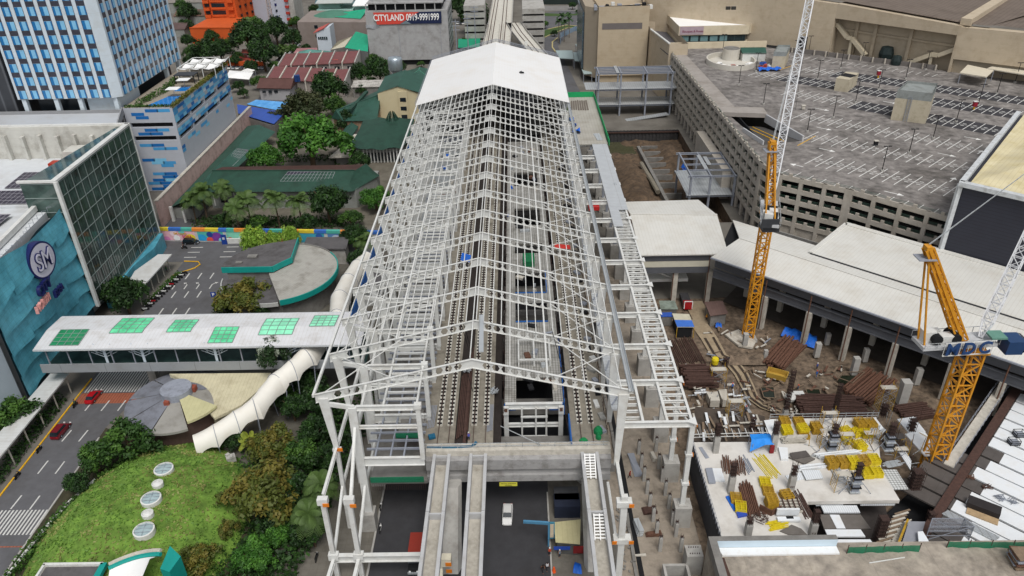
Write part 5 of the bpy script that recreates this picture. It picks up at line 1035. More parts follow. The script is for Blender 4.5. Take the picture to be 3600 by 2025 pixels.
for s in ((-1,-1),(1,-1),(1,1),(-1,1)):b.bar((p_.x+s[0]*1.2,p_.y+s[1]*1.2,0),(p_.x+s[0]*.5,p_.y+s[1]*.5,46),.28)
for k in range(24):
 z=1.9*k; w=1.2-.7*z/46; w2=1.2-.7*(z+1.9)/46
 for (a,c),(d,e)in (((-1,-1),(1,-1)),((1,-1),(1,1)),((1,1),(-1,1)),((-1,1),(-1,-1))):b.bar((p_.x+a*w,p_.y+c*w,z),(p_.x+d*w2,p_.y+e*w2,z+1.9),.12)
b.build('lattice',M('mast_white','b8aaa6',.6,.1,1.),t)
MINT=M('mint_render','a9cfc6',.75,.06,.5,stain=.15)
for i,(x,y,w,h,lab)in enumerate(((-108,490,22,13,'mint green house with terrace behind the grey brown building'),(-86,486,20,12,'pale mint house with white sheet roof beside the raw concrete block'))):
 t=thing('mint_house',lab,'house',(x,y,0)); b=MB(); b.box((x,y,0),(w,22,h),base=True); b.box((x-4,y+2,h),(w*.6,16,3.5),base=True); b.build('wall',MINT,t)
 b=MB(); b.prism([(x-w/2,y-12),(x+w/2,y-12),(x+w/2,y+8),(x-w/2,y+8)],h+3.5 if i else h+3.6,lambda q_:h+3.9+.1*(q_[1]-y+12),bot=True); b.build('roof',WHITE2 if i else M('corrugated_pale','b3b8b4',.7,.05,.5),t)
 for k in range(2):
  for j in range(3):b=MB(); b.box((x-w/3+j*w/3,y-11.05,4+5*k),(3.2,.15,1.8)); b.build('window',GLASSD,t)
rm=random.Random(21); k=0
for (x,y,w,d,h,rc,lab)in ((-205,520,30,16,5,'6a5348','long low brown roofed house left of the orange building'),(-212,480,26,14,4.5,'5b4a48','low maroon roofed house beyond the hotel'),(-122,552,26,18,6,'4f6f7a','low blue grey roofed house behind the mint houses'),(-92,560,22,18,6,'7a8580','grey roofed house behind the pale mint house'),(-232,560,34,20,7,'7f7a74','wide low grey roofed building at the top left'),(-40,560,26,16,5,'6c6f6e','low grey building behind the trees at the top'),(150,600,60,30,8,'5a5f62','long low dark roofed building at the top beyond the curved road')):
 t=thing('low_building',lab,'building',(x,y,0)); b=MB(); gable(t,[(x-w/2,y-d/2),(x+w/2,y-d/2),(x+w/2,y+d/2),(x-w/2,y+d/2)],h,h+2.5,M('roof_'+rc,rc,.8,.15,.4,stain=.25),SCW)
VD=thing('viaduct','concrete railway viaduct curving away beyond the finished white roof','viaduct',(-8,400,0))
b=MB(); b.prism([(-16.5,331),(-3,331),(-1.5,420),(2,700),(-10.5,700),(-13.8,420)],12.2,14.,bot=True); b.build('deck',PLC,VD)
b=MB()
for pts in (((-16.5,331),(-13.8,420),(-10.5,700)),((-3,331),(-1.2,420),(2.2,700))):
 for i in range(2):b.bar((*pts[i],14.5),(*pts[i+1],14.5),.35,1.1)
b.build('parapet',CONC,VD)
b=MB(); cv=[(13.5,331),(11,352),(7.2,375),(3,400),(-.2,425)]
b.loft([[(x-4.2,y,14.),(x+3.6,y,14.)]for x,y in cv]); b.build('branch_deck',PLC,VD)
b=MB()
for s in (-4.2,3.6):
 for i in range(4):b.bar((cv[i][0]+s,cv[i][1],14.5),(cv[i+1][0]+s,cv[i+1][1],14.5),.3,1.)
b.build('parapet',CONC,VD)
for s in (-1.4,.8):
 b=MB(); b.tube([(x+s,y,14.15)for x,y in cv],.18,4); b.build('rail',RUSTD,VD)
for x0_,x1_ in ((-13.6,-8.5),(-11.8,-6.8),(-7.8,-3.8),(-5.8,-2.2)):
 b=MB(); b.bar((x0_,331,14.2),(x0_+1.2,420,14.2),.35,.25); b.bar((x0_+1.2,420,14.2),(x1_,700,14.2),.35,.25); b.build('rail',RUSTD,VD)
for y in (345,375,405,440,480,525):
 b=MB(); b.box((-8,y,0),(2.4,2.4,12.2),base=True); b.box((-8,y,11.2),(11,2.4,1.8)); b.build('pier',CONC,VD)
b=MB(); b.box((5.5,372,14.8),(1.4,1.4,1.6)); b.build('white_tank',WHITE,VD)
for (x0_,x1_,y,lab)in ((4.5,16,418,'raw concrete multi-storey block with horizontal bands right of the viaduct'),(-27,-16,430,'raw concrete block with horizontal bands left of the viaduct')):
 t=thing('banded_block',lab,'building',((x0_+x1_)/2,y,0)); b=MB(); b.prism([(x0_+.6,y+.8),(x1_-.6,y+.8),(x1_-.6,y+24),(x0_+.6,y+24)],0,20); b.build('core',DARK,t)
 for k in range(6):
  b=MB(); s=.35*k; b.prism([(x0_-.1*s,y-s),(x1_+.1*s,y-s),(x1_,y+24),(x0_,y+24)],1.5+3.7*k,4.1+3.7*k,bot=True); b.build('band',CONC,t)
BE=M('beige_cladding','b5a68e',.75,.04,.35,seam=[('z',1.6,.04,.86)],stain=.1,stsc=.3); BE2=M('beige_render_wall','b8aa94',.8,.05,.3,stain=.14,stsc=.25,seam=[('z',3.2,.05,.85)])
TM=thing('department_store','tall plain beige block with a grey louvre band behind the steel frame','mall',(52,365,0)); yb2=354.
xl,xr=QY('C',722,500,yb2).x,QY('C',1350,500,yb2).x; zt=QY('C',1000,78,yb2).z
b=MB(); b.prism([(xl,yb2),(xr,yb2),(xr+1,yb2+40),(xl-1,yb2+40)],3.5,zt,bot=True,top=False); b.prism([(xl+1,yb2+1),(xr,yb2+1),(xr,yb2+39),(xl,yb2+39)],0,zt-2.2); b.build('wall',BE,TM)
a_,c_=QY('C',775,372,yb2-.1),QY('C',1283,285,yb2-.1); b=MB(); b.quad((a_.x,yb2-.08,a_.z),(c_.x,yb2-.08,a_.z),(c_.x,yb2-.08,c_.z),(a_.x,yb2-.08,c_.z)); b.build('louvre_band',M('grey_louvre','706a68',.7,.06,.5,seam=[('z',.4,.1,.7)]),TM)
b=MB(); b.prism([(xl-.1,yb2+2),(xl-5.5,yb2+8),(xl-5.5,yb2+40),(xl-.1,yb2+40)],2,zt-1); b.build('side_wall',M('beige_side','9d917f',.8,.06,.4),TM)
b=MB(); b.prism([(xl-5.6,yb2+9),(xl-6.4,yb2+9),(xl-6.4,yb2+40),(xl-5.6,yb2+40)],5,zt-4); b.build('window_wall',M('blue_grey_glazing','45525a',.2,.3,.3,seam=[('z',3.6,.3,1.8),('y',3,.1,1.6)]),TM)
rm=random.Random(8)
for i in range(9):
 b=MB(); b.box((xl+2+2.7*i,yb2+5+rm.random()*6,zt-2.2),(rm.uniform(1.2,2.6),2.5,rm.uniform(1,2.6)),base=True); b.build('rooftop_plant',(STEELG,DARK,WHITE)[i%3],TM)
b=MB(); b.bar((xl+3,yb2+3,zt-.4),(xl+12,yb2+10,zt-2),.5); b.bar((xl+6,yb2+2.5,zt-.6),(xl+20,yb2+6,zt-.6),.4); b.build('rooftop_truss',DARK,TM)
b=MB()
for i in range(4):b.box((xl-1.2+.3*i,yb2+3+3.4*i,zt-1.2-.2*i),(1.4,1.6,1.6))
b.build('side_plant',STEELG,TM)
WWL=thing('wing_wall','lower beige service block with white coping beside the parking roof','building',(63,335,0))
b=MB(); b.prism([(60.8,350),(64.2,322),(72,322),(71.5,368),(62,368)],0,24.6,top=False); b.build('wall',BE2,WWL)
b=MB(); b.prism([(61,350),(64,322.4),(71,322.4),(71,367.6),(62,367.6)],20,20.4); b.build('terrace_floor',M('terrace_grey','58565a',.9,.1,.6),WWL)
b=MB(); b.bar((60.9,350.5,24.8),(64.2,322.2,24.8),.8,.5); b.build('coping',WHITE,WWL)
for i in range(12):
 b=MB(); w=i/12; b.cyl((66.2-1.2*w+.9*(i%2),327+20*w,20.4),(66.2-1.2*w+.9*(i%2),327+20*w,21.6),.7,n=10); b.build('condenser',M('condenser_dark','3c3d40',.6,.15,1.),WWL)
RW=thing('restaurant_wing','cream flat roofed restaurant with dark window band on the parking roof','restaurant',(85,345,20)); yr=Q('C',1735,570,20).y; CREAM=M('cream_fascia','cfc3aa',.7,.05,.5,stain=.1,stsc=.3)
xw=Q('C',1735,570,20).x; xe=103.5
b=MB(); b.prism([(xw,yr),(xe-3,yr),(xe,yr+5),(xe,yr+30),(xw-.6,yr+28)],20,21.2); b.build('base',CREAM,RW)
b=MB(); b.prism([(xw+.3,yr+.4),(xe-3,yr+.4),(xe-.6,yr+5),(xe-.6,yr+30),(xw,yr+28)],21.2,24.2); b.build('window_band',M('teal_dark_glass','27363a',.12,.4,.4,seam=[('x',3.6,.12,2.4)],spec=.7),RW)
b=MB(); b.prism([(xw-.4,yr-.4),(xe-2,yr-.2),(xe+1.4,yr+5),(xe+1.4,yr+30),(xw-1,yr+29)],24.2,28.1,top=False,bot=True); b.build('fascia',CREAM,RW)
b=MB(); b.prism([(xw,yr),(xe-2.2,yr),(xe+1,yr+5),(xe+1,yr+30),(xw-.6,yr+28.6)],26,27.2); b.build('roof',WHITE2,RW)
b=MB(); b.box((xw+5.1,yr-.48,26.2),(10.2,.12,3.4)); sgn=b.build('banner',M('mauve_banner','a9979f',.7,.1,.8),RW)
put_text('Bouquet & Roses',1.3,.02,(xw+5.6,yr-.58,25.9),(1,0,0),(0,0,1),M('banner_maroon','7e4158',.7,.1,1.),sgn)
for i in range(5):
 b=MB(); b.box((xw+2.6+4.2*i,yr+.36,22.6),(3.2,.06,2.2)); b.build('window',M('pale_blind','6f8f92',.3,.2,.5),RW)
PK=thing('parking_building','five storey beige parking building with open bays and rooftop car park','parking building',(100,250,0))
PKW=M('parking_facade','b2aba0',.85,.08,.4,stain=.2,stsc=.3); DZ=20.; LV=3.15
VNW,VSW,VC=Vector((65.2,322)),Vector((67.,197.)),Vector((69.4,188.2)); VS2=Vector((83.8,177.3)); VSE=Vector((101.5,159.)); VR1=Vector((140,203)); VR2=Vector((186,271)); VN2=Vector((160,293)); VN1=Vector((130,316)); VN0=Vector((108,333))
DK=[VNW,VSW,VC,VS2,VSE,Vector((116,184)),Vector((150,212)),Vector((200,262)),VN2,VN1,VN0]
DKP=[(v.x,v.y)for v in DK]
AR=M('roof_deck_asphalt','605c59',.9,.28,.35,stain=.55,stsc=.06,tint=srgb('8a8581'))
b=MB(); RP=[(69.5,241.5),(80.5,239),(84.6,216),(72.6,213)]
nw=[(VNW.x,VNW.y),(VSW.x,VSW.y),(69.5,213),(69.5,241.5),(80.5,239),(84.6,216),(72.6,213),(VSW.x,197)]
b.poly([(x,y,DZ)for x,y in ((65.2,322),(66.1,242),(69.5,241.5),(80.5,239),(95,322))]); b.poly([(x,y,DZ)for x,y in ((66.1,242),(66.8,212.9),(72.6,213),(69.5,241.5))]); b.poly([(x,y,DZ)for x,y in ((66.8,212.9),(67,197),(69.4,188.2),(83.8,177.3),(84.6,216),(72.6,213))])
b.poly([(x,y,DZ)for x,y in ((84.6,216),(83.8,177.3),(101.5,159),(116,184),(150,212),(200,262),(160,293),(130,316),(108,333),(95,322),(80.5,239))]); b.poly([(x,y,DZ)for x,y in ((65.2,322),(95,322),(108,333),(66,333))]); b.build('roof_deck',AR,PK)
b=MB(); b.poly([(69.5,241.5,16.6),(80.5,239,16.6),(84.6,216,19.9),(72.6,213,19.9)]); b.build('ramp',M('ramp_asphalt','4a4846',.9,.15,.6),PK)
b=MB(); b.bar((80.6,239,19.6),(84.8,215.5,20.4),.5,2.6); b.bar((72.4,213,20.6),(69.6,225,20.6),.4,1.4); b.build('ramp_wall',M('ramp_wall_pale','b5b6b8',.8,.06,.5),PK)
b=MB(); b.prism([(66.9,241),(81,238.5),(81.4,245),(66.9,247.5)],19.8,21.2,bot=True); b.prism([(66.2,247),(73.5,246),(71.5,322),(65.6,322)],DZ+.03,DZ+.12); b.build('pale_lane',M('pale_roof_lane','9a948e',.9,.1,.5,stain=.25,seam=[('y',3.,.08,.88)]),PK)
b=MB(); b.bar((74.4,238.5,16.9),(77.6,214.5,20.1),.3,.25); b.bar((76.6,238.2,16.9),(79.6,214.8,20.1),.3,.25); b.build('ramp_kerb',YLINE,PK)
def facade(pa,pb,n_,z0,post=True):
 d=(pb-pa); L_=d.length; u=d/L_; nrm=Vector((u.y,-u.x))
 if nrm.dot(Vector((100,250))-pa)>0:nrm=-nrm
 off=nrm*.0; lv=0; z=DZ+.9
 def pbx(a,c,z0_,z1_,th,mat,nm):
  q0,q1=pa+u*a,pa+u*c; i0,i1=q0-nrm*th,q1-nrm*th; bb=MB(); bb.prism([tuple(q0),tuple(q1),tuple(i1),tuple(i0)],z0_,z1_,bot=True); bb.build(nm,mat,PK)
 while z-1.5>z0:
  q0,q1=pa,pb; pbx(0,L_,z-1.25,z,.5,PKW,'floor_band');
  bb=MB(); a3=pa+nrm*.02;
  for i in range(n_):
   m_=(i+.5)*L_/n_
   if post:pbx(m_-.45,m_+.45,z+.003,z+.75,.48,PKW,'post')
  bb=MB(); q0=pa-nrm*.3; q1=pb-nrm*.3
  bb.bar((q0.x,q0.y,z+.7),(q1.x,q1.y,z+.7),.06); bb.bar((q0.x,q0.y,z+.35),(q1.x,q1.y,z+.35),.05); bb.build('railing',M('green_railing','4c6a5c',.6,.1,1.),PK)
  z-=LV
 for i in range(n_+1):
  a=min(max(i*L_/n_,.5),L_-.5); q_=pa+u*(a-.5)+nrm*.06; w_=pa+u*(a+.5)+nrm*.06; e1=w_-nrm*.9; e0=q_-nrm*.9; bb=MB(); bb.prism([tuple(q_),tuple(w_),tuple(e1),tuple(e0)],0,DZ+.9); bb.build('column',PKW,PK)
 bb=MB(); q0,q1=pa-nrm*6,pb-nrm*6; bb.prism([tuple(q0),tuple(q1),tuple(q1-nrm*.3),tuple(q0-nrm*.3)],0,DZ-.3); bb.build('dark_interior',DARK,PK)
 k=1
 while DZ-LV*k>0:
  bb=MB(); bb.prism([tuple(pa-nrm*.52),tuple(pb-nrm*.52),tuple(pb-nrm*6),tuple(pa-nrm*6)],DZ-LV*k-.4,DZ-LV*k-.1,bot=True); bb.build('parking_floor',CONC3,PK); k+=1
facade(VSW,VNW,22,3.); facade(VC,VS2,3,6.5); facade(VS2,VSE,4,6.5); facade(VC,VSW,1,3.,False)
b=MB(); b.prism([(69.9,188.3),(84,177.7),(101,160.5),(104,164),(87,181),(72,192)],0,7.2); b.build('base_wall',PKW,PK)
b=MB(); b.prism([(66.4,220),(63.6,220),(63.3,257),(66.1,257)],-5,9.4); b.build('base_wall',PKW,PK)
b=MB(); b.bar((66,333.3,21.3),(108,333.3,21.3),.6,2.6); b.build('north_parapet',CREAM,PK)
b=MB(); b.bar((112,326,20.9),(128,315.6,20.9),.4,1.8); b.bar((128,315,20.9),(160,291.6,20.9),.4,1.8); b.build('north_parapet',M('dark_parapet','6f6a66',.85,.1,.5),PK)
for i in range(14):
 w=i/13; p_=Vector((112,325.6)).lerp(Vector((160,291)),w); b=MB(); b.box((p_.x,p_.y,20),(.5,.5,2.1),base=True); b.build('parapet_post',PKW,PK)
PU,PV=Vector((.754,-.657)),Vector((.735,.678))
mkp=MB(); dkp=MB()
def seg(a,c,w,mb=None,z=DZ+.035):
 d=(c-a).normalized(); n=Vector((-d.y,d.x))*w/2;(mb or mkp).quad((a.x-n.x,a.y-n.y,z),(c.x-n.x,c.y-n.y,z),(c.x+n.x,c.y+n.y,z),(a.x+n.x,a.y+n.y,z))
rows_=[(Vector((83.1,200.8)),Vector((112,175.8)),False),(Vector((88.5,220)),Vector((122,191.2)),False),(Vector((91.8,239.8)),Vector((131,206.3)),False),(Vector((96.4,266)),Vector((146,220.8)),True),(Vector((92,292)),Vector((160,236.2)),True),(Vector((112,296)),Vector((186,238)),True)]
for a,c,dk in rows_:
 u=(c-a).normalized(); L_=(c-a).length; seg(a,c,.16); n_=int(L_/2.85)
 for i in range(n_+1):
  p_=a+u*(i*L_/n_); seg(p_-PV*5.1,p_+PV*5.1,.2)
  if i<n_:
   for s in (-1.1,1.1):q_=p_+u*1.4+PV*s; seg(q_-u*.5,q_+u*.5,.3)
 if dk:
  q0,q1=a+u*L_*(.12 if L_>70 else .35),c
  dkp.poly([(v.x,v.y,DZ+.02)for v in (q0-PV*5,q1-PV*5,q1+PV*5,q0+PV*5)])
u=PU
for a,c in ((Vector((108,318)),Vector((158,279))),):
 L_=(c-a).length; uu=(c-a)/L_
 for i in range(int(L_/2.8)):p_=a+uu*2.8*i; seg(p_,p_+PV*5.4,.16)
for i in range(13):p_=Vector((70.5,190.6)).lerp(Vector((100.6,161.3)),i/12); seg(p_,p_+PV*4.6,.17)
for px,py,w,s in ((215,1205,1,1),(1810,925,0,1),(1540,1110,0,1),(1600,1115,0,-1),(1340,1310,0,1)):
 p_=Q('30',px,py,DZ); v=Vector((p_.x,p_.y)); dr=PV if w==0 else -PU; n=Vector((-dr.y,dr.x)); seg(v-dr*1.6,v+dr*.8,.3)
 mkp.poly([(q_.x,q_.y,DZ+.036)for q_ in (v+dr*.7-n*.9,v+dr*2.2,v+dr*.7+n*.9)])
for px,py in ((400,935),(880,745),(385,795),(1290,1125),(1480,1005),(905,1405),(420,1090)):
 p_=Q('30',px,py,DZ); v=Vector((p_.x,p_.y)); seg(v-PU*2,v+PU*1.4,.3); n=Vector((-PU.y,PU.x)); mkp.poly([(q_.x,q_.y,DZ+.036)for q_ in (v+PU*1.3-n*.8,v+PU*2.8,v+PU*1.3+n*.8)])
mkp.build('bay_markings',M('parking_paint','e2e2de',.8,.15,1.5),PK); dkp.build('dark_bay_coating',M('dark_bay_coating','37363a',.9,.2,.5,stain=.3,stsc=.3),PK)
mkp=MB()
for p0,p1 in (((215,1060),(345,990)),((85,510),(210,465))):
 a,c=Q('30',*p0,DZ),Q('30',*p1,DZ); seg(Vector((a.x,a.y)),Vector((c.x,c.y)),.3)
mkp.build('yellow_markings',YLINE,PK)
def stair_hut(lab,pts,h,capc=None,caph=0,ladder=False,open_top=True):
 P_=[Q2(*p_,DZ)for p_ in pts]; t=thing('stair_tower',lab,'stair tower',(*P_[0],DZ)); b=MB(); b.prism(P_,DZ,DZ+h-caph); b.build('wall',M('hut_cream','b9b09b',.85,.06,.5,stain=.3,stsc=.5),t)
 if caph:b=MB(); b.prism([(x*1.0005-.03,y-.03)for x,y in P_],DZ+h-caph+.005,DZ+h,top=False); c_=(sum(p_[0]for p_ in P_)/len(P_),sum(p_[1]for p_ in P_)/len(P_)); b.prism([(c_[0]+(x-c_[0])*.97,c_[1]+(y-c_[1])*.97)for x,y in P_],DZ+h-caph,DZ+h-.7); b.build('cap',capc,t)
 if ladder:
  a_=Vector(P_[0]).lerp(Vector(P_[1]),.42); u=(Vector(P_[1])-Vector(P_[0])).normalized(); b=MB(); n=Vector((u.y,-u.x))*.25
  for s in (-.5,.5):q_=a_+u*s+n; b.bar((q_.x,q_.y,DZ),(q_.x,q_.y,DZ+h-2),.12)
  for k in range(16):q_,w_=a_-u*.5+n,a_+u*.5+n; b.bar((q_.x,q_.y,DZ+.5*k+.4),(w_.x,w_.y,DZ+.5*k+.4),.08)
  b.build('caged_ladder',STEELG,t)
 return t
BGC=M('blue_grey_cap','8a8f8d',.7,.08,.6,stain=.3,stsc=.4)
stair_hut('large cream stair tower with a blue grey cap and ladder on the parking roof',(('D',1475,985),('D',1760,1020),('D',1800,930),('D',1560,905)),9.6,BGC,2.6,True)
t=stair_hut('small cream vent hut with grey louvres on the parking roof',(('D',1010,745),('D',1120,760),('D',1195,700),('D',1090,690)),4.4)
P_=[Q('D',*p_,DZ)for p_ in ((1028,735),(1108,748))]; b=MB(); b.quad((P_[0].x,P_[0].y-.08,DZ+.6),(P_[1].x,P_[1].y-.08,DZ+.6),(P_[1].x,P_[1].y-.08,DZ+3),(P_[0].x,P_[0].y-.08,DZ+3)); b.build('louvre',M('hut_louvre','77746c',.7,.1,1.,seam=[('z',.35,.1,.6)]),t)
b=MB(); c_=Q('D',1105,722,DZ); b.box((c_.x,c_.y,DZ+4.42),(4.5,4.5,.06),.72); b.build('roof_opening',DARK,t)
stair_hut('cream lift shaft with grey cap near the blue tarpaulin on the parking roof',(('D',495,560),('D',600,562),('D',632,500),('D',530,498)),6.2,BGC,1.6)
t=thing('ramp_drum','round white walled ramp drum filled with stored panels on the parking roof','ramp',(86,306,DZ)); cc=Vector((86.2,307.,0));
b=MB(); b.lathe((cc.x,cc.y,DZ),[(8.6,0),(8.6,1.9),(8.1,1.9),(8.1,.1)],40,1.1,1.35); b.build('drum_wall',M('drum_white','c4c0b6',.8,.05,.5,stain=.15),t)
b=MB(); b.lathe((cc.x-1,cc.y+2,DZ),[(6.5,.05),(.02,.06)],30); b.build('void',DARK,t)
rm=random.Random(4)
for i in range(26):
 a=rm.uniform(3.4,6.1); r_=rm.uniform(4.6,7.6); b=MB(); b.box((cc.x+1.05*r_*math.cos(a),cc.y+1.25*r_*math.sin(a),DZ+.3+.15*(i%4)),(rm.uniform(1.2,3),rm.uniform(.8,1.6),.4),rm.random()*3); b.build('stored_panel',WHITE2 if i%6 else M('red_store','b5544c',.7,.1,1.),t)
b=MB(); b.cyl((cc.x+1.6,cc.y+6.5,DZ),(cc.x+1.6,cc.y+6.5,DZ+4.4),3.4,n=24); b.build('stair_turret',M('drum_white','c4c0b6'),t); b=MB(); b.cyl((cc.x+1.6,cc.y+6.5,DZ+4.4),(cc.x+1.6,cc.y+6.5,DZ+4.6),3.2,n=24); b.build('turret_roof',CONC3,t)
p_=Q('D',330,500,DZ); t=thing('site_cabin','white cabin with a green roof beside the round ramp drum','cabin',(p_.x,p_.y,DZ)); gable(t,[(p_.x-4,p_.y-1),(p_.x+5,p_.y-1.5),(p_.x+6,p_.y+6),(p_.x-4,p_.y+6.5)],DZ+3.4,DZ+4.6,GR,WHITE,.3)
for i in range(12):
 p_=Q('D',405+rm.random()*130,520+rm.random()*45,DZ); b=MB(); b.box((p_.x,p_.y,DZ+.5),(rm.uniform(.7,1.8),rm.uniform(.6,1.4),1.),rm.random()); tag(b.build('storage_box',(M('box_blue','3a62b5',.6,.1,1.),M('box_red','b04a3e',.6,.1,1.),WHITE)[i%3],loc=(p_.x,p_.y,DZ)),(('blue','red','white')[i%3])+' boxed material heaped between the cabin and lift shaft','box','boxes heaped on the parking roof')
p_=Q('D',480,580,DZ); b=MB(); b.loft([[(p_.x-4.5+1.1*k,p_.y-2+1.3*j,DZ+.2+.9*abs(math.sin(k*1.1+j)))for k in range(9)]for j in range(4)]); tag(b.build('tarpaulin',BLUET,loc=(p_.x,p_.y,DZ)),'blue tarpaulin over material on the parking roof beside the lift shaft','tarpaulin')
LPX=[(95,425,92,330),(228,700,240,560),(430,860,450,705),(368,590,378,465),(875,655,895,525),(800,440,812,315),(690,480,692,385),(1065,565,1085,445),(1245,500,1268,375),(1377,740,1405,605),(1600,650,1630,520),(1765,575,1798,445),(1187,845,1215,700),(1003,970,1030,815),(790,1085,815,920),(2350,775,2385,640),(2500,680,2540,545),(2195,870,2230,735),(2015,1005,2055,845),(1825,1140,1865,960),(1628,1260,1670,1090),(1405,1410,1445,1235)]
LPT=None ; LW=['beside the restaurant parapet','left of the blue tarpaulin heap','nearest the ramp mouth on its row','by the cabin with the green roof','right of the white crane jib, upper row','at the back wall beside the door recess','just left of the white crane jib','on the back row near the dark opening','before the slanting stair wall on the left','beside the upper red call box','on the far dark row left of the sloping stair','before the right slanting stair wall','on the row beside the small vent hut','third from the ramp on the middle row','near the yellow kerbed corner','on the far right dark row by the white shelter','at the far right behind the white shelter','next to the lower red call box','on the row right of the large stair tower','on the row below the large stair tower','near the patched bays, lower middle','nearest the front edge of the roof']
for i,(xb_,yb_2,xt_,yt_)in enumerate(LPX):
 p_=Q('D',xb_,yb_2,DZ)
 if LPT is None:
  LPT=t=thing('light_pole','','light pole',(p_.x,p_.y,DZ),0,'light poles on the parking roof'); t['_o']=(p_.x,p_.y,DZ); x,y=p_.x,p_.y
  b=MB(); b.cyl((x,y,DZ),(x,y,DZ+7),.13,.1,8); b.build('pole',M('pole_black','1f1d1e',.6,.1,1.),t); b=MB(); b.box((x,y,DZ+.25),(.7,.7,.5)); b.build('footing',CONC,t)
  for s in (-1,1):b=MB(); b.box((x+s*.6,y,DZ+7.05),(.9,.4,.2)); b.build('lamp_head',M('pole_black','1f1d1e'),t)
 else:t=copy_tree(LPT,(p_.x,p_.y,DZ))
 t['label']='black twin head light pole '+LW[i]
for i,(px,py)in enumerate(((1372,640),(2160,900))):
 p_=Q('D',px,py,DZ); t=thing('call_box',('red call box on legs on the upper dark parking row','red call box on legs near the lower right dark row')[i],'call box',(p_.x,p_.y,DZ)); b=MB(); b.box((p_.x,p_.y,DZ+1.8),(1.2,1.,1.5)); b.build('box',M('call_box_red','8e1f2f',.5,.1,1.),t); b=MB(); b.box((p_.x,p_.y,DZ+2.65),(1.4,1.2,.15)); b.build('roof',WHITE,t); b=MB(); b.bar((p_.x,p_.y,DZ),(p_.x,p_.y,DZ+1.1),.4); b.build('leg',YLINE,t)
for i,(px,py)in enumerate(((1352,1200),(755,905))):
 p_=Q('D',px,py,DZ); t=thing('vent_box',('small dark vent box on legs in the lower parking row','small pale vent box beside the white crane jib')[i],'vent',(p_.x,p_.y,DZ)); b=MB(); b.box((p_.x,p_.y,DZ+.9),(1.,.9,1.1)); b.build('box',(DARK,CONC2)[i],t); b=MB(); b.box((p_.x,p_.y,DZ+1.55),(1.3,1.2,.15)); b.build('cap',CONC2,t)
BM=thing('mall_hall','huge beige mall hall with brown ribbed roof behind the rooftop car park','mall',(150,330,0)); MB_R=M('brown_ribbed_roof','6e6258',.75,.08,.3,stain=.3,stsc=.12,seam=[('d',1.6,.25,.72)])
wp=[Vector(p_)for p_ in ((100,352),(127.8,329),(131.2,326.6),(164,288.2),(186,272),(230,240))]; hw=[41,39,38.7,36,37,37]
def wallseg(a,c,z0,z1a,z1c,th,mat,nm):
 u=(c-a).normalized(); n=Vector((-u.y,u.x))if Vector((-u.y,u.x)).y>0 else Vector((u.y,-u.x)); b=MB()
 q_=[a,c,c+n*th,a+n*th]; v=[(p_.x,p_.y,z0)for p_ in q_]+[(q_[0].x,q_[0].y,z1a),(q_[1].x,q_[1].y,z1c),(q_[2].x,q_[2].y,z1c),(q_[3].x,q_[3].y,z1a)]
 b.add(v,[(0,1,5,4),(1,2,6,5),(2,3,7,6),(3,0,4,7),(4,5,6,7)]); return b.build(nm,mat,BM)
WA,WB_,WC_=Vector((101,344)),Vector((131,322.5)),Vector((163.8,287.6))
wallseg(Vector((60,372)),WA,0,42,41,3,BE2,'wall'); wallseg(WA,WB_,20,41,39,4,BE2,'wall')
nb=Vector((.68,.735))*5.5
wallseg(WB_+nb,WC_+nb,14,34,34,1.5,BE2,'recessed_wall'); wallseg(WB_,WC_,33.5,39.2,36.8,6.5,BE2,'upper_band'); wallseg(WB_,WB_+nb*.98,14,38.5,38.5,.8,BE2,'return_wall')
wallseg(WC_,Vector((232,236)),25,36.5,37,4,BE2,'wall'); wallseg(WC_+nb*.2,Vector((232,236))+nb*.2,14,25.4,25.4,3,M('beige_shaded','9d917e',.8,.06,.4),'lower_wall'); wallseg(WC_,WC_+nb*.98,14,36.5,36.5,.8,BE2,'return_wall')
for w in (.17,.33,.62):p_=WB_.lerp(WC_,w)+nb*.9; b=MB(); b.box((p_.x,p_.y,18),(1.2,1.2,16),-.82,base=True); b.build('pilaster',BE2,BM)
for z in (28.6,):a,c=WB_+nb*.93,WC_+nb*.93; b=MB(); b.bar((a.x,a.y,z),(c.x,c.y,z),.7,.8); b.build('ledge',BE2,BM)
for i,(w0,z0,w1,z1)in enumerate(((.0,31.,.3,20.4),(1.,28.5,.66,20.4))):
 a,c=WB_.lerp(WC_,w0)+nb*.55,WB_.lerp(WC_,w1)+nb*.55; m1,m2=a.lerp(c,.38),a.lerp(c,.52); zm=z0+(z1-z0)*.45
 b=MB(); b.bar((a.x,a.y,z0),(m1.x,m1.y,zm),1.8,1.5); b.bar((m1.x,m1.y,zm),(m2.x,m2.y,zm),1.8,1.5); b.bar((m2.x,m2.y,zm),(c.x,c.y,z1),1.8,1.5); b.build('slanting_stair',CREAM,BM)
 b=MB(); b.box((m2.x,m2.y,18),(1,1,zm-18.6),-.8,base=True); b.build('stair_post',CREAM,BM)
b=MB(); rf=[WA,WB_,WC_,Vector((172,284)),Vector((240,330)),Vector((180,470)),Vector((90,440))]; b.poly([(v.x+1.2*(v.x<170),v.y+2.2*(v.x<170),37.5 if v.y<300 else 40)for v in rf]); b.build('roof',MB_R,BM)
b=MB(); b.poly([(x,y,37.5)for x,y in ((168,289),(232,240),(300,300),(220,350))]); b.build('roof',MB_R,BM)
a,c=Vector((165,288)),Vector((212,340)); b=MB(); b.bar((a.x,a.y,38.2),(c.x,c.y,39.4),3.6,2.4); b.build('roof_upstand',BE2,BM)
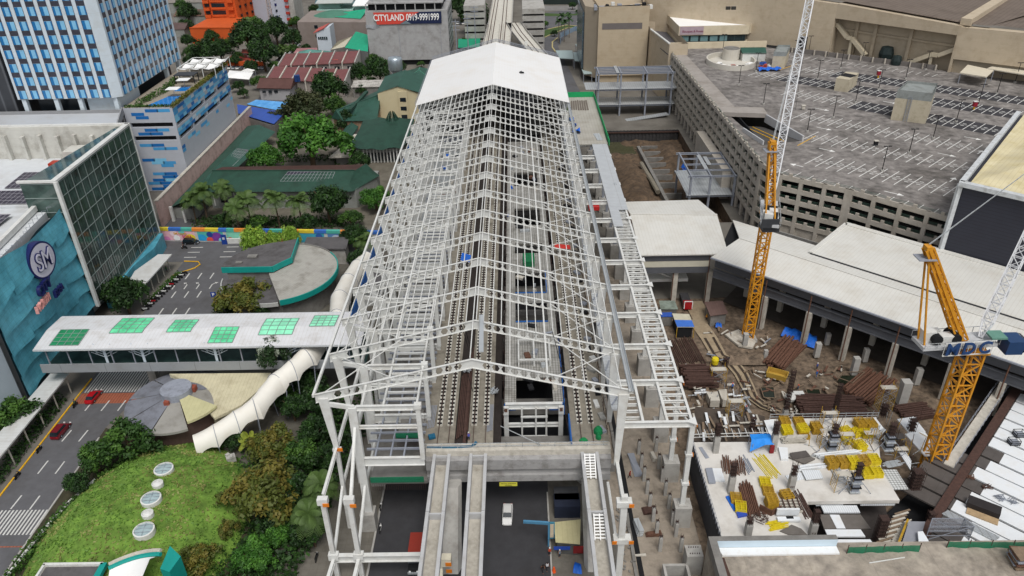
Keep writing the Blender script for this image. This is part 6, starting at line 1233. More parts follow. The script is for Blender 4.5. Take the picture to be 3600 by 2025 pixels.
for i,(px,py,r_)in enumerate(((1435,455,2.7),(1525,480,1.9))):
 p_=QY('D',px,py+20,309-9*i); b=MB(); b.lathe((p_.x,p_.y,20.2),[(r_,0),(r_*1.05,r_*.8),(r_*.8,r_*1.7),(.05,r_*1.9)],10); b.build('covered_tank',M('dark_green_cover','1c2a2a',.6,.2,1.),BM)
for px in (125,170):
 p_=QY('D',px,55,338-px*.06); b=MB(); b.box((p_.x,p_.y-3.,p_.z),(1.8,1.,1.2)); b.build('floodlight',M('flood_dark','3a3834',.5,.1,1.),BM)
b=MB(); p_=WB_.lerp(WA,.3); b.box((p_.x-.2,p_.y-.2,22.6),(3.2,.4,5.2),-.62); b.build('door_recess',DARK,BM)
t=thing('entrance_shelter','pale flat canopies on thin posts at the far right corner of the parking roof','shelter',(163,270,DZ))
for i,pts in enumerate((((2045,605),(2265,640),(2325,585),(2110,540)),((2270,570),(2700,640),(2740,600),(2330,545)))):
 A_=[Q('D',*p_,DZ+3.6)for p_ in pts]; b=MB(); b.prism([(v.x,v.y)for v in A_],DZ+3.6,DZ+3.95,bot=True); b.build('roof',M('shelter_cream','cdc5b2',.6,.05,.6),t)
 b=MB();[b.bar((v.x*.97+.03*A_[2].x,v.y*.97+.03*A_[2].y,DZ),(v.x*.97+.03*A_[2].x,v.y*.97+.03*A_[2].y,DZ+3.6),.2)for v in A_]; b.build('post',STEELG,t)
DWG=thing('dark_clad_wing','dark clad hall with white coping and yellowed ribbed roof at the right edge','building',(105,150,0))
wc=Vector((97.6,154.7)); wd=Vector((.737,-.676)); wl=Vector((.64,.768)); e1=wc+wd*62; l1=wc+wl*62
b=MB(); b.prism([tuple(wc),tuple(e1),tuple(e1+wl*62),tuple(l1)],0,31.2); b.build('wall',M('black_corrugated_cladding','2b2d38',.55,.08,.4,seam=[('z',.8,.12,.72)]),DWG)
i0=wc+wd*1.2+wl*1.2; b=MB(); rp=[(i0,31.6),(e1+wl*1.2,31.6),(e1+wl*30,35.),(wc+wl*34+wd*18,35.)]; b.poly([(v.x,v.y,z)for v,z in rp]); b.poly([(i0.x,i0.y,31.6),(rp[3][0].x,rp[3][0].y,35),(l1.x+wd.x*8,l1.y+wd.y*8,31.8),(l1.x+wd.x*1.2,l1.y+wd.y*1.2,31.6)]); b.poly([(rp[3][0].x,rp[3][0].y,35),(rp[2][0].x,rp[2][0].y,35),(e1.x+wl.x*62,e1.y+wl.y*62,32),(l1.x+wd.x*8,l1.y+wd.y*8,31.8)])
b.build('roof',M('yellowed_ribbed_roof','cbbd8f',.65,.1,.3,stain=.3,stsc=.15,seam=[('d',1.,.1,.85)],tint=srgb('d8cfae')),DWG)
b=MB(); b.bar((*(wc-wl*.2-wd*.6),31.7),(*(e1-wl*.2),31.7),1.5,1.); b.bar((*(wc-wd*.2),31.7),(*(l1-wd*.2),31.7),1.1,1.); b.build('coping',M('white_coping','c3c7c9',.6,.08,1.,stain=.3,stsc=.8),DWG)
b=MB(); q_=wc-wd*.35-wl*.2; b.bar((q_.x,q_.y,10),(q_.x,q_.y,31.5),.9,.9,(0,1,0)); b.build('corner_trim',M('white_coping','c3c7c9'),DWG)
IW=M('terminal_roof_sheet','cfcec8',.55,.04,.4,stain=.1,stsc=.15,seam=[('d',.8,.07,.86)]); IW2=M('terminal_roof_sheet_straight','cfcec8',.55,.04,.4,stain=.1,stsc=.15,seam=[('x',.8,.07,.86)])
IT=thing('bus_terminal','long white roofed terminal raised on concrete columns beside the construction pit','terminal',(60,150,0))
td=Vector((.733,-.680)); tn=Vector((.68,.733)); T0=Vector((44.8,155.4)); T1=T0+td*92
def roofstrip(pts,mat,th=.3,nm='roof'):
 b=MB(); n=len(pts); b.add([tuple(p_)for p_ in pts]+[(x,y,z-th)for x,y,z in pts],[tuple(range(n)),tuple(range(2*n-1,n-1,-1))]+[(i,i+n,(i+1)%n+n,(i+1)%n)for i in range(n)]); return b.build(nm,mat,IT)
P3=lambda v,z:(v.x,v.y,z)
R0,R1=T0+tn*10.2+td*1.5,T1+tn*10.2; F0,F1=T0+tn*21-td*6,T1+tn*21
roofstrip([P3(T0,14),P3(T1,14),P3(R1,15.6),P3(R0,15.6)],IW); roofstrip([P3(R0,15.6),P3(R1,15.6),P3(F1,14.2),P3(F0,14.2)],IW)
b=MB(); b.bar(P3(R0,15.68),P3(R1,15.68),.5,.12); b.build('ridge_cap',IW,IT); b=MB(); b.bar(P3(T0-tn*.1,13.9),P3(T1-tn*.1,13.9),.35,.3); b.build('gutter',STEELG,IT)
roofstrip([(28.6,157.1,14.),(49.2,157.1,14.),(50.6,175,15.6),(28.8,176.2,15.6)],IW2); roofstrip([(28.8,176.2,15.6),(50.6,175,15.6),(48.8,188.2,14),(28.6,187.6,14)],IW2)
b=MB(); b.bar((28.8,176.2,15.7),(50.6,175,15.7),.5,.14); b.build('ridge_cap',IW2,IT)
U0,U1=Vector((67.2,154.3)),Vector((80.8,168.8)); U2,U3=U1+td*60,U0+td*60
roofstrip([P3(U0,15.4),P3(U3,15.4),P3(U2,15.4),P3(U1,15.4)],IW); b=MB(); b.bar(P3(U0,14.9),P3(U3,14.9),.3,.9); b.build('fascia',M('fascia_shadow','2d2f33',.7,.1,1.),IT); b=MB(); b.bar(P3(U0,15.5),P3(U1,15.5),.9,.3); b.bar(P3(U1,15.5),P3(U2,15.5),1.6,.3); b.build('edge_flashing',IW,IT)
for a,c in ((T0+tn*1.2+td*.5,T1+tn*1.2),):
 b=MB(); b.ibeam(P3(a,9.6),P3(c,9.6),.9,2.,.14); b.bar(P3(a+tn*.3,12.2),P3(c+tn*.3,12.2),.25,2.2); b.build('girder',M('dark_terminal_girder','54565b',.7,.1,.6),IT)
b=MB(); b.bar((29,158.2,9.4),(45.5,158.2,9.4),.8,1.6); b.bar((29,158.,12.8),(45.5,158.,12.8),.3,1.8); b.build('girder',M('dark_terminal_girder','54565b'),IT); b=MB(); b.bar((29,158.,11.),(45.2,158.,11.),.35,1.5); b.build('cream_band',M('band_cream','c3bfae',.7,.05,.6),IT)
for (x,y)in ((37.8,159),(45.9,158.6),(55.7,146.4),(63.2,139.4),(69.6,133.6),(76.6,127.2),(84.5,120.),(91,114)):
 b=MB(); b.box((x,y,0),(1.15,1.15,8.7),-.75 if x>46 else 0,base=True); b.build('column',CONC2,IT); b=MB(); b.bar((x-.65,y-.75,.3),(x-.65,y-.75,13.2),.2); b.build('rusty_pipe',RUST,IT)
for k,(x,y)in enumerate(((62,153),(70,146),(78,138.6),(86,131),(56,160))):
 b=MB(); b.box((x,y,0),(1.1,1.1,13.4),-.75,base=True); b.build('column',CONC2,IT)
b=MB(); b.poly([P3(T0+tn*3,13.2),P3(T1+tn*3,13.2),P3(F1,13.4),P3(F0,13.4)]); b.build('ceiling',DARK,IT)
b=MB(); a,c=T0+tn*23,T1+tn*23; b.bar(P3(a,7),P3(c,7),.4,14); b.build('back_wall',CONC3,IT)
b=MB(); b.quad(P3(T0+tn*5+td*2,.5),P3(T1+tn*5,.5),P3(T1+tn*23,.5),P3(T0+tn*23,.5)); structure('floor',b,M('terminal_floor','4a443e',.95,.2,.5,stain=.4))
b=MB(); b.prism([(29.5,161),(41.5,161),(41.5,164),(29.5,164)],4.4,5.2,bot=True); b.prism([(29.5,160.6),(37,160.6),(37,163),(29.5,163)],7.2,7.9,bot=True); b.bar((34,160.9,7.2),(39,160.9,5.),.5,.4); b.build('stair_landing',WHITE,IT)
def frame(nm,lab,xs,ys,zs,zb,zt,deckz,sheets):
 t=thing(nm,lab,'steel frame',((xs[0]+xs[-1])/2,(ys[0]+ys[-1])/2,zb))
 for x in xs:
  for y in ys:b=MB(); b.bar((x,y,zb),(x,y,zt-.4),.6,.6,(0,1,0)); b.build('column',STEELG,t)
 for z in zs+[zt]:
  for y in ys:b=MB(); b.ibeam((xs[0]-1,y,z-.35),(xs[-1]+1,y,z-.35),.4,.6,.08); b.build('beam',STEELG,t)
  for x in xs:b=MB(); b.ibeam((x,ys[0]-.6,z-.36),(x,ys[-1]+.6,z-.36),.38,.58,.08); b.build('beam',STEELG,t)
  n_=3 if z==zt else 0
  for k in range(n_):y=ys[0]+(ys[-1]-ys[0])*(k+1)/(n_+1); b=MB(); b.ibeam((xs[0],y,z-.3),(xs[-1],y,z-.3),.28,.45,.06); b.build('joist',STEELG,t)
 for z,x0_,x1_ in deckz:b=MB(); b.prism([(x0_,ys[0]-.5),(x1_,ys[0]-.5),(x1_,ys[-1]+.5),(x0_,ys[-1]+.5)],z,z+.15,bot=True); b.build('metal_deck',GALV,t)
 for x,y,w,l in sheets:b=MB(); b.box((x,y,zt+.05),(w,l,.12)); b.build('loose_sheet',GALV,t)
 return t
frame('steel_frame','tall grey steel frame with two metal decks beside the beige block',[33.6,42.6,53,63.2],[305.5,315],[4.6,11.],-1,17.6,[(11.,28.5,65.5),(4.6,32,65)],[(41.2,310.5,1.2,11)])
t=frame('steel_frame','small grey steel frame with one metal deck close to the parking facade',[52.9,58.8,66.2],[215,234.6],[3.6],-5,10.,[(3.6,52,66)],[(58.5,226,1.2,12),(60.2,227,1.2,7)])
b=MB(); b.bar((41,299,-.5),(62,303,1.2),3,.3); tag(b.build('loading_ramp',GALV,loc=(50,300,-.5)),'sloping metal ramp under the tall grey steel frame','ramp')
t=thing('covered_walkway','pale roofed covered walkway running past the beige block to the road','walkway',(33,370,0)); WK=M('walkway_sheet','9fb0b0',.6,.06,.5,seam=[('y',2.,.1,.8)])
for pts in (((515,870),(545,935),(650,930),(600,850)),((470,680),(530,775),(600,850),(515,870)),((440,560),(520,560),(620,800),(560,830)),((190,640),(400,640),(420,745),(235,735)),((410,660),(500,665),(530,775),(430,770))):
 A_=[Q2('C',*p_,4.)for p_ in pts]; b=MB(); b.prism(A_,4.,4.25,bot=True); b.build('roof',WK,t); b=MB();[b.bar((x*.98+.02*A_[0][0],y,0),(x*.98+.02*A_[0][0],y,4),.2)for x,y in A_]; b.build('post',STEELG,t)
t=thing('site_fence','blue grey sheet fence curving round the plaza by the royal palms','fence',(30,430,0)); pts=[Q2('C',*p_)for p_ in ((250,560),(255,470),(330,440),(440,385),(520,395))]
b=MB();[b.bar((*pts[i],1.3),(*pts[i+1],1.3),.15,2.6)for i in range(4)]; b.build('panels',M('fence_blue_grey','7f93a6',.7,.1,.6,seam=[('x',2,.1,.8)]),t)
t=thing('dark_hoarding','dark green hoarding along the plaza at the top of the picture','fence',(60,560,0)); a_,c_=Q('C',-200,55),Q('C',520,55); b=MB(); b.bar((a_.x,a_.y,3),(c_.x,c_.y,3),.4,6); b.build('panels',M('hoarding_dark','1e2a28',.7,.15,.3),t)
for i,pts in enumerate((((0,400),(90,370),(210,345),(330,320),(450,330),(460,350),(330,360),(215,410),(100,450),(20,480)),((0,160),(150,170),(300,175),(520,175),(530,190),(300,200),(140,205),(0,200)))):
 sheet('verge',M('verge_green','3c5226',.95,.3,.4),[Q2('C',*p_)for p_ in pts],.05)
b=MB(); pp=[Q('C',*p_)for p_ in ((20,490),(110,445),(215,405),(330,355),(460,345),(470,332),(330,318),(200,345),(90,372))];[b.bar((pp[i].x,pp[i].y,.15),(pp[i+1].x,pp[i+1].y,.15),.5,.3)for i in range(8)]; pp=[Q('C',*p_)for p_ in ((215,480),(150,530),(150,600),(195,660))];[b.bar((pp[i].x,pp[i].y,.15),(pp[i+1].x,pp[i+1].y,.15),.7,.3)for i in range(3)]; structure('kerb',b,M('pale_yellow_kerb','b5a878',.8,.1,1.))
sheet('plaza',M('plaza_grey','7c7a78',.9,.12,.3,stain=.2),[Q2('C',*p_)for p_ in ((-100,75),(520,70),(530,140),(-100,130))],.03)
for i,(x,y,h,lab)in enumerate(((-24,402,24,'leftmost utility pole with crossarms before the viaduct'),(-20.5,410,26,'utility pole with crossarms nearest the viaduct'),(-29.5,395,22,'utility pole beside the raw concrete block'))):
 t=thing('utility_pole',lab,'utility pole',(x,y,0)); b=MB(); b.cyl((x,y,0),(x,y,h),.3,.2,8); b.build('pole',STEELG,t); b=MB();[b.bar((x-2,y,h-1-2*k),(x+2,y,h-1-2*k),.25)for k in range(3)]; b.build('crossarm',STEELG,t)
# ================================================================ construction site
def hz(p,xb,yb,xt,yt,z0):
 b_=Q(p,xb,yb,z0); d=ray(p,xt,yt); t=(b_.x*d.x+b_.y*d.y)/(d.x*d.x+d.y*d.y); return CAMZ+d.z*t
SZ=6.8
SD=thing('site_slab','pale concrete floor slab crowded with yellow frames and rebar columns','slab',(45,95,0))
SLAB=M('fresh_slab_concrete','cfccc6',.9,.07,.35,stain=.22,stsc=.16)
sp=[Q2(*p_,SZ)for p_ in (('F',200,1090),('F',1150,1085),('F',1170,800),('g',720,415),('I',780,100),('I',1015,495),('H',1640,512),('H',1690,720),('H',1640,948),('H',558,948))]
b=MB(); b.prism(sp,SZ-.7,SZ,bot=True); b.build('slab',SLAB,SD)
b=MB(); w0,w1=Vector(sp[0]),Vector(sp[-1]); b.prism([(w0.x-.1,w0.y),(w1.x-.1,w1.y-2),(w1.x+.5,w1.y-2),(w0.x+.5,w0.y)],0,SZ-.02); b.build('retaining_wall',M('dark_retaining_wall','3d3f45',.85,.2,.4,stain=.3),SD)
b=MB(); n_=22
for i in range(n_+1):p_=w0.lerp(w1,i/n_); b.bar((p_.x-.2,p_.y,SZ-.5),(p_.x-.2,p_.y,SZ+1.1),.06)
for z in (.4,1.1):b.bar((w0.x-.2,w0.y,SZ+z),(w1.x-.2,w1.y,SZ+z),.05)
b.build('edge_railing',STEELG,SD)
PLY=M('dark_plywood','55504d',.6,.12,.8,stain=.2,seam=[('d',2.4,.04,.7)]); PLY2=M('grey_plywood','6a6560',.7,.12,.8,stain=.2); WPAN=M('white_deck_panel','dfe3e6',.5,.05,.6,stain=.1,stsc=.6); WOOD=M('formwork_timber','7b6a58',.9,.25,1.5)
b=MB(); b.poly([Q('H',*p_,1.2)for p_ in ((1500,380),(2576,380),(2760,1150),(1560,1150))]); b.build('lower_floor',M('lower_floor_dark','3f3a38',.95,.3,.6),SD)
def panel(p,pts,z,mat,nm,th=.25):
 A_=[Q(p,*q_,z)for q_ in pts]; b=MB(); b.prism([(v.x,v.y)for v in A_],z-th,z,bot=True); return b.build(nm,mat,SD)
CORR=M('white_corrugated_panel','d5dade',.5,.05,.6,seam=[('x',.35,.08,.75)])
panel('H',((1810,560),(2260,560),(2305,648),(1850,648)),5.9,CORR,'deck_panel'); panel('H',((1735,525),(2080,525),(2090,556),(1750,556)),5.8,CORR,'deck_panel'); panel('H',((2300,520),(2760,515),(2740,550),(2310,552)),5.8,CORR,'deck_panel')
panel('H',((1790,675),(2310,675),(2440,852),(1850,852)),5.6,PLY2,'plywood_panel'); panel('H',((1920,675),(2040,678),(2122,850),(2010,850)),5.68,WPAN,'deck_panel',.06); panel('H',((1860,862),(2310,862),(2372,952),(1900,952)),5.7,WPAN,'deck_panel'); panel('H',((2010,988),(2430,988),(2500,1082),(2005,1082)),7.4,WPAN,'deck_panel')
panel('g',((790,1070),(970,1075),(1120,1315),(930,1320)),6.3,M('mesh_on_white','c9cccb',.7,.08,.8,seam=[('x',.5,.1,.3),('y',.5,.1,.3)]),'mesh_panel')
panel('g',((980,440),(1190,410),(1340,600),(1130,610)),5.2,WPAN,'deck_panel'); panel('g',((1080,625),(1330,600),(1400,700),(1390,900),(1330,900)),5.,WPAN,'deck_panel'); panel('g',((950,620),(1060,620),(1080,690),(945,690)),4.6,PLY,'plywood_panel'); panel('g',((1000,850),(1090,850),(1160,960),(1150,1080)),5.2,CORR,'deck_panel')
panel('F',((1095,815),(1220,800),(1230,1000),(1165,1000)),SZ+.08,WPAN,'deck_panel',.06); panel('g',((660,430),(710,420),(825,575),(760,580)),SZ+.1,WPAN,'deck_panel',.06)
DKT=thing('decking_floor','floor of dark plywood and white panels in long strips at the right edge','floor',(80,100,0)); ZD=5.2
def V2(p,x,y):v=Q(p,x,y,ZD); return Vector((v.x,v.y))
O_=V2('I',1440,740); vd=(V2('g',2490,60)-O_).normalized(); ud=(V2('I',2560,690)-V2('I',1740,290)).normalized()
def strip(v0,v1,u0,u1,mat,nm,z=ZD,th=.3):
 q_=[O_+vd*v0+ud*u0,O_+vd*v0+ud*u1,O_+vd*v1+ud*u1,O_+vd*v1+ud*u0]; b=MB(); b.prism([tuple(k)for k in q_],z-th,z,bot=True); b.build(nm,mat,DKT)
v0=-6.
k=0
while v0<44:
 w=3.35; g_=.5 if k%2 else .3
 wa,wb=(4.5,15)if v0<2 else (1.2+1.2*(k%3),13+1.5*(k%2))if v0<22 else (.9,30)
 strip(v0,v0+w-g_,.75,wa,PLY,'plywood_strip'); strip(v0,v0+w-g_,wa,wb,WPAN,'white_strip'); strip(v0,v0+w-g_,wb,30,PLY,'plywood_strip')
 if v0>1 and v0<18:strip(v0-1,v0+w-1.5,-7.5+.15*v0,-.75,PLY,'plywood_strip',ZD-.1)
 v0+=w; k+=1
b=MB(); a,c=O_-vd*7,O_+vd*46; b.bar((a.x,a.y,ZD-.2),(c.x,c.y,ZD-.2),1.4,.9); b.build('beam_rebar',RUSTD,DKT)
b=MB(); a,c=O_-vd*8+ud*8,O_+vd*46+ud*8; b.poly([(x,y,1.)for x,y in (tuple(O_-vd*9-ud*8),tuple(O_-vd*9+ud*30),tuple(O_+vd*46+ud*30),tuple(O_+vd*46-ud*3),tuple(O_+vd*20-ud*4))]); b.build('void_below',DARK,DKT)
b=MB(); a,c=O_+vd*14-ud*2.4,O_+vd*46-ud*2.2; b.bar((a.x,a.y,ZD),(c.x,c.y,ZD),1.6,.2); b.build('edge_walk',CONC2,DKT)
b=MB()
for i in range(18):
 p_=a.lerp(c,i/17)-ud*1; q_=a.lerp(c,i/17)+ud*.9
 for r_ in (p_,q_):b.bar((r_.x,r_.y,ZD),(r_.x,r_.y,ZD+1.3),.06)
for r_ in (-1,.9):[b.bar((*(a+ud*r_),ZD+z),(*(c+ud*r_),ZD+z),.05)for z in (.6,1.3)]
b.build('edge_railing',STEELG,DKT)
p_=Q('I',2080,560,ZD+1); b=MB(); b.box((p_.x,p_.y,ZD+.6),(4.6,2.,1.1),-.62); tag(b.build('plywood_stack',M('charcoal_plywood','2a2626',.7,.15,1.),loc=(p_.x,p_.y,ZD)),'stack of dark plywood sheets standing on the white decking strips','plywood')
p_=Q('I',2050,700,ZD); b=MB(); b.box((p_.x,p_.y,ZD+.1),(4.4,1.6,.2),-.62); tag(b.build('timber_sheets',M('pale_brown_ply','a8906f',.9,.2,1.5),loc=(p_.x,p_.y,ZD)),'pale brown timber sheets lying before the dark plywood stack','timber')
t=thing('pipe_bundle','long bundle of silver pipes lying across the near end of the decking strips','pipes',(*V2('I',1900,830),ZD))
for i in range(5):a,c=Q('I',1545+16*i,665-9*i,ZD+.2),Q('I',2210+14*i,1005-10*i,ZD+.2); b=MB(); b.bar(a,c,.22); b.build('pipe',GALV,t)
for i,(px,py,lab)in enumerate(((1895,215,'tangle of rusty rods on the white strip near the beam'),(2095,330,'dark red rod heap in the middle of the white strips'),(2270,480,'wire cage lying on the third white strip'),(2420,520,'heap of grey bars at the far right strip'))):
 p_=Q('I',px,py,ZD); b=MB();[b.bar((p_.x+rng.uniform(-.9,.9),p_.y+rng.uniform(-.7,.7),ZD+.1+.5*rng.random()),(p_.x+rng.uniform(-.9,.9),p_.y+rng.uniform(-.7,.7),ZD+.15),.09)for _ in range(14)]; tag(b.build('rod_heap',(RUST,RUSTD,STEELG,STEELG)[i],loc=(p_.x,p_.y,ZD)),lab,'scrap')
for i,(px,py)in enumerate(((2440,750),(2505,650))):
 p_=Q('g',px,py,ZD); t=thing('wire_crate',('wire crate on the upper white strips, the nearer of two','wire crate on the upper white strips, the farther of two')[i],'crate',(p_.x,p_.y,ZD)); b=MB()
 for sx in (-.8,.8):
  for sy in (-.6,.6):b.bar((p_.x+sx,p_.y+sy,ZD),(p_.x+sx,p_.y+sy,ZD+1),.09)
 for z in (.1,.5,1):[b.bar((p_.x-.8,p_.y+s,ZD+z),(p_.x+.8,p_.y+s,ZD+z),.08)for s in (-.6,.6)];[b.bar((p_.x+s,p_.y-.6,ZD+z),(p_.x+s,p_.y+.6,ZD+z),.08)for s in (-.8,.8)]
 b.build('frame',DARK,t); b=MB(); b.box((p_.x,p_.y,ZD+.35),(1.4,1,.5)); b.build('contents',STEELG,t)
RB=thing('concrete_roof','stained flat concrete roof with a white lined parapet at the bottom right','roof',(50,70,0)); RZ=8.
c0=Q('H',440,1112,RZ); ph=hz('H',440,1112,420,1002,RZ); yN=c0.y
b=MB(); b.prism([(27.2,yN+.9),(100,yN+.9),(100,45),(27.2,45)],0,RZ); b.build('roof_slab',M('stained_roof_concrete','8d857b',.95,.22,.5,stain=.5,stsc=.12,tint=srgb('a39a8d'),seam=[('x',9.,.05,.75),('y',7.,.04,.8)]),RB)
xE=Q('H',2005,1100,RZ).x
b=MB(); b.prism([(27.2,yN+.06),(xE,yN+.06),(xE,yN+.9),(27.2,yN+.9)],RZ+.004,ph); b.prism([(27.2,45),(28.3,45),(28.3,yN+.05),(27.2,yN+.05)],RZ+.004,ph); b.build('parapet',CONC3,RB)
b=MB(); b.quad((28.3,yN+.03,RZ+.3),(xE,yN+.03,RZ+.3),(xE,yN+.03,ph-.02),(28.3,yN+.03,ph-.02)); b.build('parapet_lining',M('pale_blue_lining','c6d8e4',.5,.03,.5),RB)
b=MB(); b.prism([(28.6,yN),(xE,yN),(xE,yN-1.3),(28.9,yN-1.4)],RZ+.02,RZ+.3); b.build('upstand',M('white_membrane_strip','e4e6e6',.6,.04,1.,stain=.12,stsc=1.),RB)
b=MB(); b.bar((28.9,yN-1.6,RZ+.02),(29.6,60,RZ+.02),.5,.05); b.build('drain_channel',RUSTD,RB)
for i,(pts,lab)in enumerate((((345,1075,1262,1050,1250,1140,345,1165),'dark green safety net on the roof edge next to the white lining'),((1610,1005,2700,1022,2700,1100,1600,1092),'dark green safety net along the roof edge at the far right'))):
 A_=Q('I',pts[6],pts[7],RZ),Q('I',pts[4],pts[5],RZ); h=hz('I',pts[6],pts[7],pts[0],pts[1],RZ); t=thing('safety_net',lab,'safety net',A_[0]); b=MB(); n_=14
 b.loft([[A_[0].lerp(A_[1],j/n_)+Vector((0,.12*math.sin(j*1.7),0))for j in range(n_+1)],[A_[0].lerp(A_[1],j/n_)+Vector((0,0,h-RZ-.08*math.sin(j*2.1)**2))for j in range(n_+1)]]); b.build('net',GREENN,t)
 b=MB();[b.bar(A_[0].lerp(A_[1],j/4),A_[0].lerp(A_[1],j/4)+Vector((0,0,h-RZ+.4)),.09)for j in range(5)]; b.build('post',RUSTD,t)
b=MB(); a,c=Q('I',630,1285,RZ+.1),Q('I',1075,1215,RZ+.1); b.bar(a,c,.12); tag(b.build('white_pipe',WHITE,loc=a),'thin white pipe lying on the stained concrete roof','pipe')
p_=Q('I',2520,1300,RZ); t=thing('timber_stack','stack of weathered timbers and pipes at the bottom right corner','timber',p_)
for i in range(7):b=MB(); b.box((p_.x+1.,p_.y+.2*(i%2),RZ+.25+.32*i),(4.6,2.4,.2),-.12*(i%2)); b.build('timber_layer',(WOOD,STEELG,RUST)[i%3],t)
t=thing('mesh_enclosure','grey mesh scaffold enclosure behind the green roof edge nets','scaffold',Q('I',1550,1000,RZ)); b=MB(); MS=net_mat('grey_mesh','8f9096',.45)
q=[Q('I',*p_,RZ-1.5)for p_ in ((1330,1000),(1880,1000),(1760,900),(1360,900))]
for i in range(4):p_=q[i]; b.bar(p_,p_+Vector((0,0,3)),.08); r_=q[(i+1)%4];[b.bar(p_+Vector((0,0,z)),r_+Vector((0,0,z)),.07)for z in (1.,2.,3.)]; b.bar(p_,r_+Vector((0,0,3)),.07)
b.build('tube',STEELG,t); b=MB();[b.quad(q[i],q[(i+1)%4],q[(i+1)%4]+Vector((0,0,2.9)),q[i]+Vector((0,0,2.9)))for i in (1,2,3)]; b.build('mesh_sheet',MS,t)
t=thing('shoring_ramp','sloping stack of shoring planks beside the mesh enclosure','formwork',Q('I',900,950,3)); a,c=Q('I',1060,640,5),Q('I',820,1030,6.5)
for i in range(12):p_=a.lerp(c,i/11); b=MB(); b.bar(p_+Vector((-1.6,-.5,0)),p_+Vector((1.2,.4,0)),.3,.14); b.build('plank',(WOOD,CONC2)[i%2],t)
a,c=Q('I',1100,760,5.2),Q('I',960,1030,7)
for i in range(14):p_=a.lerp(c,i/13); b=MB(); b.bar(p_+Vector((-1,-.3,0)),p_+Vector((.9,.3,0)),.16,.1); b.build('pole',CONC2,t)
b=MB(); a,c=Q('I',1115,740,6.2),Q('I',1000,1030,7.8); b.bar(a,c,.3); b.build('yellow_rail',YELO,t)
panel('I',((1130,760),(1335,765),(1270,1000),(1040,1040)),7.2,M('grey_sheet','8b8d94',.6,.1,.6),'deck_panel'); panel('I',((1240,890),(1305,885),(1420,1080),(1260,1090)),7.9,WPAN,'deck_panel')
def rebar(b,x,y,z0,z1,w,lean=(0,0),n=4):
 for i in range(n):
  for j in range(n):
   if 0<i<n-1 and 0<j<n-1:continue
   u,v=(i/(n-1)-.5)*w,(j/(n-1)-.5)*w; b.bar((x+u,y+v,z0),(x+u*1.05+lean[0]+rng.uniform(-.05,.05),y+v*1.05+lean[1],z1-rng.random()*.4),.05)
 for k in range(int((z1-z0)/.7)):z=z0+.4+.7*k; f=(z-z0)/(z1-z0); b.box((x+lean[0]*f,y+lean[1]*f,z),(w,w,.04))
def column(p,xb,yb,xt,yt,z0,xr=None,yr=None,w=.95,lab='',mark=None,form=False):
 b_=Q(p,xb,yb,z0); h=hz(p,xb,yb,xt,yt,z0); t=thing('concrete_column',lab,'column',b_,0,'columns of the unfinished building')
 b=MB(); b.box((b_.x,b_.y,z0),(w,w,h-z0),base=True); b.build('shaft',CONC if not form else STEELG,t)
 if form:
  for k in range(4):z=z0+.4+(h-z0-.6)*k/3; b=MB(); b.box((b_.x,b_.y,z),(w+.45,w+.45,.18)); b.build('clamp',DARK if k%2 else GALV,t)
  for s in (-1,1):b=MB(); b.bar((b_.x+s*.5,b_.y,h-.8),(b_.x+s*2.6,b_.y-.6,z0+.05),.08); b.build('prop',STEELG,t)
 if xr is not None:hr=hz(p,xb,yb,xr,yr,z0); b=MB(); rebar(b,b_.x,b_.y,h,hr,w*.8); b.build('starter_bars',REBAR,t)
 if mark:put_text(mark,.5,.01,(b_.x,b_.y-w/2-.03,z0+.8),(1,0,0),(0,0,1),RUSTD,t)
for a in (('F',480,1210,500,1010,SZ,512,840,.95,'concrete column by the slab edge nearest the white outrigger'),('F',1200,1190,1225,985,SZ,1245,815,.95,'concrete column beside the blue tarpaulin tent','Y.'),('H',668,390,692,190,SZ,715,15,.95,'concrete column standing in front of the rusty rod bundle'),('H',1428,350,1458,180,SZ,1490,20,.95,'concrete column by the white corrugated sheets, middle of the slab','YEY'),('H',885,935,905,790,SZ,925,700,.95,'concrete column by the white parapet lining, near the tangled wire'),('H',1695,930,1738,780,SZ,1770,600,.95,'concrete column where the slab meets the dark plywood panels','Y.2'),('F',1355,760,1370,680,3,1440,160,.9,'column with tall rebar behind the yellow stacks, western one'),('F',1965,785,1982,680,3,2045,335,.9,'column with tall rebar beside the long pipe stack, eastern one'),('E',1635,1200,1642,1045,.5,None,None,1.,'short white column at the foot of the first crane'),('E',1895,1345,1905,1255,.5,None,None,.8,'short white column on the mud left of the brown beam stack'),('31',350,1205,375,1110,.5,None,None,1.1,'white column beside the big blue tarpaulin'),('31',620,1335,648,1215,.5,None,None,1.2,'white column with rusty cage top before the terminal'),('31',425,1118,445,1040,.5,None,None,.9,'white column deep in the terminal shade behind the tarpaulin'),('31',700,1240,718,1150,.5,None,None,1.,'white column in the terminal shade, between two big pillars'),('31',1075,1405,1092,1290,.5,None,None,1.1,'white column in the terminal shade left of the yellow crane'),('32',965,190,1010,30,.5,None,None,1.7,'stepped white column beside the brown beam stacks'),('F',500,1010,510,985,5.4,520,840,.9,'rebar cage column in the timber formwork, western one'),('F',930,990,940,960,5.4,970,760,.9,'rebar cage column in the timber formwork, eastern one'),('F',1235,965,1240,940,SZ,1245,815,.8,'dark rebar cage at the corner of the yellow frames')):
 column(*a[:8],w=a[8],lab=a[9],mark=a[10]if len(a)>10 else None)
for a in (('F',1930,1190,1990,985,SZ,1985,815,1.15,'column in steel formwork amid scaffolds behind the grey boards'),('H',2215,385,2240,175,SZ,2270,0,1.15,'column in clamped steel formwork on the white slab'),('g',850,830,880,640,SZ,910,465,1.15,'column in steel formwork right of the bright yellow frames')):column(*a[:8],w=a[8],lab=a[9],form=True)
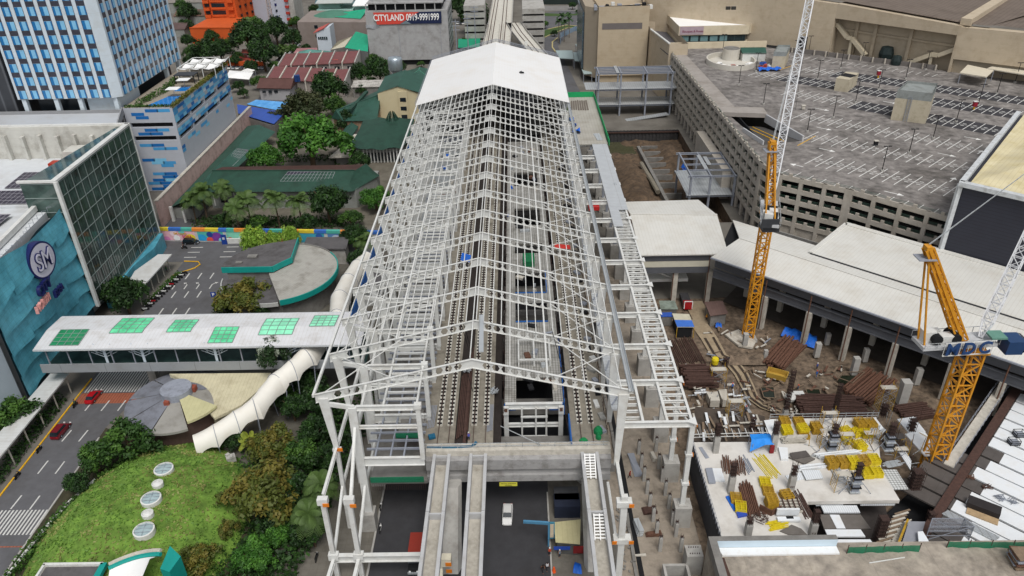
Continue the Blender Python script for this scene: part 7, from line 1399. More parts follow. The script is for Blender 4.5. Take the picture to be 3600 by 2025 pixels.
for i,(p,x,y,xt,yt,z0,w,lab)in enumerate((('I',1170,390,1250,75,4.,1.6,'thick rusty rebar cage at the corner between slab and dark decking'),('I',730,1030,790,680,4.5,1.3,'leaning rusty rebar cage above the shoring planks'),('I',1390,760,1415,620,4.8,.9,'small rebar cage at the near end of the dark beam'),('E',1390,1449,1395,1330,.5,.9,'two-pair rebar cage rising from the haul road end'),('g',800,400,830,215,3,1.2,'rebar cage inside the pale scaffold tower'),('g',1150,590,1190,430,5,1.1,'thin rebar bars rising from the white deck near the second crane'))):
 b_=Q(p,x,y,z0); h=hz(p,x,y,xt,yt,z0); b=MB(); rebar(b,b_.x,b_.y,z0,h,w,n=5 if w>1.2 else 4); tag(b.build('rebar_cage',REBAR,loc=b_),lab,'rebar cage')
def frame_stack(p_,n,w,l,rz,mat,lab,tilt=0,z0=SZ):
 t=thing('frame_stack',lab,'scaffold frames',(p_.x,p_.y,z0),rz,'stacks of yellow scaffold frames',local=True)
 for k in range(n):
  z=.08+.16*k; dx=rng.uniform(-.06,.06); b=MB()
  for s in (-w/2,w/2):b.bar((s+dx,-l/2,z),(s+dx,l/2,z),.09)
  for j in range(5):y=-l/2+l*j/4; b.bar((-w/2+dx,y,z),(w/2+dx,y,z),.07)
  b.bar((dx,-l/2,z),(dx,l/2,z),.06)
  b.build('scaffold_frame',mat,t)
FS=[('F',1375,985,9,0,'y'),('F',1350,850,6,0,'o'),('F',1590,1015,5,0,'o'),('F',1575,960,8,.1,'y'),('F',1530,860,6,0,'o'),('F',1740,950,10,.05,'o'),('F',2290,900,10,.1,'o'),('F',2425,890,8,.1,'o'),('F',2130,960,4,.3,'y'),('F',2135,1075,5,0,'y'),('F',2240,990,5,.4,'y'),('F',2370,1000,5,0,'y'),('F',2290,1170,8,.25,'y'),('F',1930,1390,10,.1,'o'),('F',2075,1380,9,.1,'o'),('F',2200,1390,10,.05,'y'),('F',2330,1370,9,.1,'o'),('F',2470,1330,6,.0,'y'),('H',2380,180,6,0,'y'),('H',2500,170,7,0,'y'),('H',1100,290,5,-.1,'y'),('H',1140,390,5,-.1,'o'),('H',1175,570,12,0,'o'),('H',1370,470,7,.15,'o'),('H',740,500,6,-.1,'o'),('H',800,610,6,-.2,'y')]
FD=['nearest pair left of the grey boards','behind the first pair, by the rail','weathered, under the bright tilted pile','bright tilted pile, second from the left','weathered, beside the rail and red bucket','tall weathered, left of the dark formwork column','tall weathered, far right by the white panel','shorter weathered, at the corner of the white panel','bright low pile, left of the tall weathered ones','bright pile at the scaffold legs','bright pile under the two white boards','bright pile beside the grey corrugated bundle','long bright pile with white boards across','weathered, by the white panel bundle','weathered, right of the panel bundle pile','mid yellow, behind the rebar column','weathered, topped by bright frames','bright pile at the right end of the group','bright front pile beside the clamped column','bright front pile at the slab corner','bright pile on the beige slab by the long poles','weathered, in the middle of the beige slab','tallest greenish, before the rusty bin','weathered on crossed timbers, by the slab edge','weathered, on the blue sheet','bright tangled, on the blue sheet']
for (p,x,y,n,rz,m_),d in zip(FS,FD):frame_stack(Q(p,x,y,SZ),n,1.6,1.9,rz,YEL if m_=='y' else YELO,'stack of yellow scaffold frames, '+d)
def bundle(nm,lab,cat,p,a,c,z,n,layers,d,mat,sp=1.35):
 A_,C_=Q(p,*a,z),Q(p,*c,z); u=(C_-A_).normalized(); nn=Vector((-u.y,u.x,0)); t=thing(nm,lab,cat,A_)
 for k in range(layers):
  for i in range(n-k//2):
   o_=nn*((i-(n-1)/2)*d*sp+rng.uniform(-.3,.3)*d)+Vector((0,0,d*(.6+k*.95))); s_=rng.uniform(-.6,.6); b=MB(); b.bar(A_+o_+u*s_,C_+o_+nn*rng.uniform(-.5,.5)*d+u*(s_+rng.uniform(-.7,.5)),d*rng.uniform(.75,1)); b.build({'rods':'rod','pipes':'pipe','beams':'beam','poles':'pole','boards':'board'}[cat],mat,t)
bundle('rod_bundle','fanned bundle of rusty rods under a rebar column on the slab','rods','H',(715,165),(690,-20),SZ,13,2,.16,RUST,1.9)
bundle('rod_bundle','long bundle of rusty rods beside the blue sheet','rods','H',(960,690),(850,300),SZ,8,3,.2,RUST); bundle('pipe_row','row of grey pipes on timbers beside the rusty rods','pipes','H',(935,150),(830,-40),SZ,5,1,.16,STEELG,1.8)
bundle('pole_row','spread of long yellow poles across the beige slab','poles','H',(1230,200),(1010,-60),SZ,9,1,.13,YEL,2.2); bundle('pole_row','heap of short yellow poles below the white box','poles','H',(1170,830),(1370,790),SZ,8,2,.13,YEL,1.7)
bundle('pipe_stack','stack of dark brown pipes beside the outrigger frame','pipes','F',(75,300),(440,290),1,10,4,.5,RUSTD); bundle('pipe_stack','long stack of dark brown pipes behind the yellow frames','pipes','F',(1520,660),(2330,690),.5,12,4,.42,RUSTD)
bundle('beam_stack','stack of rusty beams near the yellow skip','beams','F',(1210,160),(1390,-60),.5,8,3,.45,RUST); bundle('beam_stack','stack of rusty beams pointing at the terminal pillars','beams','F',(2240,540),(2570,260),.5,11,2,.45,RUST); bundle('beam_stack','pile of rusty beams beside the big blue tarpaulin','beams','E',(2050,1400),(2270,1160),.5,8,2,.5,RUST)
bundle('rod_bundle','wide spread of rusty rods on the ground under the outrigger','rods','E',(960,1420),(800,1110),.4,16,1,.2,RUSTD,2.1); bundle('pipe_row','bundle of silver pipes at the slab corner by the second crane','pipes','g',(830,1030),(1010,1000),SZ,6,2,.16,GALV); bundle('rod_bundle','row of rusty rods along the boundary between slab and plywood','rods','H',(1680,740),(1490,390),SZ,7,1,.14,RUSTD,1.7)
bundle('beam_stack','dark beams lying on the mud beyond the scaffold tower','beams','g',(1010,390),(1400,330),.5,8,2,.4,RUSTD)
for lab,p,a,c,mat,n,l in (('stack of long pale boards before the yellow frames','F',(1340,1080),(1600,1075),CONC2,5,6),('bundle of white panels beyond the dark plywood','F',(1745,1290),(2250,1235),WPAN,4,4),('white rolled sheet bundle on the slab beside a rebar column','H',(1540,110),(1870,70),WPAN,4,2),('pale corrugated bundle beside the bright yellow frames','g',(680,660),(760,570),GALV,7,2),('grey boards under the scaffold by the clamped column','H',(2060,240),(1990,110),GALV,6,1)):bundle('board_stack',lab,'boards',p,a,c,SZ,n,l,.24,mat,1.2)
def flat(nm,lab,cat,p,pts,z,mat,th=.12):
 A_=[Q(p,*q_,z)for q_ in pts]; b=MB(); b.prism([(v.x,v.y)for v in A_],z+.01,z+th,bot=True); return tag(b.build(nm,mat,loc=A_[0]),lab,cat)
flat('white_sheet','white sheet lying beside the blue tent and dark plywood','sheet','F',((1270,1175),(1385,1185),(1395,1330),(1305,1325)),SZ,WPAN,.5); flat('grey_sheet','narrow grey sheet lying alone near the slab edge','sheet','F',((272,1160),(315,1155),(405,1290),(360,1298)),SZ,STEELG); flat('grey_sheet','grey half of the sheet pile near the slab edge','sheet','H',((355,110),(440,105),(485,290),(400,295)),SZ,STEELG,.35); flat('white_sheet','white half of the sheet pile near the slab edge','sheet','H',((442,110),(560,110),(600,270),(480,265)),SZ,WPAN,.3)
flat('white_sheet','white corrugated sheets leaning by the middle column','sheet','H',((1565,130),(1790,125),(1838,225),(1625,245)),SZ+.3,CORR,.2); flat('white_sheet','white corrugated sheet under the leaning sheets','sheet','H',((1360,195),(1560,150),(1600,235),(1420,270)),SZ,CORR,.15)
flat('plywood_sheet','large dark plywood sheet on the plywood heap','sheet','F',((1415,1230),(1620,1200),(1680,1270),(1460,1310)),SZ+.4,PLY); flat('plywood_sheet','tilted dark plywood sheet under the heap by the white panels','sheet','F',((1400,1290),(1600,1375),(1735,1310),(1560,1240)),SZ+.1,PLY2,.3); flat('plywood_sheet','dark plywood scraps by the yellow poles','sheet','H',((1290,890),(1440,810),(1560,860),(1640,940),(1400,935)),SZ,PLY2,.15)
t=thing('white_box','white angled tray with a dark square hole beside the rebar mats','tray',Q('H',1410,740,SZ)); flatq=[Q('H',*p_,SZ+.7)for p_ in ((1262,690),(1545,690),(1565,740),(1275,745))]; b=MB(); b.prism([(v.x,v.y)for v in flatq],SZ+.1,SZ+.5,bot=True); b.bar(flatq[3-3]+Vector((0,.5,.3)),flatq[1]+Vector((0,.5,.3)),.3,1.3); b.build('tray',WPAN,t); p_=Q('H',1420,712,SZ+.52); b=MB(); b.box((p_.x,p_.y,SZ+.52),(1.1,.5,.04)); b.build('hole',DARK,t)
t=thing('rusty_bin','open rusty steel bin with raised sides on the slab','bin',Q('H',1180,650,SZ)); p_=Q('H',1180,650,SZ); b=MB(); b.bar((p_.x-1.7,p_.y+.6,SZ+.6),(p_.x-.2,p_.y-.7,SZ+.6),.15,1.2); b.bar((p_.x-.2,p_.y-.7,SZ+.6),(p_.x+1.6,p_.y+.3,SZ+.6),.15,1.2); b.box((p_.x-.2,p_.y+.2,SZ+.1),(2.4,1.2,.2)); b.build('side',RUST,t)
t=thing('rebar_mat','stack of rebar mats on white spacers behind the white tray','rebar',Q('H',1400,590,SZ)); p_=Q('H',1400,590,SZ)
for k in range(5):b=MB(); b.bar((p_.x-1.9,p_.y-1+.5*k,SZ+.2+.1*k),(p_.x+1.9,p_.y-1+.5*k,SZ+.2+.1*k),.28); b.build('spacer',CONC2,t); b=MB(); b.bar((p_.x-1.6+.8*k,p_.y-1.1,SZ+.7),(p_.x-1.6+.8*k,p_.y+1.3,SZ+.9),.16); b.build('bar',RUSTD,t)
p_=Q('H',1060,730,SZ); b=MB()
for i in range(40):a=rng.uniform(0,6.28); r_=rng.uniform(.2,1.3); b.bar((p_.x+r_*math.cos(a),p_.y+r_*math.sin(a),SZ+.1+.6*rng.random()),(p_.x+r_*math.cos(a+1),p_.y+r_*math.sin(a+1),SZ+.1+.7*rng.random()),.06)
tag(b.build('wire_tangle',RUSTD,loc=p_),'tangle of rusty wire between two concrete columns','scrap')
flat('blue_sheet','blue sheet under the yellow frames near the slab edge','sheet','H',((610,460),(650,450),(740,620),(715,640)),SZ,BLUET,.25); flat('blue_board','blue and white board lying before the rusty rods','board','H',((740,650),(865,640),(885,700),(765,725)),SZ,M('blue_board','2b4aa8',.5,.1,1.),.4)
t=thing('tarpaulin_tent','small bright blue tarpaulin tent with a red cloth on the slab','tent',Q('F',1040,1180,SZ)); p_=Q('F',1035,1170,SZ); b=MB(); b.loft([[(p_.x-2.1,p_.y-1.4,SZ+.6),(p_.x-1.7,p_.y-.2,SZ+2.2),(p_.x-1.6,p_.y+1.2,SZ+2.2)],[(p_.x+.4,p_.y-1.2,SZ+1.9),(p_.x+.4,p_.y-.2,SZ+2.5),(p_.x+.4,p_.y+1.2,SZ+2.3)],[(p_.x+1.9,p_.y-1.1,SZ+1.9),(p_.x+1.9,p_.y-.2,SZ+2.4),(p_.x+1.9,p_.y+1.3,SZ+2.2)]]); b.build('canopy',M('bright_blue_tarp','1f86e0',.6,.1,1.,bump=.3),t); b=MB();[b.bar((p_.x+sx,p_.y+sy,SZ),(p_.x+sx,p_.y+sy,SZ+2),.08)for sx in (-1.6,1.8)for sy in (-1,1.1)]; b.build('pole',STEELG,t); b=MB(); b.box((p_.x+1.7,p_.y-1.2,SZ+.9),(.7,.3,1.6)); b.build('red_cloth',M('red_cloth','7d1d22',.8,.2,1.),t)
def scaffold(p,x,y,z0,w,d,lev,lab,mat=YELO):
 c=Q(p,x,y,z0); t=thing('scaffold_tower',lab,'scaffold',c,0,'scaffold towers on the slab'); H_=1.7*lev
 for sx in (-w/2,w/2):
  b=MB()
  for sy in (-d/2,d/2):b.bar((c.x+sx,c.y+sy,z0),(c.x+sx,c.y+sy,z0+H_+.8),.07)
  for k in range(lev*3+1):z=z0+.3+.55*k; b.bar((c.x+sx,c.y-d/2,z),(c.x+sx,c.y+d/2,z),.05)
  b.build('end_frame',mat,t)
 for k in range(lev):
  z=z0+1.7*k
  for sy in (-d/2,d/2):b=MB(); b.bar((c.x-w/2,c.y+sy,z),(c.x+w/2,c.y+sy,z+1.7),.05); b.bar((c.x+w/2,c.y+sy,z),(c.x-w/2,c.y+sy,z+1.7),.05); b.build('cross_brace',STEELG,t)
 b=MB(); b.box((c.x,c.y,z0+H_-.1),(w+.2,d*.6,.08)); b.build('plank',CONC2,t)
for a in (('F',1850,1130,SZ,2.2,1.6,2,'scaffold tower left of the column in formwork'),('F',2090,1170,SZ,2.2,1.6,2,'scaffold tower right of the column in formwork'),('F',1880,900,SZ,2.4,1.5,2,'scaffold tower behind the column in formwork'),('H',2050,350,SZ,2.6,1.8,2,'scaffold tower left of the clamped column on the white slab'),('g',800,300,2,2.6,2,3,'pale scaffold tower rising from the mud by the beam stacks'),('F',500,330,.6,3,2,2,'yellow scaffold tower beside the brown pipe stack'),('g',640,700,SZ,2.4,1.6,1,'low scaffold by the corrugated bundle'),('F',710,740,4,2.6,2,2,'scaffold tower amid the timber formwork'),('g',1000,900,4.6,2.2,1.6,1,'low scaffold over the plywood by the second crane')):scaffold(*a)
t=thing('guard_rail','long white pipe guard rail along the back edge of the slab','railing',Q('F',1170,800,SZ)); a,c=Q('F',1165,800,SZ),Q('g',735,420,SZ); b=MB();[b.bar(a+Vector((0,0,z)),c+Vector((0,0,z)),.08)for z in (.5,1.1)];[b.bar(a.lerp(c,i/10),a.lerp(c,i/10)+Vector((0,0,1.2)),.08)for i in range(11)]; b.build('rail',GALV,t)
a,c=Q('F',205,1035,SZ),Q('F',1150,1010,SZ); t=thing('guard_rail','white pipe guard rail along the timber formwork strip','railing',a); b=MB();[b.bar(a+Vector((0,0,z)),c+Vector((0,0,z)),.1)for z in (.1,.8)];[b.bar(a.lerp(c,i/11),a.lerp(c,i/11)+Vector((-.4,1.,1.)),.1)for i in range(12)]; b.build('rail',WHITE,t)
FW=thing('timber_formwork','strip of timber formwork planks and white stubs behind the slab','formwork',Q('F',600,900,4)); ZF=5.4
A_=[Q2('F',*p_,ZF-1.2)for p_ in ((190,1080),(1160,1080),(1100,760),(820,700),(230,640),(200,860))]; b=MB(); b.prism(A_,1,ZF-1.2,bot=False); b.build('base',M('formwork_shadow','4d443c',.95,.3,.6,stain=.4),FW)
for i in range(44):
 x0_=rng.uniform(220,1080); y0_=rng.uniform(740,1040); v=rng.random(); a=Q('F',x0_,y0_,ZF-1+.8*rng.random()); ang=rng.choice((1.4,1.5,1.7,1.55,.05)); l=rng.uniform(1.5,4.2); b=MB(); b.box(a,(l,rng.uniform(.25,.5),.08),ang); b.build('plank',(WOOD,CONC2,WPAN,PLY2,WOOD)[i%5],FW)
for i in range(30):a=Q('F',rng.uniform(200,900),rng.uniform(330,700),.9+.6*rng.random()); b=MB(); b.box(a,(rng.uniform(1,4),rng.uniform(.2,.7),.1),rng.choice((0.1,1.4,.3,1.7))); b.build('plank',(WPAN,WOOD,GALV,CONC2)[i%4],FW)
for (x0_,y0_,x1_,y1_)in ((370,470,540,575),(520,440,650,570)):A_=[Q2('F',x,y,2.)for x,y in ((x0_,y0_),(x1_-30,y0_-10),(x1_,y1_),(x0_+50,y1_))]; b=MB(); b.prism(A_,.5,2.2); b.build('form_box',CONC2,FW)
for i in range(60):a=Q('F',rng.uniform(150,900),rng.uniform(330,720),.5); b=MB(); b.bar(a,a+Vector((rng.uniform(-.2,.2),0,rng.uniform(1.2,2.6))),.07); b.build('bar',(REBAR,STEELG)[i%2],FW)
for i,(pts,lab)in enumerate((((1050,400,1215,400,1235,540,1090,530),'square flooded foundation pit left of a tall rebar column'),((1620,425,1790,425,1820,530,1650,530),'square flooded foundation pit near the worker in blue'),((2075,250,2350,250,2200,385,2015,320),'square foundation pit fenced with rails by the terminal pillars'))):
 A_=[Q('F',pts[2*k],pts[2*k+1],.75)for k in range(4)]; t=thing('foundation_pit',lab,'pit',A_[0]); b=MB(); b.poly(A_); b.build('water',M('pit_water','23291f',.15,.2,.6),t)
 b=MB();[b.bar(A_[k]+Vector((0,0,.9 if i==2 else .1)),A_[(k+1)%4]+Vector((0,0,.9 if i==2 else .1)),.12)for k in range(4)];[b.bar(A_[k],A_[k]+Vector((0,0,1)),.1)for k in range(4)]if i==2 else None ; b.build('rail',WOOD,t)
p_=Q('F',1255,270,.6); t=thing('yellow_skip','open yellow skip bin on the mud beside the beam stack','skip',p_,-.5,local=True); b=MB(); W_,L_,hh=1.1,1.9,1.3
o4=[(-L_,-W_),(L_,-W_),(L_,W_),(-L_,W_)]; i4=[(x*.92,y*.88)for x,y in o4]; b.add([(x,y,.1)for x,y in o4]+[(x*1.1,y*1.05,hh)for x,y in o4]+[(x*1.1,y*1.05,hh)for x,y in i4]+[(x,y,.3)for x,y in i4],[(0,1,5,4),(1,2,6,5),(2,3,7,6),(3,0,4,7),(4,5,9,8),(5,6,10,9),(6,7,11,10),(7,4,8,11),(8,9,13,12),(9,10,14,13),(10,11,15,14),(11,8,12,15),(12,13,14,15)]); b.build('body',M('skip_yellow','b3923f',.6,.2,1.2,stain=.3,stsc=.6),t)
p_=Q('F',1415,585,.6); t=thing('concrete_mixer','small white concrete mixer beside a tall rebar column','mixer',p_); b=MB(); b.lathe((p_.x,p_.y,.7),[(.1,.3),(.9,.6),(1.1,1.3),(.6,2.)],14); b.build('drum',WHITE,t); b=MB(); b.box((p_.x+1.9,p_.y+1,1.5),(2,1.,1.4)); b.build('body',WHITE,t); b=MB();[b.cyl((p_.x+s,p_.y-.5,.9),(p_.x+s,p_.y-.3,.9),.4)for s in (-.6,2.2)]; b.build('wheel',BLACK,t)
p_=Q('F',475,100,.6); b=MB(); b.lathe((p_.x,p_.y,.5),[(.02,0),(.7,.1),(.8,1.2),(.6,1.6),(.02,1.7)],14); tag(b.build('yellow_drum',YEL,loc=p_),'bright yellow round drum at the end of the haul road','drum')
rm=random.Random(31)
def heap(lab,p,pts,z,h,mat,nm='tarpaulin',cat='tarpaulin'):
 A_=[Q(p,*q_,z)for q_ in pts]; b=MB(); b.loft([[A_[0].lerp(A_[1],i/8).lerp(A_[3].lerp(A_[2],i/8),j/5)+Vector((0,0,h*math.sin(math.pi*(j+.2)/5.4)*(.7+.3*math.sin(i*1.9+j))))for i in range(9)]for j in range(6)]); return tag(b.build(nm,mat,loc=A_[0],smooth=True),lab,cat)
heap('large blue tarpaulin over materials under the terminal edge','E',((2090,1080),(2530,1250),(2540,1090),(2200,985)),.5,1.8,BLUET); heap('dark mound of earth beside the haul road end','E',((1430,1449),(1900,1449),(1850,1290),(1480,1300)),.5,1.5,MUD,'earth_mound','mound'); heap('small blue tarpaulin beside the brown roofed shed','E',((1270,970),(1350,990),(1345,930),(1280,915)),.5,1.,BLUET)
for i in range(120):
 px,py=(rm.uniform(850,2300),rm.uniform(150,640))if i<70 else (rm.uniform(1150,2500),rm.uniform(640,770)); p_=Q('F',px,py,.6); b=MB(); b.box((p_.x,p_.y,.75),(rm.uniform(.3,2.6),rm.uniform(.15,.5),.15),rm.random()*3); tag(b.build('loose_timber',(WOOD,CONC2,RUST)[i%3],loc=p_),'loose offcut lying on the brown site mud','offcut','loose offcuts on the site mud')
for i in range(26):
 px,py=rm.uniform(1150,2000),rm.uniform(960,1400); p_=Q('E',px,py,.6); b=MB(); b.box((p_.x,p_.y,.75),(rm.uniform(.3,2.6),rm.uniform(.15,.5),.15),rm.random()*3); tag(b.build('loose_timber',(WOOD,CONC2,STEELG)[i%3],loc=p_),'loose offcut scattered near the foot of the first crane','offcut','loose offcuts near the first crane')
b=MB(); b.prism([Q2('E',*p_,.62)for p_ in ((1390,1060),(1560,1000),(1780,1150),(1740,1230),(1560,1200))],.3,.75); structure('floor',b,CONC2)
for i,(pts,z,mat,mat2,lab)in enumerate((((560,640,760,640,800,745,580,745),3,M('patch_roof','7f8a80',.8,.2,.8,stain=.4,stsc=.6),CONC3,'site shed with patchwork grey and cream roof'),((570,790,720,785,740,838,590,840),2.8,M('blue_shed_roof','2f53a6',.6,.1,.8),CONC3,'site shed with royal blue roof beside the outrigger'),((725,800,940,808,1005,970,790,970),3.2,M('cream_blue_roof','c5c1ad',.7,.1,.6,stain=.2),YELO,'site office with half cream half blue roof on yellow scaffolding'),((1130,655,1360,640,1430,800,1205,830),3.4,M('brown_board_roof','6d5751',.8,.12,.6,seam=[('x',.6,.06,.8)]),CONC3,'site shed with flat brown board roof before the terminal'))):
 A_=[Q('E',pts[2*k],pts[2*k+1],z)for k in range(4)]; t=thing('site_shed',lab,'shed',(A_[0].x,A_[0].y,.4)); c=sum(A_,Vector())/4; b=MB(); b.prism([(v.x,v.y)for v in A_],z,z+.15,bot=True); b.build('roof',mat,t)
 b=MB(); b.prism([(c.x+(v.x-c.x)*.86,c.y+(v.y-c.y)*.86)for v in A_],.3,z-.02); b.build('wall',mat2 if i!=2 else DARK,t)
 if i==2:
  m1,m2=A_[0].lerp(A_[3],.5),A_[1].lerp(A_[2],.5); b=MB(); b.prism([(v.x,v.y)for v in (m1,m2,A_[2],A_[3])],z+.152,z+.2); b.build('blue_roof_half',M('sheet_blue','3f6fc4',.6,.12,.8),t); b=MB();[b.bar((v.x,v.y,.3),(v.x,v.y,z),.12)for v in A_]; b.build('post',YELO,t)
for i in range(70):
 p_=Q('F',rm.uniform(1620,2480),rm.uniform(860,1260),SZ)if i<45 else Q('g',rm.uniform(800,1300),rm.uniform(420,1000),5.); a=rm.uniform(0,6.28); l=rm.uniform(1,2.4); up_=rm.random()<.5; b=MB(); b.bar(p_,p_+(Vector((rm.uniform(-.4,.4),0,rm.uniform(1.5,3.4)))if up_ else Vector((l*math.cos(a),l*math.sin(a),.2))),.07); tag(b.build('scaffold_tube',(GALV,YELO,RUSTD)[i%3],loc=p_),'loose scaffold tube among the frames and columns of the slab','tube','loose scaffold tubes on the slab')
names_=['nearest the culvert','second from the culvert','third from the culvert','fourth from the culvert','fifth from the culvert','sixth from the culvert','seventh from the culvert','eighth from the culvert','ninth from the culvert','tenth from the culvert']
for s,lst in (('left',((1075,1265),(1050,1150),(1025,1050),(1000,950),(980,850),(958,755),(938,660),(920,560))),('right',((1225,1270),(1190,1160),(1165,1075),(1138,955),(1112,860),(1090,760),(1065,665),(1045,540)))):
 for i,(px,py)in enumerate(lst):
  p_=Q('22',px,py,0); t=thing('column_stub','grey column stub with rebar, '+s+' row of the work lane, '+names_[i],'column stub',p_,0,'column stubs of the work lane'); b=MB(); b.box((p_.x,p_.y,0),(.55,.55,3.),base=True); b.build('shaft',CONC,t); b=MB(); rebar(b,p_.x,p_.y,3,3.9,.4,n=2); b.build('starter_bars',REBAR,t)
t=thing('trench_wall','broken concrete kerb and open ditch along the work lane','kerb',(17.5,90,0)); b=MB()
for i in range(26):y=62+3.4*i; b.box((17.6-.02*i+.1*math.sin(i),y,.25),(.5,3.2,.5+.2*math.sin(i*2.1)),.03*math.sin(i*3));
b.build('kerb_blocks',CONC3,t); b=MB(); b.quad((18.,60,.03),(18.8,60,.03),(18.2,150,.03),(17.4,150,.03)); b.build('ditch',DARK,t)
t=thing('box_culvert','open topped concrete box at the bottom of the work lane','culvert',Q('22',1190,1420,0)); p_=Q('22',1095,1360,2.4); x0_,x1_,y1_=p_.x,Q('22',1280,1360,2.4).x,p_.y
for pts in ([(x0_,y1_),(x0_+.4,y1_),(x0_+.4,y1_-7),(x0_,y1_-7)],[(x1_-.4,y1_),(x1_,y1_),(x1_,y1_-7),(x1_-.4,y1_-7)],[(x0_+.41,y1_-.4),(x1_-.41,y1_-.4),(x1_-.41,y1_),(x0_+.41,y1_)]):b=MB(); b.prism(pts,0,2.4); b.build('wall',CONC,t)
b=MB(); b.quad((x0_,y1_-7,.05),(x1_,y1_-7,.05),(x1_,y1_,.05),(x0_,y1_,.05)); b.build('floor',DARK,t)
p_=Q('22',1325,1265,4.2); t=thing('bolted_pedestal','tall concrete pedestal with a ring of bolts beside the stained roof','pedestal',(p_.x,p_.y,0)); b=MB(); b.box((p_.x,p_.y,0),(2.5,2.2,4.2),base=True); b.build('block',CONC,t); b=MB();[b.box((p_.x+sx,p_.y+sy,4.3),(.1,.1,.3))for sx in (-.7,-.35,0,.35,.7)for sy in (-.6,.6)]; b.build('bolts',REBAR,t)
for i,(p,x,y,w,l,h,rz,mat,lab)in enumerate((('22',915,1110,1.,3.,1.2,.1,GALV,'leaning bundle of silver sheets beside the open ditch'),('22',1030,1150,2.6,.8,.6,.05,RUST,'stack of brown steel plates among the column stubs'),('22',1000,975,2.4,1.6,.4,.1,RUSTD,'rusty plate heap around a column stub'),('22',1025,590,.7,2.2,.7,.1,CONC2,'pale precast blocks between two rows of stubs'),('22',890,640,1.2,6,.3,.08,STEELG,'long grey scrap boards at the edge of the ditch'),('22',930,1300,2.,.4,.2,0,CONC2,'pale short beam lying on the rubble'))):
 p_=Q(p,x,y,.1); b=MB();[b.box((p_.x+.05*k,p_.y,.1+h*k/3),(w*(1-.06*k),l*(1-.04*k),h/3.3),rz+.05*k,base=True)for k in range(3)]; tag(b.build('material_stack',mat,loc=p_),lab,'materials')
for i in range(60):
 y=rm.uniform(64,92); p_=Vector((16.4+rm.uniform(-.8,1.1),y,.05));
 if i==0:RUB=MB()
 s_=rm.uniform(.15,.5); RUB.box((p_.x,p_.y,s_*.3),(s_,s_*.8,s_*.6),rm.random()*3)
tag(RUB.build('rubble',CONC3),kind='stuff')
t=thing('street_stall','cream roofed street stall with blue and red cloths below the right girder','stall',Q('L',590,560,0)); A_=[Q('L',*p_,3)for p_ in ((500,440),(690,420),(685,595),(512,582))]; b=MB(); b.prism([(v.x,v.y)for v in A_],3,3.12,bot=True); b.build('roof',M('stall_cream','b9b28a',.7,.08,.8,seam=[('x',.8,.06,.85)]),t); c=sum(A_,Vector())/4
b=MB(); b.prism([(c.x+(v.x-c.x)*.85,c.y+(v.y-c.y)*.8)for v in A_],0,2.9); b.build('counter',M('stall_dark','5a5a58',.8,.2,1.),t); b=MB(); b.box((c.x-1.,A_[3].y-.15,1.9),(2.6,.1,.7)); b.build('blue_cloth',M('stall_blue','2346a0',.7,.1,1.),t); b=MB(); b.box((c.x+1.6,A_[3].y-.15,1.5),(1.6,.1,1.6)); b.build('red_cloth',M('stall_red','7d2020',.7,.1,1.),t)
for i,(x0_,x1_,yy_,col_)in enumerate(((505,690,330,'232a3c'),(505,680,280,'4a4b4e'))):
 a=Q('L',x0_,yy_,2.6); c=Q('L',x1_,yy_,2.6); b=MB(); b.prism([(a.x,a.y),(c.x,a.y),(c.x,a.y+3.),(a.x,a.y+3.)],.0,2.7); tag(b.build('stall_row',M('stall_'+col_,col_,.7,.15,1.),loc=(a.x,a.y,0)),('dark blue fronted stall behind the cream roofed stall','grey stall at the back under the cap beam')[i],'stall')
t=thing('street_sign_gantry','light blue overhead street sign arm on a post by the white car','sign',Q('L',460,600,0)); a=Q('L',462,605,0); b=MB(); b.bar((a.x,a.y,0),(a.x,a.y,5.4),.25); b.bar((a.x,a.y,5.2),(a.x-4,a.y+.4,5.2),.3,.5); b.build('arm',M('sign_light_blue','4f86a8',.5,.1,1.),t); b=MB(); b.box((a.x+.5,a.y,3.6),(.9,.2,3.6)); b.build('panel',M('sign_teal_frame','3f7f96',.5,.1,1.),t); b=MB(); b.box((a.x+.5,a.y-.13,3.6),(.55,.04,3.)); b.build('face',M('sign_cream_face','c9b9a0',.6,.1,2.),t)
heap('blue tarpaulin bundle at the foot of the right pier','L',((635,800),(700,810),(690,735),(650,720)),.05,.9,BLUET)
p_=Q('L',500,790,0); b=MB(); b.cyl(p_,p_+Vector((0,0,1.1)),.35,.12,10); tag(b.build('traffic_cone',M('cone_orange','e0561f',.6,.1,1.),loc=p_),'orange traffic barrier cone near the walking pair','cone')
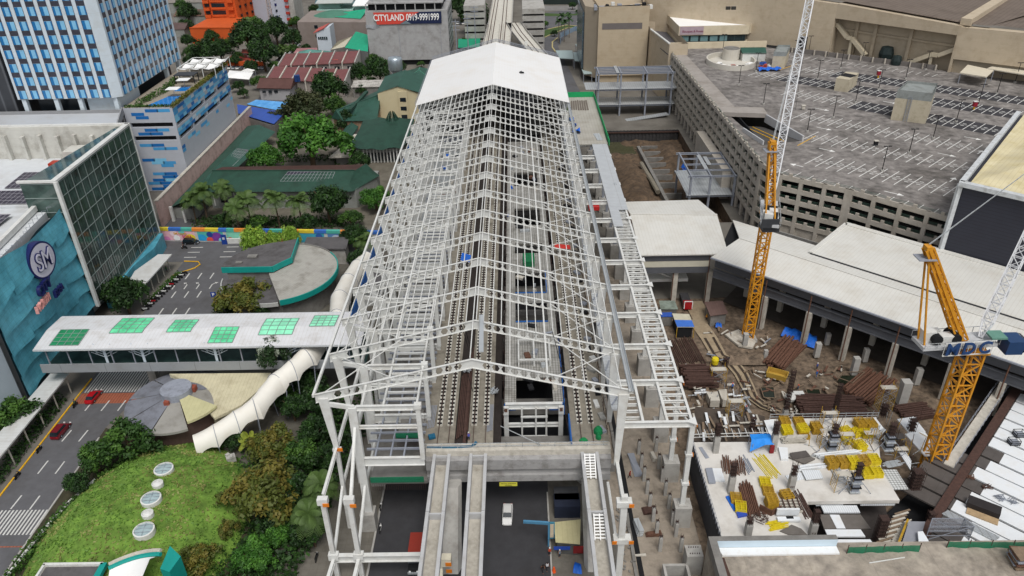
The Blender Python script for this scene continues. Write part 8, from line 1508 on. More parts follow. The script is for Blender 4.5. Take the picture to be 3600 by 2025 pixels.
# ================================================================ luffing cranes
def lattice(b,p,q,w0,w1,r,n,k=.6):
 p,q=Vector(p),Vector(q); d=(q-p).normalized(); up=Vector((0,0,1))if abs(d.z)<.9 else Vector((0,1,0)); a=d.cross(up).normalized(); c=d.cross(a)
 C4=((-1,-1),(1,-1),(1,1),(-1,1)); pos=lambda i,s:p.lerp(q,i/n)+(a*s[0]+c*s[1])*(w0+(w1-w0)*i/n)/2
 for s in C4:b.bar(pos(0,s),pos(n,s),r)
 for i in range(n):
  for f in range(4):
   s,e=C4[f],C4[(f+1)%4]; b.bar(pos(i,s if (i+f)%2 else e),pos(i+1,e if (i+f)%2 else s),r*k); b.bar(pos(i,s),pos(i,e),r*k)
def crane(lab,base,zt,ax,jib_end,af_head,mast_w):
 t=thing('luffing_crane',lab,'tower crane',base); x,y,z0=base; A2=Vector(ax).normalized(); N2=Vector((-A2.y,A2.x,0)); at=lambda u,v,z:Vector((x,y,0))+A2*u+N2*v+Vector((0,0,z))
 b=MB(); lattice(b,(x,y,z0),(x,y,zt),mast_w,mast_w,.3,max(6,int((zt-z0)/2.0)),.62); b.build('mast',CRANE,t)
 b=MB(); b.box((x,y,z0),(mast_w+1.6,mast_w+1.6,.8)); b.build('footing',CONC,t)
 b=MB(); b.cyl((x,y,zt),(x,y,zt+1.3),1.7,n=16); b.box((x,y,zt+.1),(mast_w+1.,mast_w+1.,.3)); b.build('slewing_ring',CRANE,t)
 b=MB(); b.bar(at(2.5,0,zt+1.7),at(-9.5,0,zt+1.7),3.4,.6); b.build('machinery_deck',M('crane_grey_deck','b9bbbd',.5,.1,1.),t)
 for u,v,s in ((-8,.4,(1.9,1.6,1.9)),(-5.6,-.5,(2,1.5,1.5)),(-3.6,.6,(1.6,1.4,1.4)),(-6.6,1.,(1.4,1,1.5))):p_=at(u,v,zt+2+s[2]/2); b=MB(); b.box(p_,s,math.atan2(A2.y,A2.x)); b.build('winch_housing',WHITE,t)
 for u in (-7.2,-4.2):b=MB(); b.cyl(at(u,-1.3,zt+2.9),at(u,1.2,zt+2.9),.8,n=14); b.build('winch_drum',DARK,t)
 b=MB();[b.bar(at(2.5,s,zt+2.9),at(-9.5,s,zt+2.9),.07)for s in (-1.9,1.9)];[b.bar(at(2.5-2*i,s,zt+1.9),at(2.5-2*i,s,zt+2.9),.07)for i in range(7)for s in (-1.9,1.9)]; b.build('deck_railing',GALV,t)
 foot=at(-2.6,0,zt+2.); head=Vector(af_head); b=MB(); lattice(b,foot,head,1.5,1.1,.26,10,.5);[b.bar(foot.lerp(head,0)+N2*s*.75,head+N2*s*.5,.42)for s in (-1,1)]; b.box(head,(.9,1.3,.7)); b.build('a_frame',CRANE,t)
 b=MB();[b.bar(at(-9.,s*.9,zt+2),head+N2*s*.4,.24)for s in (-1,1)]; b.build('backstay',CRANE,t); b=MB(); b.box(head+Vector((0,0,-1.6)),(2.6,2.2,.12)); b.build('head_platform',STEELG,t)
 j0=at(.6,0,zt+2.2); j1=Vector(jib_end); b=MB(); lattice(b,j0,j0.lerp(j1,.08),.5,1.5,.16,2); lattice(b,j0.lerp(j1,.08),j1,1.5,1.5,.16,int((j1-j0).length/1.6),.62); b.build('jib',M('crane_white_jib','d5d7da',.5,.06,1.),t)
 p1=head.lerp(j1,.55); b=MB(); b.bar(head+Vector((0,0,.6)),j1,.08); b.bar(head+Vector((.3,.3,.4)),j1+Vector((.3,.3,0)),.08); b.build('pendant',GALV,t)
 return t,at
E_=QY('d',2049,-60,168)
c1,at=crane('yellow luffing crane with white jib standing beside the terminal roof corner',(51.6,142.3,.3),31.,(.28,1,0),tuple(E_),tuple(QY('d',1943,358,138.2)),1.9)
b=MB(); p_=at(-9.4,0,33.2); b.box(p_,(3.4,.4,1.8)); b.box(at(-7.5,0,31.6),(3.2,3.,.9)); b.build('counterweight',M('crane_dark_weight','36383c',.6,.1,1.),c1)
b=MB(); b.bar(E_,(E_.x+.5,E_.y-1,45),.05); b.build('hoist_rope',DARK,c1)
J2=QY('31',2100,165,98); J2=Vector((98,98.5,31+(98-72)*.62)); dj=ray('31',1863,405); tt_=104/dj.y; J2a=Vector((dj.x*tt_,104,CAMZ+dj.z*tt_)); j0_=Vector((72.2,98.4,30)); J2=j0_+(J2a-j0_)*2.2
c2,at=crane('yellow luffing crane with blue cab and lettered board beside the dark decking',(71.6,98.4,.3),27.6,(1,.08,0),tuple(J2),(59.4,97.6,46.2),2.6)
b=MB(); fr=at(1.2,-2.9,27.9); bb=MB()
cab0=at(3.3,-1.6,28.2); bb.loft([[cab0+Vector((u,v,z))for u,v,z in ((s,-1.3,0),(s,1.3,0),(s,1.4,2.4),(s,-1.4,2.4))]for s in (0,2.6)],True); bb.build('cab',M('cab_blue','1c3d66',.3,.1,.8),c2)
bb=MB(); bb.loft([[cab0+Vector((u,v,z))for u,v,z in ((2.62,-1.2,.2),(2.62,1.2,.2))],[cab0+Vector((3.5,-1.,.5)),cab0+Vector((3.5,1.,.5))],[cab0+Vector((3.1,-1.2,2.3)),cab0+Vector((3.1,1.2,2.3))],[cab0+Vector((2.62,-1.3,2.4)),cab0+Vector((2.62,1.3,2.4))]]); bb.build('cab_window',GLASSD,c2)
bb=MB(); bb.box(cab0+Vector((-1.2,.4,2.6)),(2.4,2.2,.3)); bb.build('cab_roof_plate',M('plate_green','5f8a7c',.6,.1,1.),c2)
s0=at(-6.6,-2.3,28.3); s1=at(1.2,-2.3,28.3); bb=MB()
for z in (0,2.3):bb.bar(s0+Vector((0,0,z)),s1+Vector((0,0,z)),.14)
for k in range(7):q_=s0.lerp(s1,k/6); bb.bar(q_,q_+Vector((0,0,2.3)),.07)
bb.build('sign_frame',WHITE,c2)
LTM=M('letter_navy','1e3f6e',.4,.08,1.);[bold(ch,3.0,.1,.06,s0.lerp(s1,(k+.5)/3)+Vector((0,-.15,1.15)),LTM,c2,'sign_letter',0,.95,right=(1,.08,0))for k,ch in enumerate('MDC')]
# ================================================================ planting
import numpy as np
def leaf_mat(name,a,b_,rough=.6):
 return M(name,srgb(a),rough,.25,.35,tint=srgb(b_),trans=.25)
LEAF=dict(broad=[leaf_mat('leaf_mid','27421a','385a22'),leaf_mat('leaf_mid_light','426626','54782e')],bright=[leaf_mat('leaf_bright','2d551a','3d6d22'),leaf_mat('leaf_bright_light','487a29','5a8a34')],dark=[leaf_mat('leaf_dark','1c3216','28431d'),leaf_mat('leaf_dark_light','2c4a1d','3b5e26')],olive=[leaf_mat('leaf_olive','4d5522','5f6a2a'),leaf_mat('leaf_olive_brown','6d6428','7b7532')],brown=[leaf_mat('leaf_dusky','2f3a20','3c4626'),leaf_mat('leaf_dusky_light','434a2c','525636')],lime=[leaf_mat('leaf_lime','6f9430','87ac3c'),leaf_mat('leaf_lime_light','97b84a','aecb5c')],flower=[leaf_mat('leaf_dark','1c3216','28431d'),leaf_mat('leaf_white_flower','3b5a2c','c9cfc0')],orange=[leaf_mat('leaf_mid','27421a','385a22'),leaf_mat('orange_flower','d9541c','e8702a')])
def leaf_quads(rs,centres,spread,n,size):
 c=centres[rs.integers(0,len(centres),n)]; d=rs.normal(size=(n,3)); d/=np.linalg.norm(d,axis=1)[:,None]; p=c+d*(rs.random((n,1))**.5)*spread
 nr=rs.normal(size=(n,3))*.7+d+np.array([0,0,.5]); nr/=np.linalg.norm(nr,axis=1)[:,None]; t=np.cross(nr,rs.normal(size=(n,3))); t/=np.linalg.norm(t,axis=1)[:,None]; bt=np.cross(nr,t); s=size*(.6+.8*rs.random((n,1)))
 return np.stack([p-t*s-bt*s*.6,p+t*s-bt*s*.6,p+t*s+bt*s*.6,p-t*s+bt*s*.6],1).reshape(-1,3)
def leaf_object(name,groups,mats,parent=None,loc=None):
 v=np.concatenate([g_ for g_,_ in groups]); n=len(v)//4; me=bpy.data.meshes.new(name); me.from_pydata(v.tolist(),[],np.arange(n*4).reshape(-1,4).tolist())
 for m_ in mats:me.materials.append(m_)
 me.polygons.foreach_set('material_index',np.concatenate([np.full(len(g_)//4,mi)for g_,mi in groups]).astype(np.int32)); me.update()
 o=bpy.data.objects.new(name,me); COL.objects.link(o); o.parent=parent
 if loc is not None:o.location=loc
 return o
BARK=M('bark','5a4a3a',.95,.25,2.)
PROTO={}
def tree_proto(kind,var):
 if (kind,var)in PROTO:return PROTO[(kind,var)]
 rs=np.random.default_rng(hash((kind,var))%1000 if False else sum(map(ord,kind))+17*var)
 nc=60; d=rs.normal(size=(nc,3)); d/=np.linalg.norm(d,axis=1)[:,None]; d[:,2]=np.abs(d[:,2])*1.05-.42; rad=.5+.36*rs.random((nc,1)); c=d*rad*np.array([1,1,.82])*(1+.25*np.sin(3*np.arctan2(d[:,1:2],d[:,0:1])+var)); c[:,2]+=1.0
 k=nc*3//5; gr=[(leaf_quads(rs,c[:k],.27,2900,.047),0),(leaf_quads(rs,c[k:]*np.array([1,1,1.03]),.24,1900,.044),1)]
 t=bpy.data.objects.new('tree',None); COL.objects.link(t)
 leaf_object('crown',gr,LEAF[kind],t)
 b=MB(); b.tube([(0,0,-.1),(.03,.01,.4),(.0,.03,.75),(.02,0,1.05)],.085,7,.035)
 for i in range(6):a=i*1.05+var; b.tube([(.01,.01,.5+.07*i),(.25*math.cos(a),.25*math.sin(a),.85+.05*i),(.5*math.cos(a),.5*math.sin(a),1.12+.06*i)],.035,5,.012)
 b.build('trunk',BARK,t); PROTO[(kind,var)]=t; PROTO.setdefault('fresh',set()).add((kind,var)); return t
def plant(nm,key,proto,loc,rz,sc,lab,group=None):
 if key in PROTO.get('fresh',set()):PROTO['fresh'].discard(key); o=proto
 else:o=copy_tree(proto,loc)
 o.name=nm; o.location=loc; o.rotation_euler.z=rz; o.scale=sc; o['label']=lab; o['category']=nm.split('_')[-1]
 if group:o['group']=group
 return o
def tree_at(u,v,rpx,kind,lab,var=0,tall=1.,nm='tree',g0=0.):
 z=6.
 for _ in range(4):p_=Q('d',u,v,z); r_=rpx*((p_-Vector((0,0,CAMZ))).dot(_f))/CF; z=g0+.98*r_*tall
 p_=Q('d',u,v,z); return plant(nm,(kind,var),tree_proto(kind,var),(p_.x,p_.y,g0),rng.random()*6,(r_*1.04,r_*1.04,r_*tall),lab)
TREES=[(775,345,88,'bright','largest bright green tree in the school yard'),(668,392,44,'bright','rounded bright tree left of the largest yard tree'),(822,215,48,'dark','glossy dark tree hiding the right end of the nearer townhouses'),(765,265,58,'brown','dusky brownish tree before the green hall'),(838,262,34,'broad','mid green tree between dusky tree and green hall'),(652,206,24,'broad','small tree beside the low brown roofed house'),(598,138,13,'broad','narrow column shaped tree before the orange annex'),(620,88,44,'dark','dark tree behind the red court, nearest the orange building'),(660,130,40,'dark','dark tree beside the foot of the radio mast'),(692,70,34,'dark','dark tree before the white apartment block'),(515,128,40,'dark','dark tree cluster beside the hotel, western one'),(552,122,30,'dark','dark tree cluster beside the hotel, eastern one'),(735,96,28,'dark','dark tree at the street bend by the grey brown building'),(712,40,24,'dark','small dark tree behind the radio mast'),(822,505,54,'dark','dense dark tree right of the coconut palms'),(944,496,38,'bright','bright tree squeezed between school roof and station'),(955,172,36,'dark','dark tree at the foot of the raw concrete block'),(905,182,30,'dark','dark shrub tree right of the farther townhouses'),(1003,166,24,'dark','small dark tree beside the silver tank'),(1012,362,13,'bright','small bright tree at the church corner by the station'),(612,745,62,'olive','olive spreading tree beside the round pavilion'),(310,735,52,'dark','dark tree under the slanted glass corner'),(690,880,42,'flower','round dark tree with white blossom beside the footbridge'),(890,592,36,'dark','dark tree by the mural wall next to the station'),(858,606,20,'orange','small tree with orange blossom before the mural wall'),(905,655,34,'dark','dark tree beside the white tunnel and station edge'),(768,952,46,'dark','tall dark tree right of the white tunnel'),(800,1005,48,'dark','dark tree against the nearest station columns'),(735,1020,40,'dark','dark tree between white tunnel and yellowish palm'),(30,1040,62,'broad','green tree at the left edge beside the low canopy'),(318,1106,70,'broad','large rounded tree between avenue and grass hill'),(238,1148,50,'broad','second rounded tree beside the avenue, left of the large one'),(192,1212,34,'dark','dark low tree at the hill foot by the avenue'),(655,1232,94,'olive','largest olive brown tree at the right of the grass hill'),(688,1112,60,'olive','olive tree above the largest olive tree'),(762,1140,52,'broad','mid green tree between olive trees and station columns'),(600,1104,30,'dark','dark shrub tree at the tunnel mouth'),(748,1232,52,'dark','shaded dark tree behind the largest olive tree'),(772,1335,50,'dark','shaded dark tree beside the nearest bottom beam'),(640,1392,52,'bright','bright green shrub tree at the bottom edge by the stepping stones'),(700,1345,36,'bright','bright shrub tree between the stepping stones and dark trees'),(500,1402,50,'olive','olive shrub tree beside the white tensile canopy'),(640,604,34,'lime','lime green bamboo clump before the mural wall, western one'),(728,592,24,'lime','lime green bamboo clump before the mural wall, eastern one'),(688,604,22,'lime','lime green bamboo clump in the middle before the mural wall'),(20,235,46,'brown','dusky tree at the left edge below the hotel'),(1192,30,44,'dark','dark tree at the top beside the raw concrete block'),(1160,12,34,'dark','dark tree at the top edge left of the viaduct'),(1428,282,18,'bright','bright shrub tree beside the white roof and steel frame'),(1440,40,0,'dark',''),(545,45,30,'bright','bright tree at the top between hotel and orange building'),(470,28,26,'dark','dark tree at the top edge beside the hotel'),(480,128,20,'broad','small tree hugging the hotel wall'),(868,300,30,'dark','dark tree before the tan wall of the green hall'),(700,290,26,'brown','dusky tree beside the blue roofs'),(565,1112,20,'broad','small round shrub tree at the hill top near the tunnel'),(560,300,34,'dark','dark tree on the pinkish wall side of the blue roofs')if False else (860,355,34,'bright','bright shrub tree at the right of the largest yard tree'),(905,400,26,'dark','dark shrub tree before the church porch'),(560,560,30,'dark','low dark shrub tree at the left of the mural wall'),(650,560,30,'broad','low green shrub tree under the middle palms'),(770,560,30,'dark','low dark shrub tree under the rightmost palm'),(880,548,30,'broad','green shrub tree at the right end of the mural wall'),(720,1000,36,'broad','green tree leaning over the white tunnel'),(790,1080,44,'dark','shaded tree at the station columns beside the olive trees'),(820,1150,40,'dark','shaded tree touching the station raking columns'),(700,1290,46,'dark','shaded tree below the largest olive tree'),(570,1330,30,'olive','olive shrub tree under the largest olive tree'),(890,690,26,'dark','dark shrub tree hugging the white tunnel bend'),(575,760,24,'dark','dark shrub tree left of the olive spreading tree'),(660,790,26,'dark','dark shrub tree right of the olive spreading tree')]
for i,(u,v,r_,k,lab)in enumerate(TREES):
 if k=='flower':o=tree_at(u,v,48,k,lab,0,1.15,'tree',7.6); s_=o.scale.z; b=MB(); b.cyl((0,0,-7.6/s_),(0,0,.1),.09,.08,8); b.build('lower_trunk',BARK,o); continue
 if r_:tree_at(u,v,r_,k,lab,i%2,2.5 if k=='flower' else 1.9 if k=='lime' else 1.25 if k=='dark' and r_>25 else 1.)
TREES2=[(480,152,22),(500,140,24),(470,100,20),(530,90,20),(575,112,20),(590,150,16),(632,165,20),(745,55,18),(770,120,14),(612,232,14),(640,60,26),(660,95,24),(700,130,24),(735,125,18),(820,170,14),(910,225,16),(940,150,20),(1030,205,10)]
TM=['hugging the hotel side','under the hotel corner','left of the orange annex, upper','before the orange annex wall','at the orange court, western end','by the pergola end','behind the white awning','left of the red balconied stack','beside the grey brown wall','beside the blue patchwork roof','between orange tower and white block','in the thick row before the white block','in the thick row at the mast','below the white block corner','before the pink patched roof','at the end of the nearer townhouses','in the shade of the billboard block','between the tank and chapel roof']
for i,(u,v,r_)in enumerate(TREES2):tree_at(u,v,r_,('dark','broad','dark')[i%3],'small dark tree '+TM[i],i%2,1.15)
TL=['between the mint house and the raw concrete block','behind the orange annex','left of the low maroon roof','beyond the low brown roof','behind the patchwork shed','beside the silver tank street','near the white awning','by the side street bend','behind the pink patched roof','beside the cream shed','left of the blue grey house','beside the grey low house','by the viaduct pier','behind the green sheet roof','at the fence of the plaza','by the palm island','next to the dark hoarding','beside the banded block']
for i,(u,v,r_)in enumerate(((915,25,16),(500,80,24),(468,62,22),(455,12,20),(935,205,16),(1060,160,10),(600,215,18),(690,165,18),(745,150,14),(880,105,12),(790,22,18),(830,10,14),(1180,75,14),(1170,105,16),(1395,82,10),(1370,60,12),(1440,12,12),(1360,95,10))):tree_at(u,v,r_,('dark','broad')[i%2],'small background tree '+TL[i],i%2)
def palm_proto(key,th,fr,droop,n,col):
 if key in PROTO:return PROTO[key]
 t=bpy.data.objects.new('palm',None); COL.objects.link(t); b=MB(); b.tube([(0,0,-.3),(.12,.05,th*.4),(.2,0,th*.8),(.15,0,th)],.22,8,.15); b.build('trunk',BARK if key=='coconut' else M('palm_bark_grey','6f675c',.9,.2,2.),t)
 vs=[]; rs=random.Random(len(key))
 for i in range(n):
  a=i*2.4+rs.random()*.4; el=rs.uniform(-.1,1.15); pts=[]
  for k in range(9):w=k/8; rr=fr*w*math.cos(el)*(1-.12*w); zz=th+fr*(math.sin(el)*w-droop*w*w*(1.1-.4*el)); pts.append(Vector((.15+rr*math.cos(a),rr*math.sin(a),zz)))
  sd=Vector((-math.sin(a),math.cos(a),0))
  for k in range(8):
   for h in (0,.5):
    p_=pts[k].lerp(pts[k+1],h); d=(pts[k+1]-pts[k]).normalized(); w=(k+h)/8; ll=fr*.26*math.sin(math.pi*(.12+.8*w))
    for s in (-1,1):e=p_+sd*s*ll+d*ll*.5-Vector((0,0,ll*.45)); vs+=[p_-d*.09,p_+d*.12,e+d*.07,e-d*.04]
 g_=np.array([tuple(x)for x in vs]); leaf_object('crown',[(g_,0)],[col],t); PROTO[key]=t; PROTO.setdefault('fresh',set()).add(key); return t
CO=leaf_mat('palm_frond','3a5226','566f35'); RO=leaf_mat('royal_frond','263f22','3a5a2c'); YP=leaf_mat('yellow_palm_frond','8a9a34','a9b048')
for i,(u,v,s,lab)in enumerate(((503,478,1.2,'leftmost coconut palm before the school'),(558,470,1.05,'coconut palm second from the left before the school'),(620,500,1.2,'coconut palm in the middle of the row before the school'),(690,494,1.2,'coconut palm right of the middle before the school'),(748,500,1.15,'rightmost coconut palm before the school, beside the dark tree'),(478,498,1.,'small coconut palm by the pinkish wall end'),(590,520,1.1,'low coconut palm in front of the row'),(847,52,1.2,'dark palm before the orange tower'),(938,118,1.,'palm among dark trees by the radio mast'),(915,600,.9,'palm between the mural wall and station'),(803,1215,.9,'shaded palm beside the nearest station columns, upper one'),(775,1290,.9,'shaded palm beside the nearest station columns, lower one'))):
 z=8.6*s; p_=Q('d',u,v,z)if u not in (847,938)else Q('d',u-225 if u==847 else u-225,v,z); plant('palm','coconut',palm_proto('coconut',8.6,4.2,.66,30,CO),(p_.x,p_.y,0),i*1.3,(s,s,s),lab)
for i,(u,v,lab)in enumerate(((622,1100,'yellowish palm clump beside the tunnel mouth, western one'),(648,1112,'yellowish palm clump beside the tunnel mouth, eastern one'))):p_=Q('d',u,v,3.6); plant('palm','areca',palm_proto('areca',3.,2.6,.5,18,YP),(p_.x,p_.y,0),i,(1,1,1),lab)
for i,((xb,yb2),(xt,yt),lab)in enumerate((((225,540),(225,235),'royal palm nearest the viaduct'),((262,455),(262,170),'tall royal palm at the back of the cluster'),((303,525),(305,255),'short royal palm in front of the cluster'),((352,425),(350,165),'tall royal palm right of the middle of the cluster'),((363,475),(375,215),'royal palm at the right of the cluster'),((465,375),(465,130),'lone royal palm beside the glazed block'))):
 p_=Q('C',xb,yb2); h=hz('C',xb,yb2,xt,yt,0); s=h/12.5; plant('palm','royal',palm_proto('royal',11.5,3.1,.55,16,RO),(p_.x,p_.y,0),i,(s,s,s),lab)
def leaf_strip(nm,pts,w,h,n,mats,lab=None,cat=None,z0=0.,size=.16,kind=None):
 rs=np.random.default_rng(n); P_=np.array(pts,float); k=rs.integers(0,len(P_)-1,n); f=rs.random(n); c=P_[k]*(1-f[:,None])+P_[k+1]*f[:,None]; c=np.column_stack([c+rs.uniform(-w/2,w/2,(n,2)),z0+rs.random(n)*h]); g_=leaf_quads(rs,c,.12,n,size); o=leaf_object(nm,[(g_[:n*2//4*4],0),(g_[n*2//4*4:],1)],mats); me=o.data; l=Vector((*pts[0],z0)); o.location=l; me.transform(Matrix.Translation(-l)); return tag(o,lab,cat,kind=kind)
leaf_strip('hedge',[(-107.9,234.5),(-107.7,286)],1.3,1.1,2600,LEAF['olive'],'clipped yellow green hedge along the edge of the pool deck','hedge',28.2,.2)
leaf_strip('hedge',[(-123,234.8),(-108.2,234.8)],.9,.8,700,LEAF['broad'],'low green hedge along the front edge of the pool deck','hedge',28.2,.18)
leaf_strip('shrub_border',[(-119.5,236),(-117,252),(-118.5,266)],2.4,1.8,1500,LEAF['broad'],'green shrub border between the hotel and the rooftop pool','shrubs',28.2,.2)
leaf_strip('shrub_border',[(-95,60),(-94.9,98),(-95,124)],2.6,1.3,2600,LEAF['dark'],'shrub border between the avenue kerb and the low canopy','shrubs',0,.2)
leaf_strip('shrub_border',[(-93.2,161),(-91.6,172),(-90.2,177)],1.2,1.1,900,LEAF['broad'],'narrow shrub border behind the parked motorcycles','shrubs',0,.17)
leaf_strip('shrub_border',[(-80.6,70),(-79.8,84),(-78.2,93),(-75,102),(-69,109)],2.2,1.5,3000,LEAF['broad'],'shrub border wrapping the grass hill on the avenue side','shrubs',0,.2)
leaf_strip('ground_cover',[(-44,62),(-40,84),(-37,104),(-35,120)],11,2.6,9000,LEAF['dark'],kind='stuff',size=.3)
leaf_strip('ground_cover',[(-52,68),(-47,78),(-46,95),(-50,106)],6,1.3,3500,LEAF['broad'],kind='stuff',size=.2)
leaf_strip('ground_cover',[(-73,160),(-70,152),(-60,148),(-48,150),(-40,160),(-36,178)],5,1.1,3000,LEAF['dark'],kind='stuff',size=.2)
leaf_strip('ground_cover',[(-97,208),(-50,206)],6,1.8,3600,LEAF['dark'],kind='stuff',size=.24)
leaf_strip('ground_cover',[(-96,240),(-60,242),(-62,262),(-90,262)],7,.8,2600,LEAF['dark'],kind='stuff',size=.25)
leaf_strip('ground_cover',[(22,292),(24,305),(22,330)],5,1.4,1200,LEAF['broad'],kind='stuff',size=.25)
rs=np.random.default_rng(9); n=15000; x=rs.uniform(-80.5,-46,n); y=rs.uniform(68,110.5,n); hz_=np.array([hill(a,c)for a,c in zip(x,y)]); k=(hz_>.15); c=np.column_stack([x,y,hz_+.05])[k]; patch=np.array([fbm(a,d,.22)for a,d in c[:,:2]]); A_=c[patch<.05]; B2=c[patch>=.05]
o=leaf_object('grass',[(leaf_quads(rs,A_,.16,len(A_),.15),0),(leaf_quads(rs,B2,.2,len(B2),.15),1)],[leaf_mat('grass_blade','587f30','70943f'),leaf_mat('grass_blade_dry','7f8448','959a5a')]); tag(o,kind='stuff')
for i,(px,py,lab)in enumerate(((1680,590,'grey rock ornament at the right of the grass hill top'),(1500,1135,'dark green machine with pale panel on the right slope of the hill'))):
 p_=Q('02',px,py,1.5); b=MB(); b.box((p_.x,p_.y,1.4),(1.6,1.2,1.1),.5); b.box((p_.x+.3,p_.y-.2,2.1),(.5,.9,.5),.3); b.box((p_.x-.6,p_.y+.3,1.8),(.7,.6,.8),.9); tag(b.build('garden_ornament',(CONC,M('ornament_green','2b4a3c',.6,.4,1.5))[i],loc=(p_.x,p_.y,.8)),lab,'ornament')
for i,(px,py,lab)in enumerate(((1512,1018,'white globe lamp above the dark machine on the hill'),(1402,1205,'white globe lamp below the dark machine on the hill'),(537,1290,'white globe lamp at the lower left of the hill'))):
 p_=Q('02',px,py,2.); t=thing('globe_lamp',lab,'lamp',(p_.x,p_.y,.8)); b=MB(); b.lathe((p_.x,p_.y,2.),[(.02,-.3),(.22,-.2),(.3,0),(.22,.2),(.02,.3)],10); b.build('globe',WHITE,t,smooth=True); b=MB(); b.bar((p_.x,p_.y,.6),(p_.x,p_.y,1.8),.08); b.build('post',STEELG,t)
# ================================================================ vehicles
def paint(n,c):return M('car_paint_'+n,c,.25,.04,.5,spec=.6)
def make_car(lab,loc,rz,mat,L_=4.4,W_=1.78,H_=1.45,suv=False,group=None,nm='car'):
 t=thing(nm,lab,'car',loc,rz,group,local=True); h=H_; bl=.58*h
 prof=[(-.5,.32,.62),(-.485,.5,.86),(-.3,.86*bl/.8,.93),(.0,.88*bl/.8,.97),(.3,.95*bl/.84,.97),(.46,.92*bl/.84,.92),(.5,.55,.8)]
 rows=[]
 for u,z,w in prof:hw=W_/2*w; rows.append([(u*L_,-hw,.28),(u*L_,-hw*1.02,z*.62+.1),(u*L_,-hw*.93,z),(u*L_,hw*.93,z),(u*L_,hw*1.02,z*.62+.1),(u*L_,hw,.28)])
 b=MB(); b.loft(rows,True); b.build('body',mat,t,smooth=False)
 c0,c1_,c2_,c3=(-.26,-.1,.26 if not suv else .4,.42 if not suv else .49); cab=MB(); A_=[]
 for u,z,w in ((c0,bl-.04,.86),(c1_,h,.7),(c2_,h,.7),(c3,bl-.02,.84)):A_.append((u*L_,z,W_/2*w))
 b=MB(); gl=MB()
 b.quad((A_[1][0],-A_[1][2],h),(A_[2][0],-A_[2][2],h),(A_[2][0],A_[2][2],h),(A_[1][0],A_[1][2],h)); b.box(((A_[1][0]+A_[2][0])/2,0,h-.03),(A_[2][0]-A_[1][0]+.06,A_[1][2]*2+.04,.07)); b.build('roof',mat,t)
 for i,nm2 in ((0,'windscreen'),(2,'rear_window')):gl=MB(); p_,q_=A_[i],A_[i+1]; gl.quad((p_[0],-p_[2],p_[1]),(q_[0],-q_[2],q_[1]),(q_[0],q_[2],q_[1]),(p_[0],p_[2],p_[1])); gl.build(nm2,GLASSD,t)
 for s in (-1,1):gl=MB(); gl.poly([(p_[0],s*p_[2],p_[1])for p_ in A_]); gl.build('side_window',GLASSD,t)
 for u in (-.31,.3):
  for s in (-1,1):
   b=MB(); y=s*(W_/2-.1); b.cyl((u*L_,y-.11,.32),(u*L_,y+.11,.32),.32,n=14); w_=b.build('wheel',BLACK,t); b=MB(); b.cyl((u*L_,y+s*.115,.32),(u*L_,y+s*.125,.32),.19,n=10); b.build('rim',STEELG,w_)
 for s in (-1,1):b=MB(); b.box((-.495*L_,s*W_*.32,.6),(.1,.36,.16)); b.build('headlight',WHITE2,t); b=MB(); b.box((.497*L_,s*W_*.34,.72),(.08,.3,.18)); b.build('taillight',M('tail_red','a01818',.3,.1,1.),t)
 return t
CARR=paint('red','a81720'); CARM=paint('maroon','6d1520'); CARW=paint('white','d5d5d3'); CARK=paint('black','18191c')
p_=Q('02',680,140,.6); make_car('bright red sedan driving beside the red striped crossing',(p_.x,p_.y,0),R(-93),CARR)
p_=Q('02',440,385,.7); make_car('dark red people carrier on the avenue below the bright red sedan',(p_.x,p_.y,0),R(-93),CARM,4.7,1.85,1.7,True)
p_=Q('L',170,378,.6); make_car('white sedan driving under the station beside the blue sign arm',(p_.x,p_.y,0),R(88),CARW)
p_=Q('01',1390,372,.6); make_car('black car passing the mural wall',(p_.x,p_.y,0),R(178),CARK,4.6,1.8,1.6,True)
p_=Q('C',502,268,.6); make_car('white car on the road beyond the royal palms',(p_.x,p_.y,0),R(5),CARW)
p_=Q('A',1022,708,.6); make_car('white van parked beside the red roofed court',(p_.x,p_.y,0),R(170),CARW,5,1.9,2.1,True)
p_=Q('E',898,690,.5); t=thing('red_truck','small red truck with white cab frame before the terminal shade','truck',(p_.x,p_.y,.4),0,local=True); b=MB(); b.box((0,1.2,1.1),(2.,4.4,1.)); b.build('bed',M('truck_dark','3b3a3c',.7,.2,1.),t); b=MB(); b.box((0,-1.6,1.2),(2,1.6,1.6)); b.build('cab',CARR,t); b=MB();[b.bar((s,-2.4,.6),(s,-2.4,2.6),.16)for s in (-.95,.95)]; b.bar((-.95,-2.4,2.6),(.95,-2.4,2.6),.16); b.build('frame',WHITE2,t); b=MB();[b.cyl((s-.12,y,.45),(s+.12,y,.45),.45)for s in (-.9,.9)for y in (-1.6,2.4)]; b.build('wheel',BLACK,t)
a,c=Q('12',1165,1118,2.7),Q('12',1152,1345,2.7); m_=(a+c)/2; t=thing('jeepney','long red roofed jeepney under the nearest bottom beam','jeepney',(m_.x,m_.y,0),0,local=True); l=a.y-c.y; b=MB(); b.box((0,.4,2.55),(2.1,l-1.4,.16)); b.build('roof',M('jeepney_roof','8e3226',.6,.15,.8,stain=.2,stsc=.8),t); b=MB(); b.box((0,.4,1.05),(2,l-1.5,1.)); b.build('body',STEELG,t)
b=MB(); b.box((0,.4,1.95),(1.92,l-1.6,.9)); b.build('window_band',GLASSD,t); b=MB(); b.box((0,-l/2+.2,.95),(1.8,1.3,.8)); b.build('bonnet',DARK,t); b=MB(); b.box((0,-l/2-.5,.7),(1.9,.2,.4)); b.build('bumper',GALV,t); b=MB();[b.cyl((s-.12,y,.4),(s+.12,y,.4),.4)for s in (-.88,.88)for y in (-l/2+.4,l/2-1)]; b.build('wheel',BLACK,t)
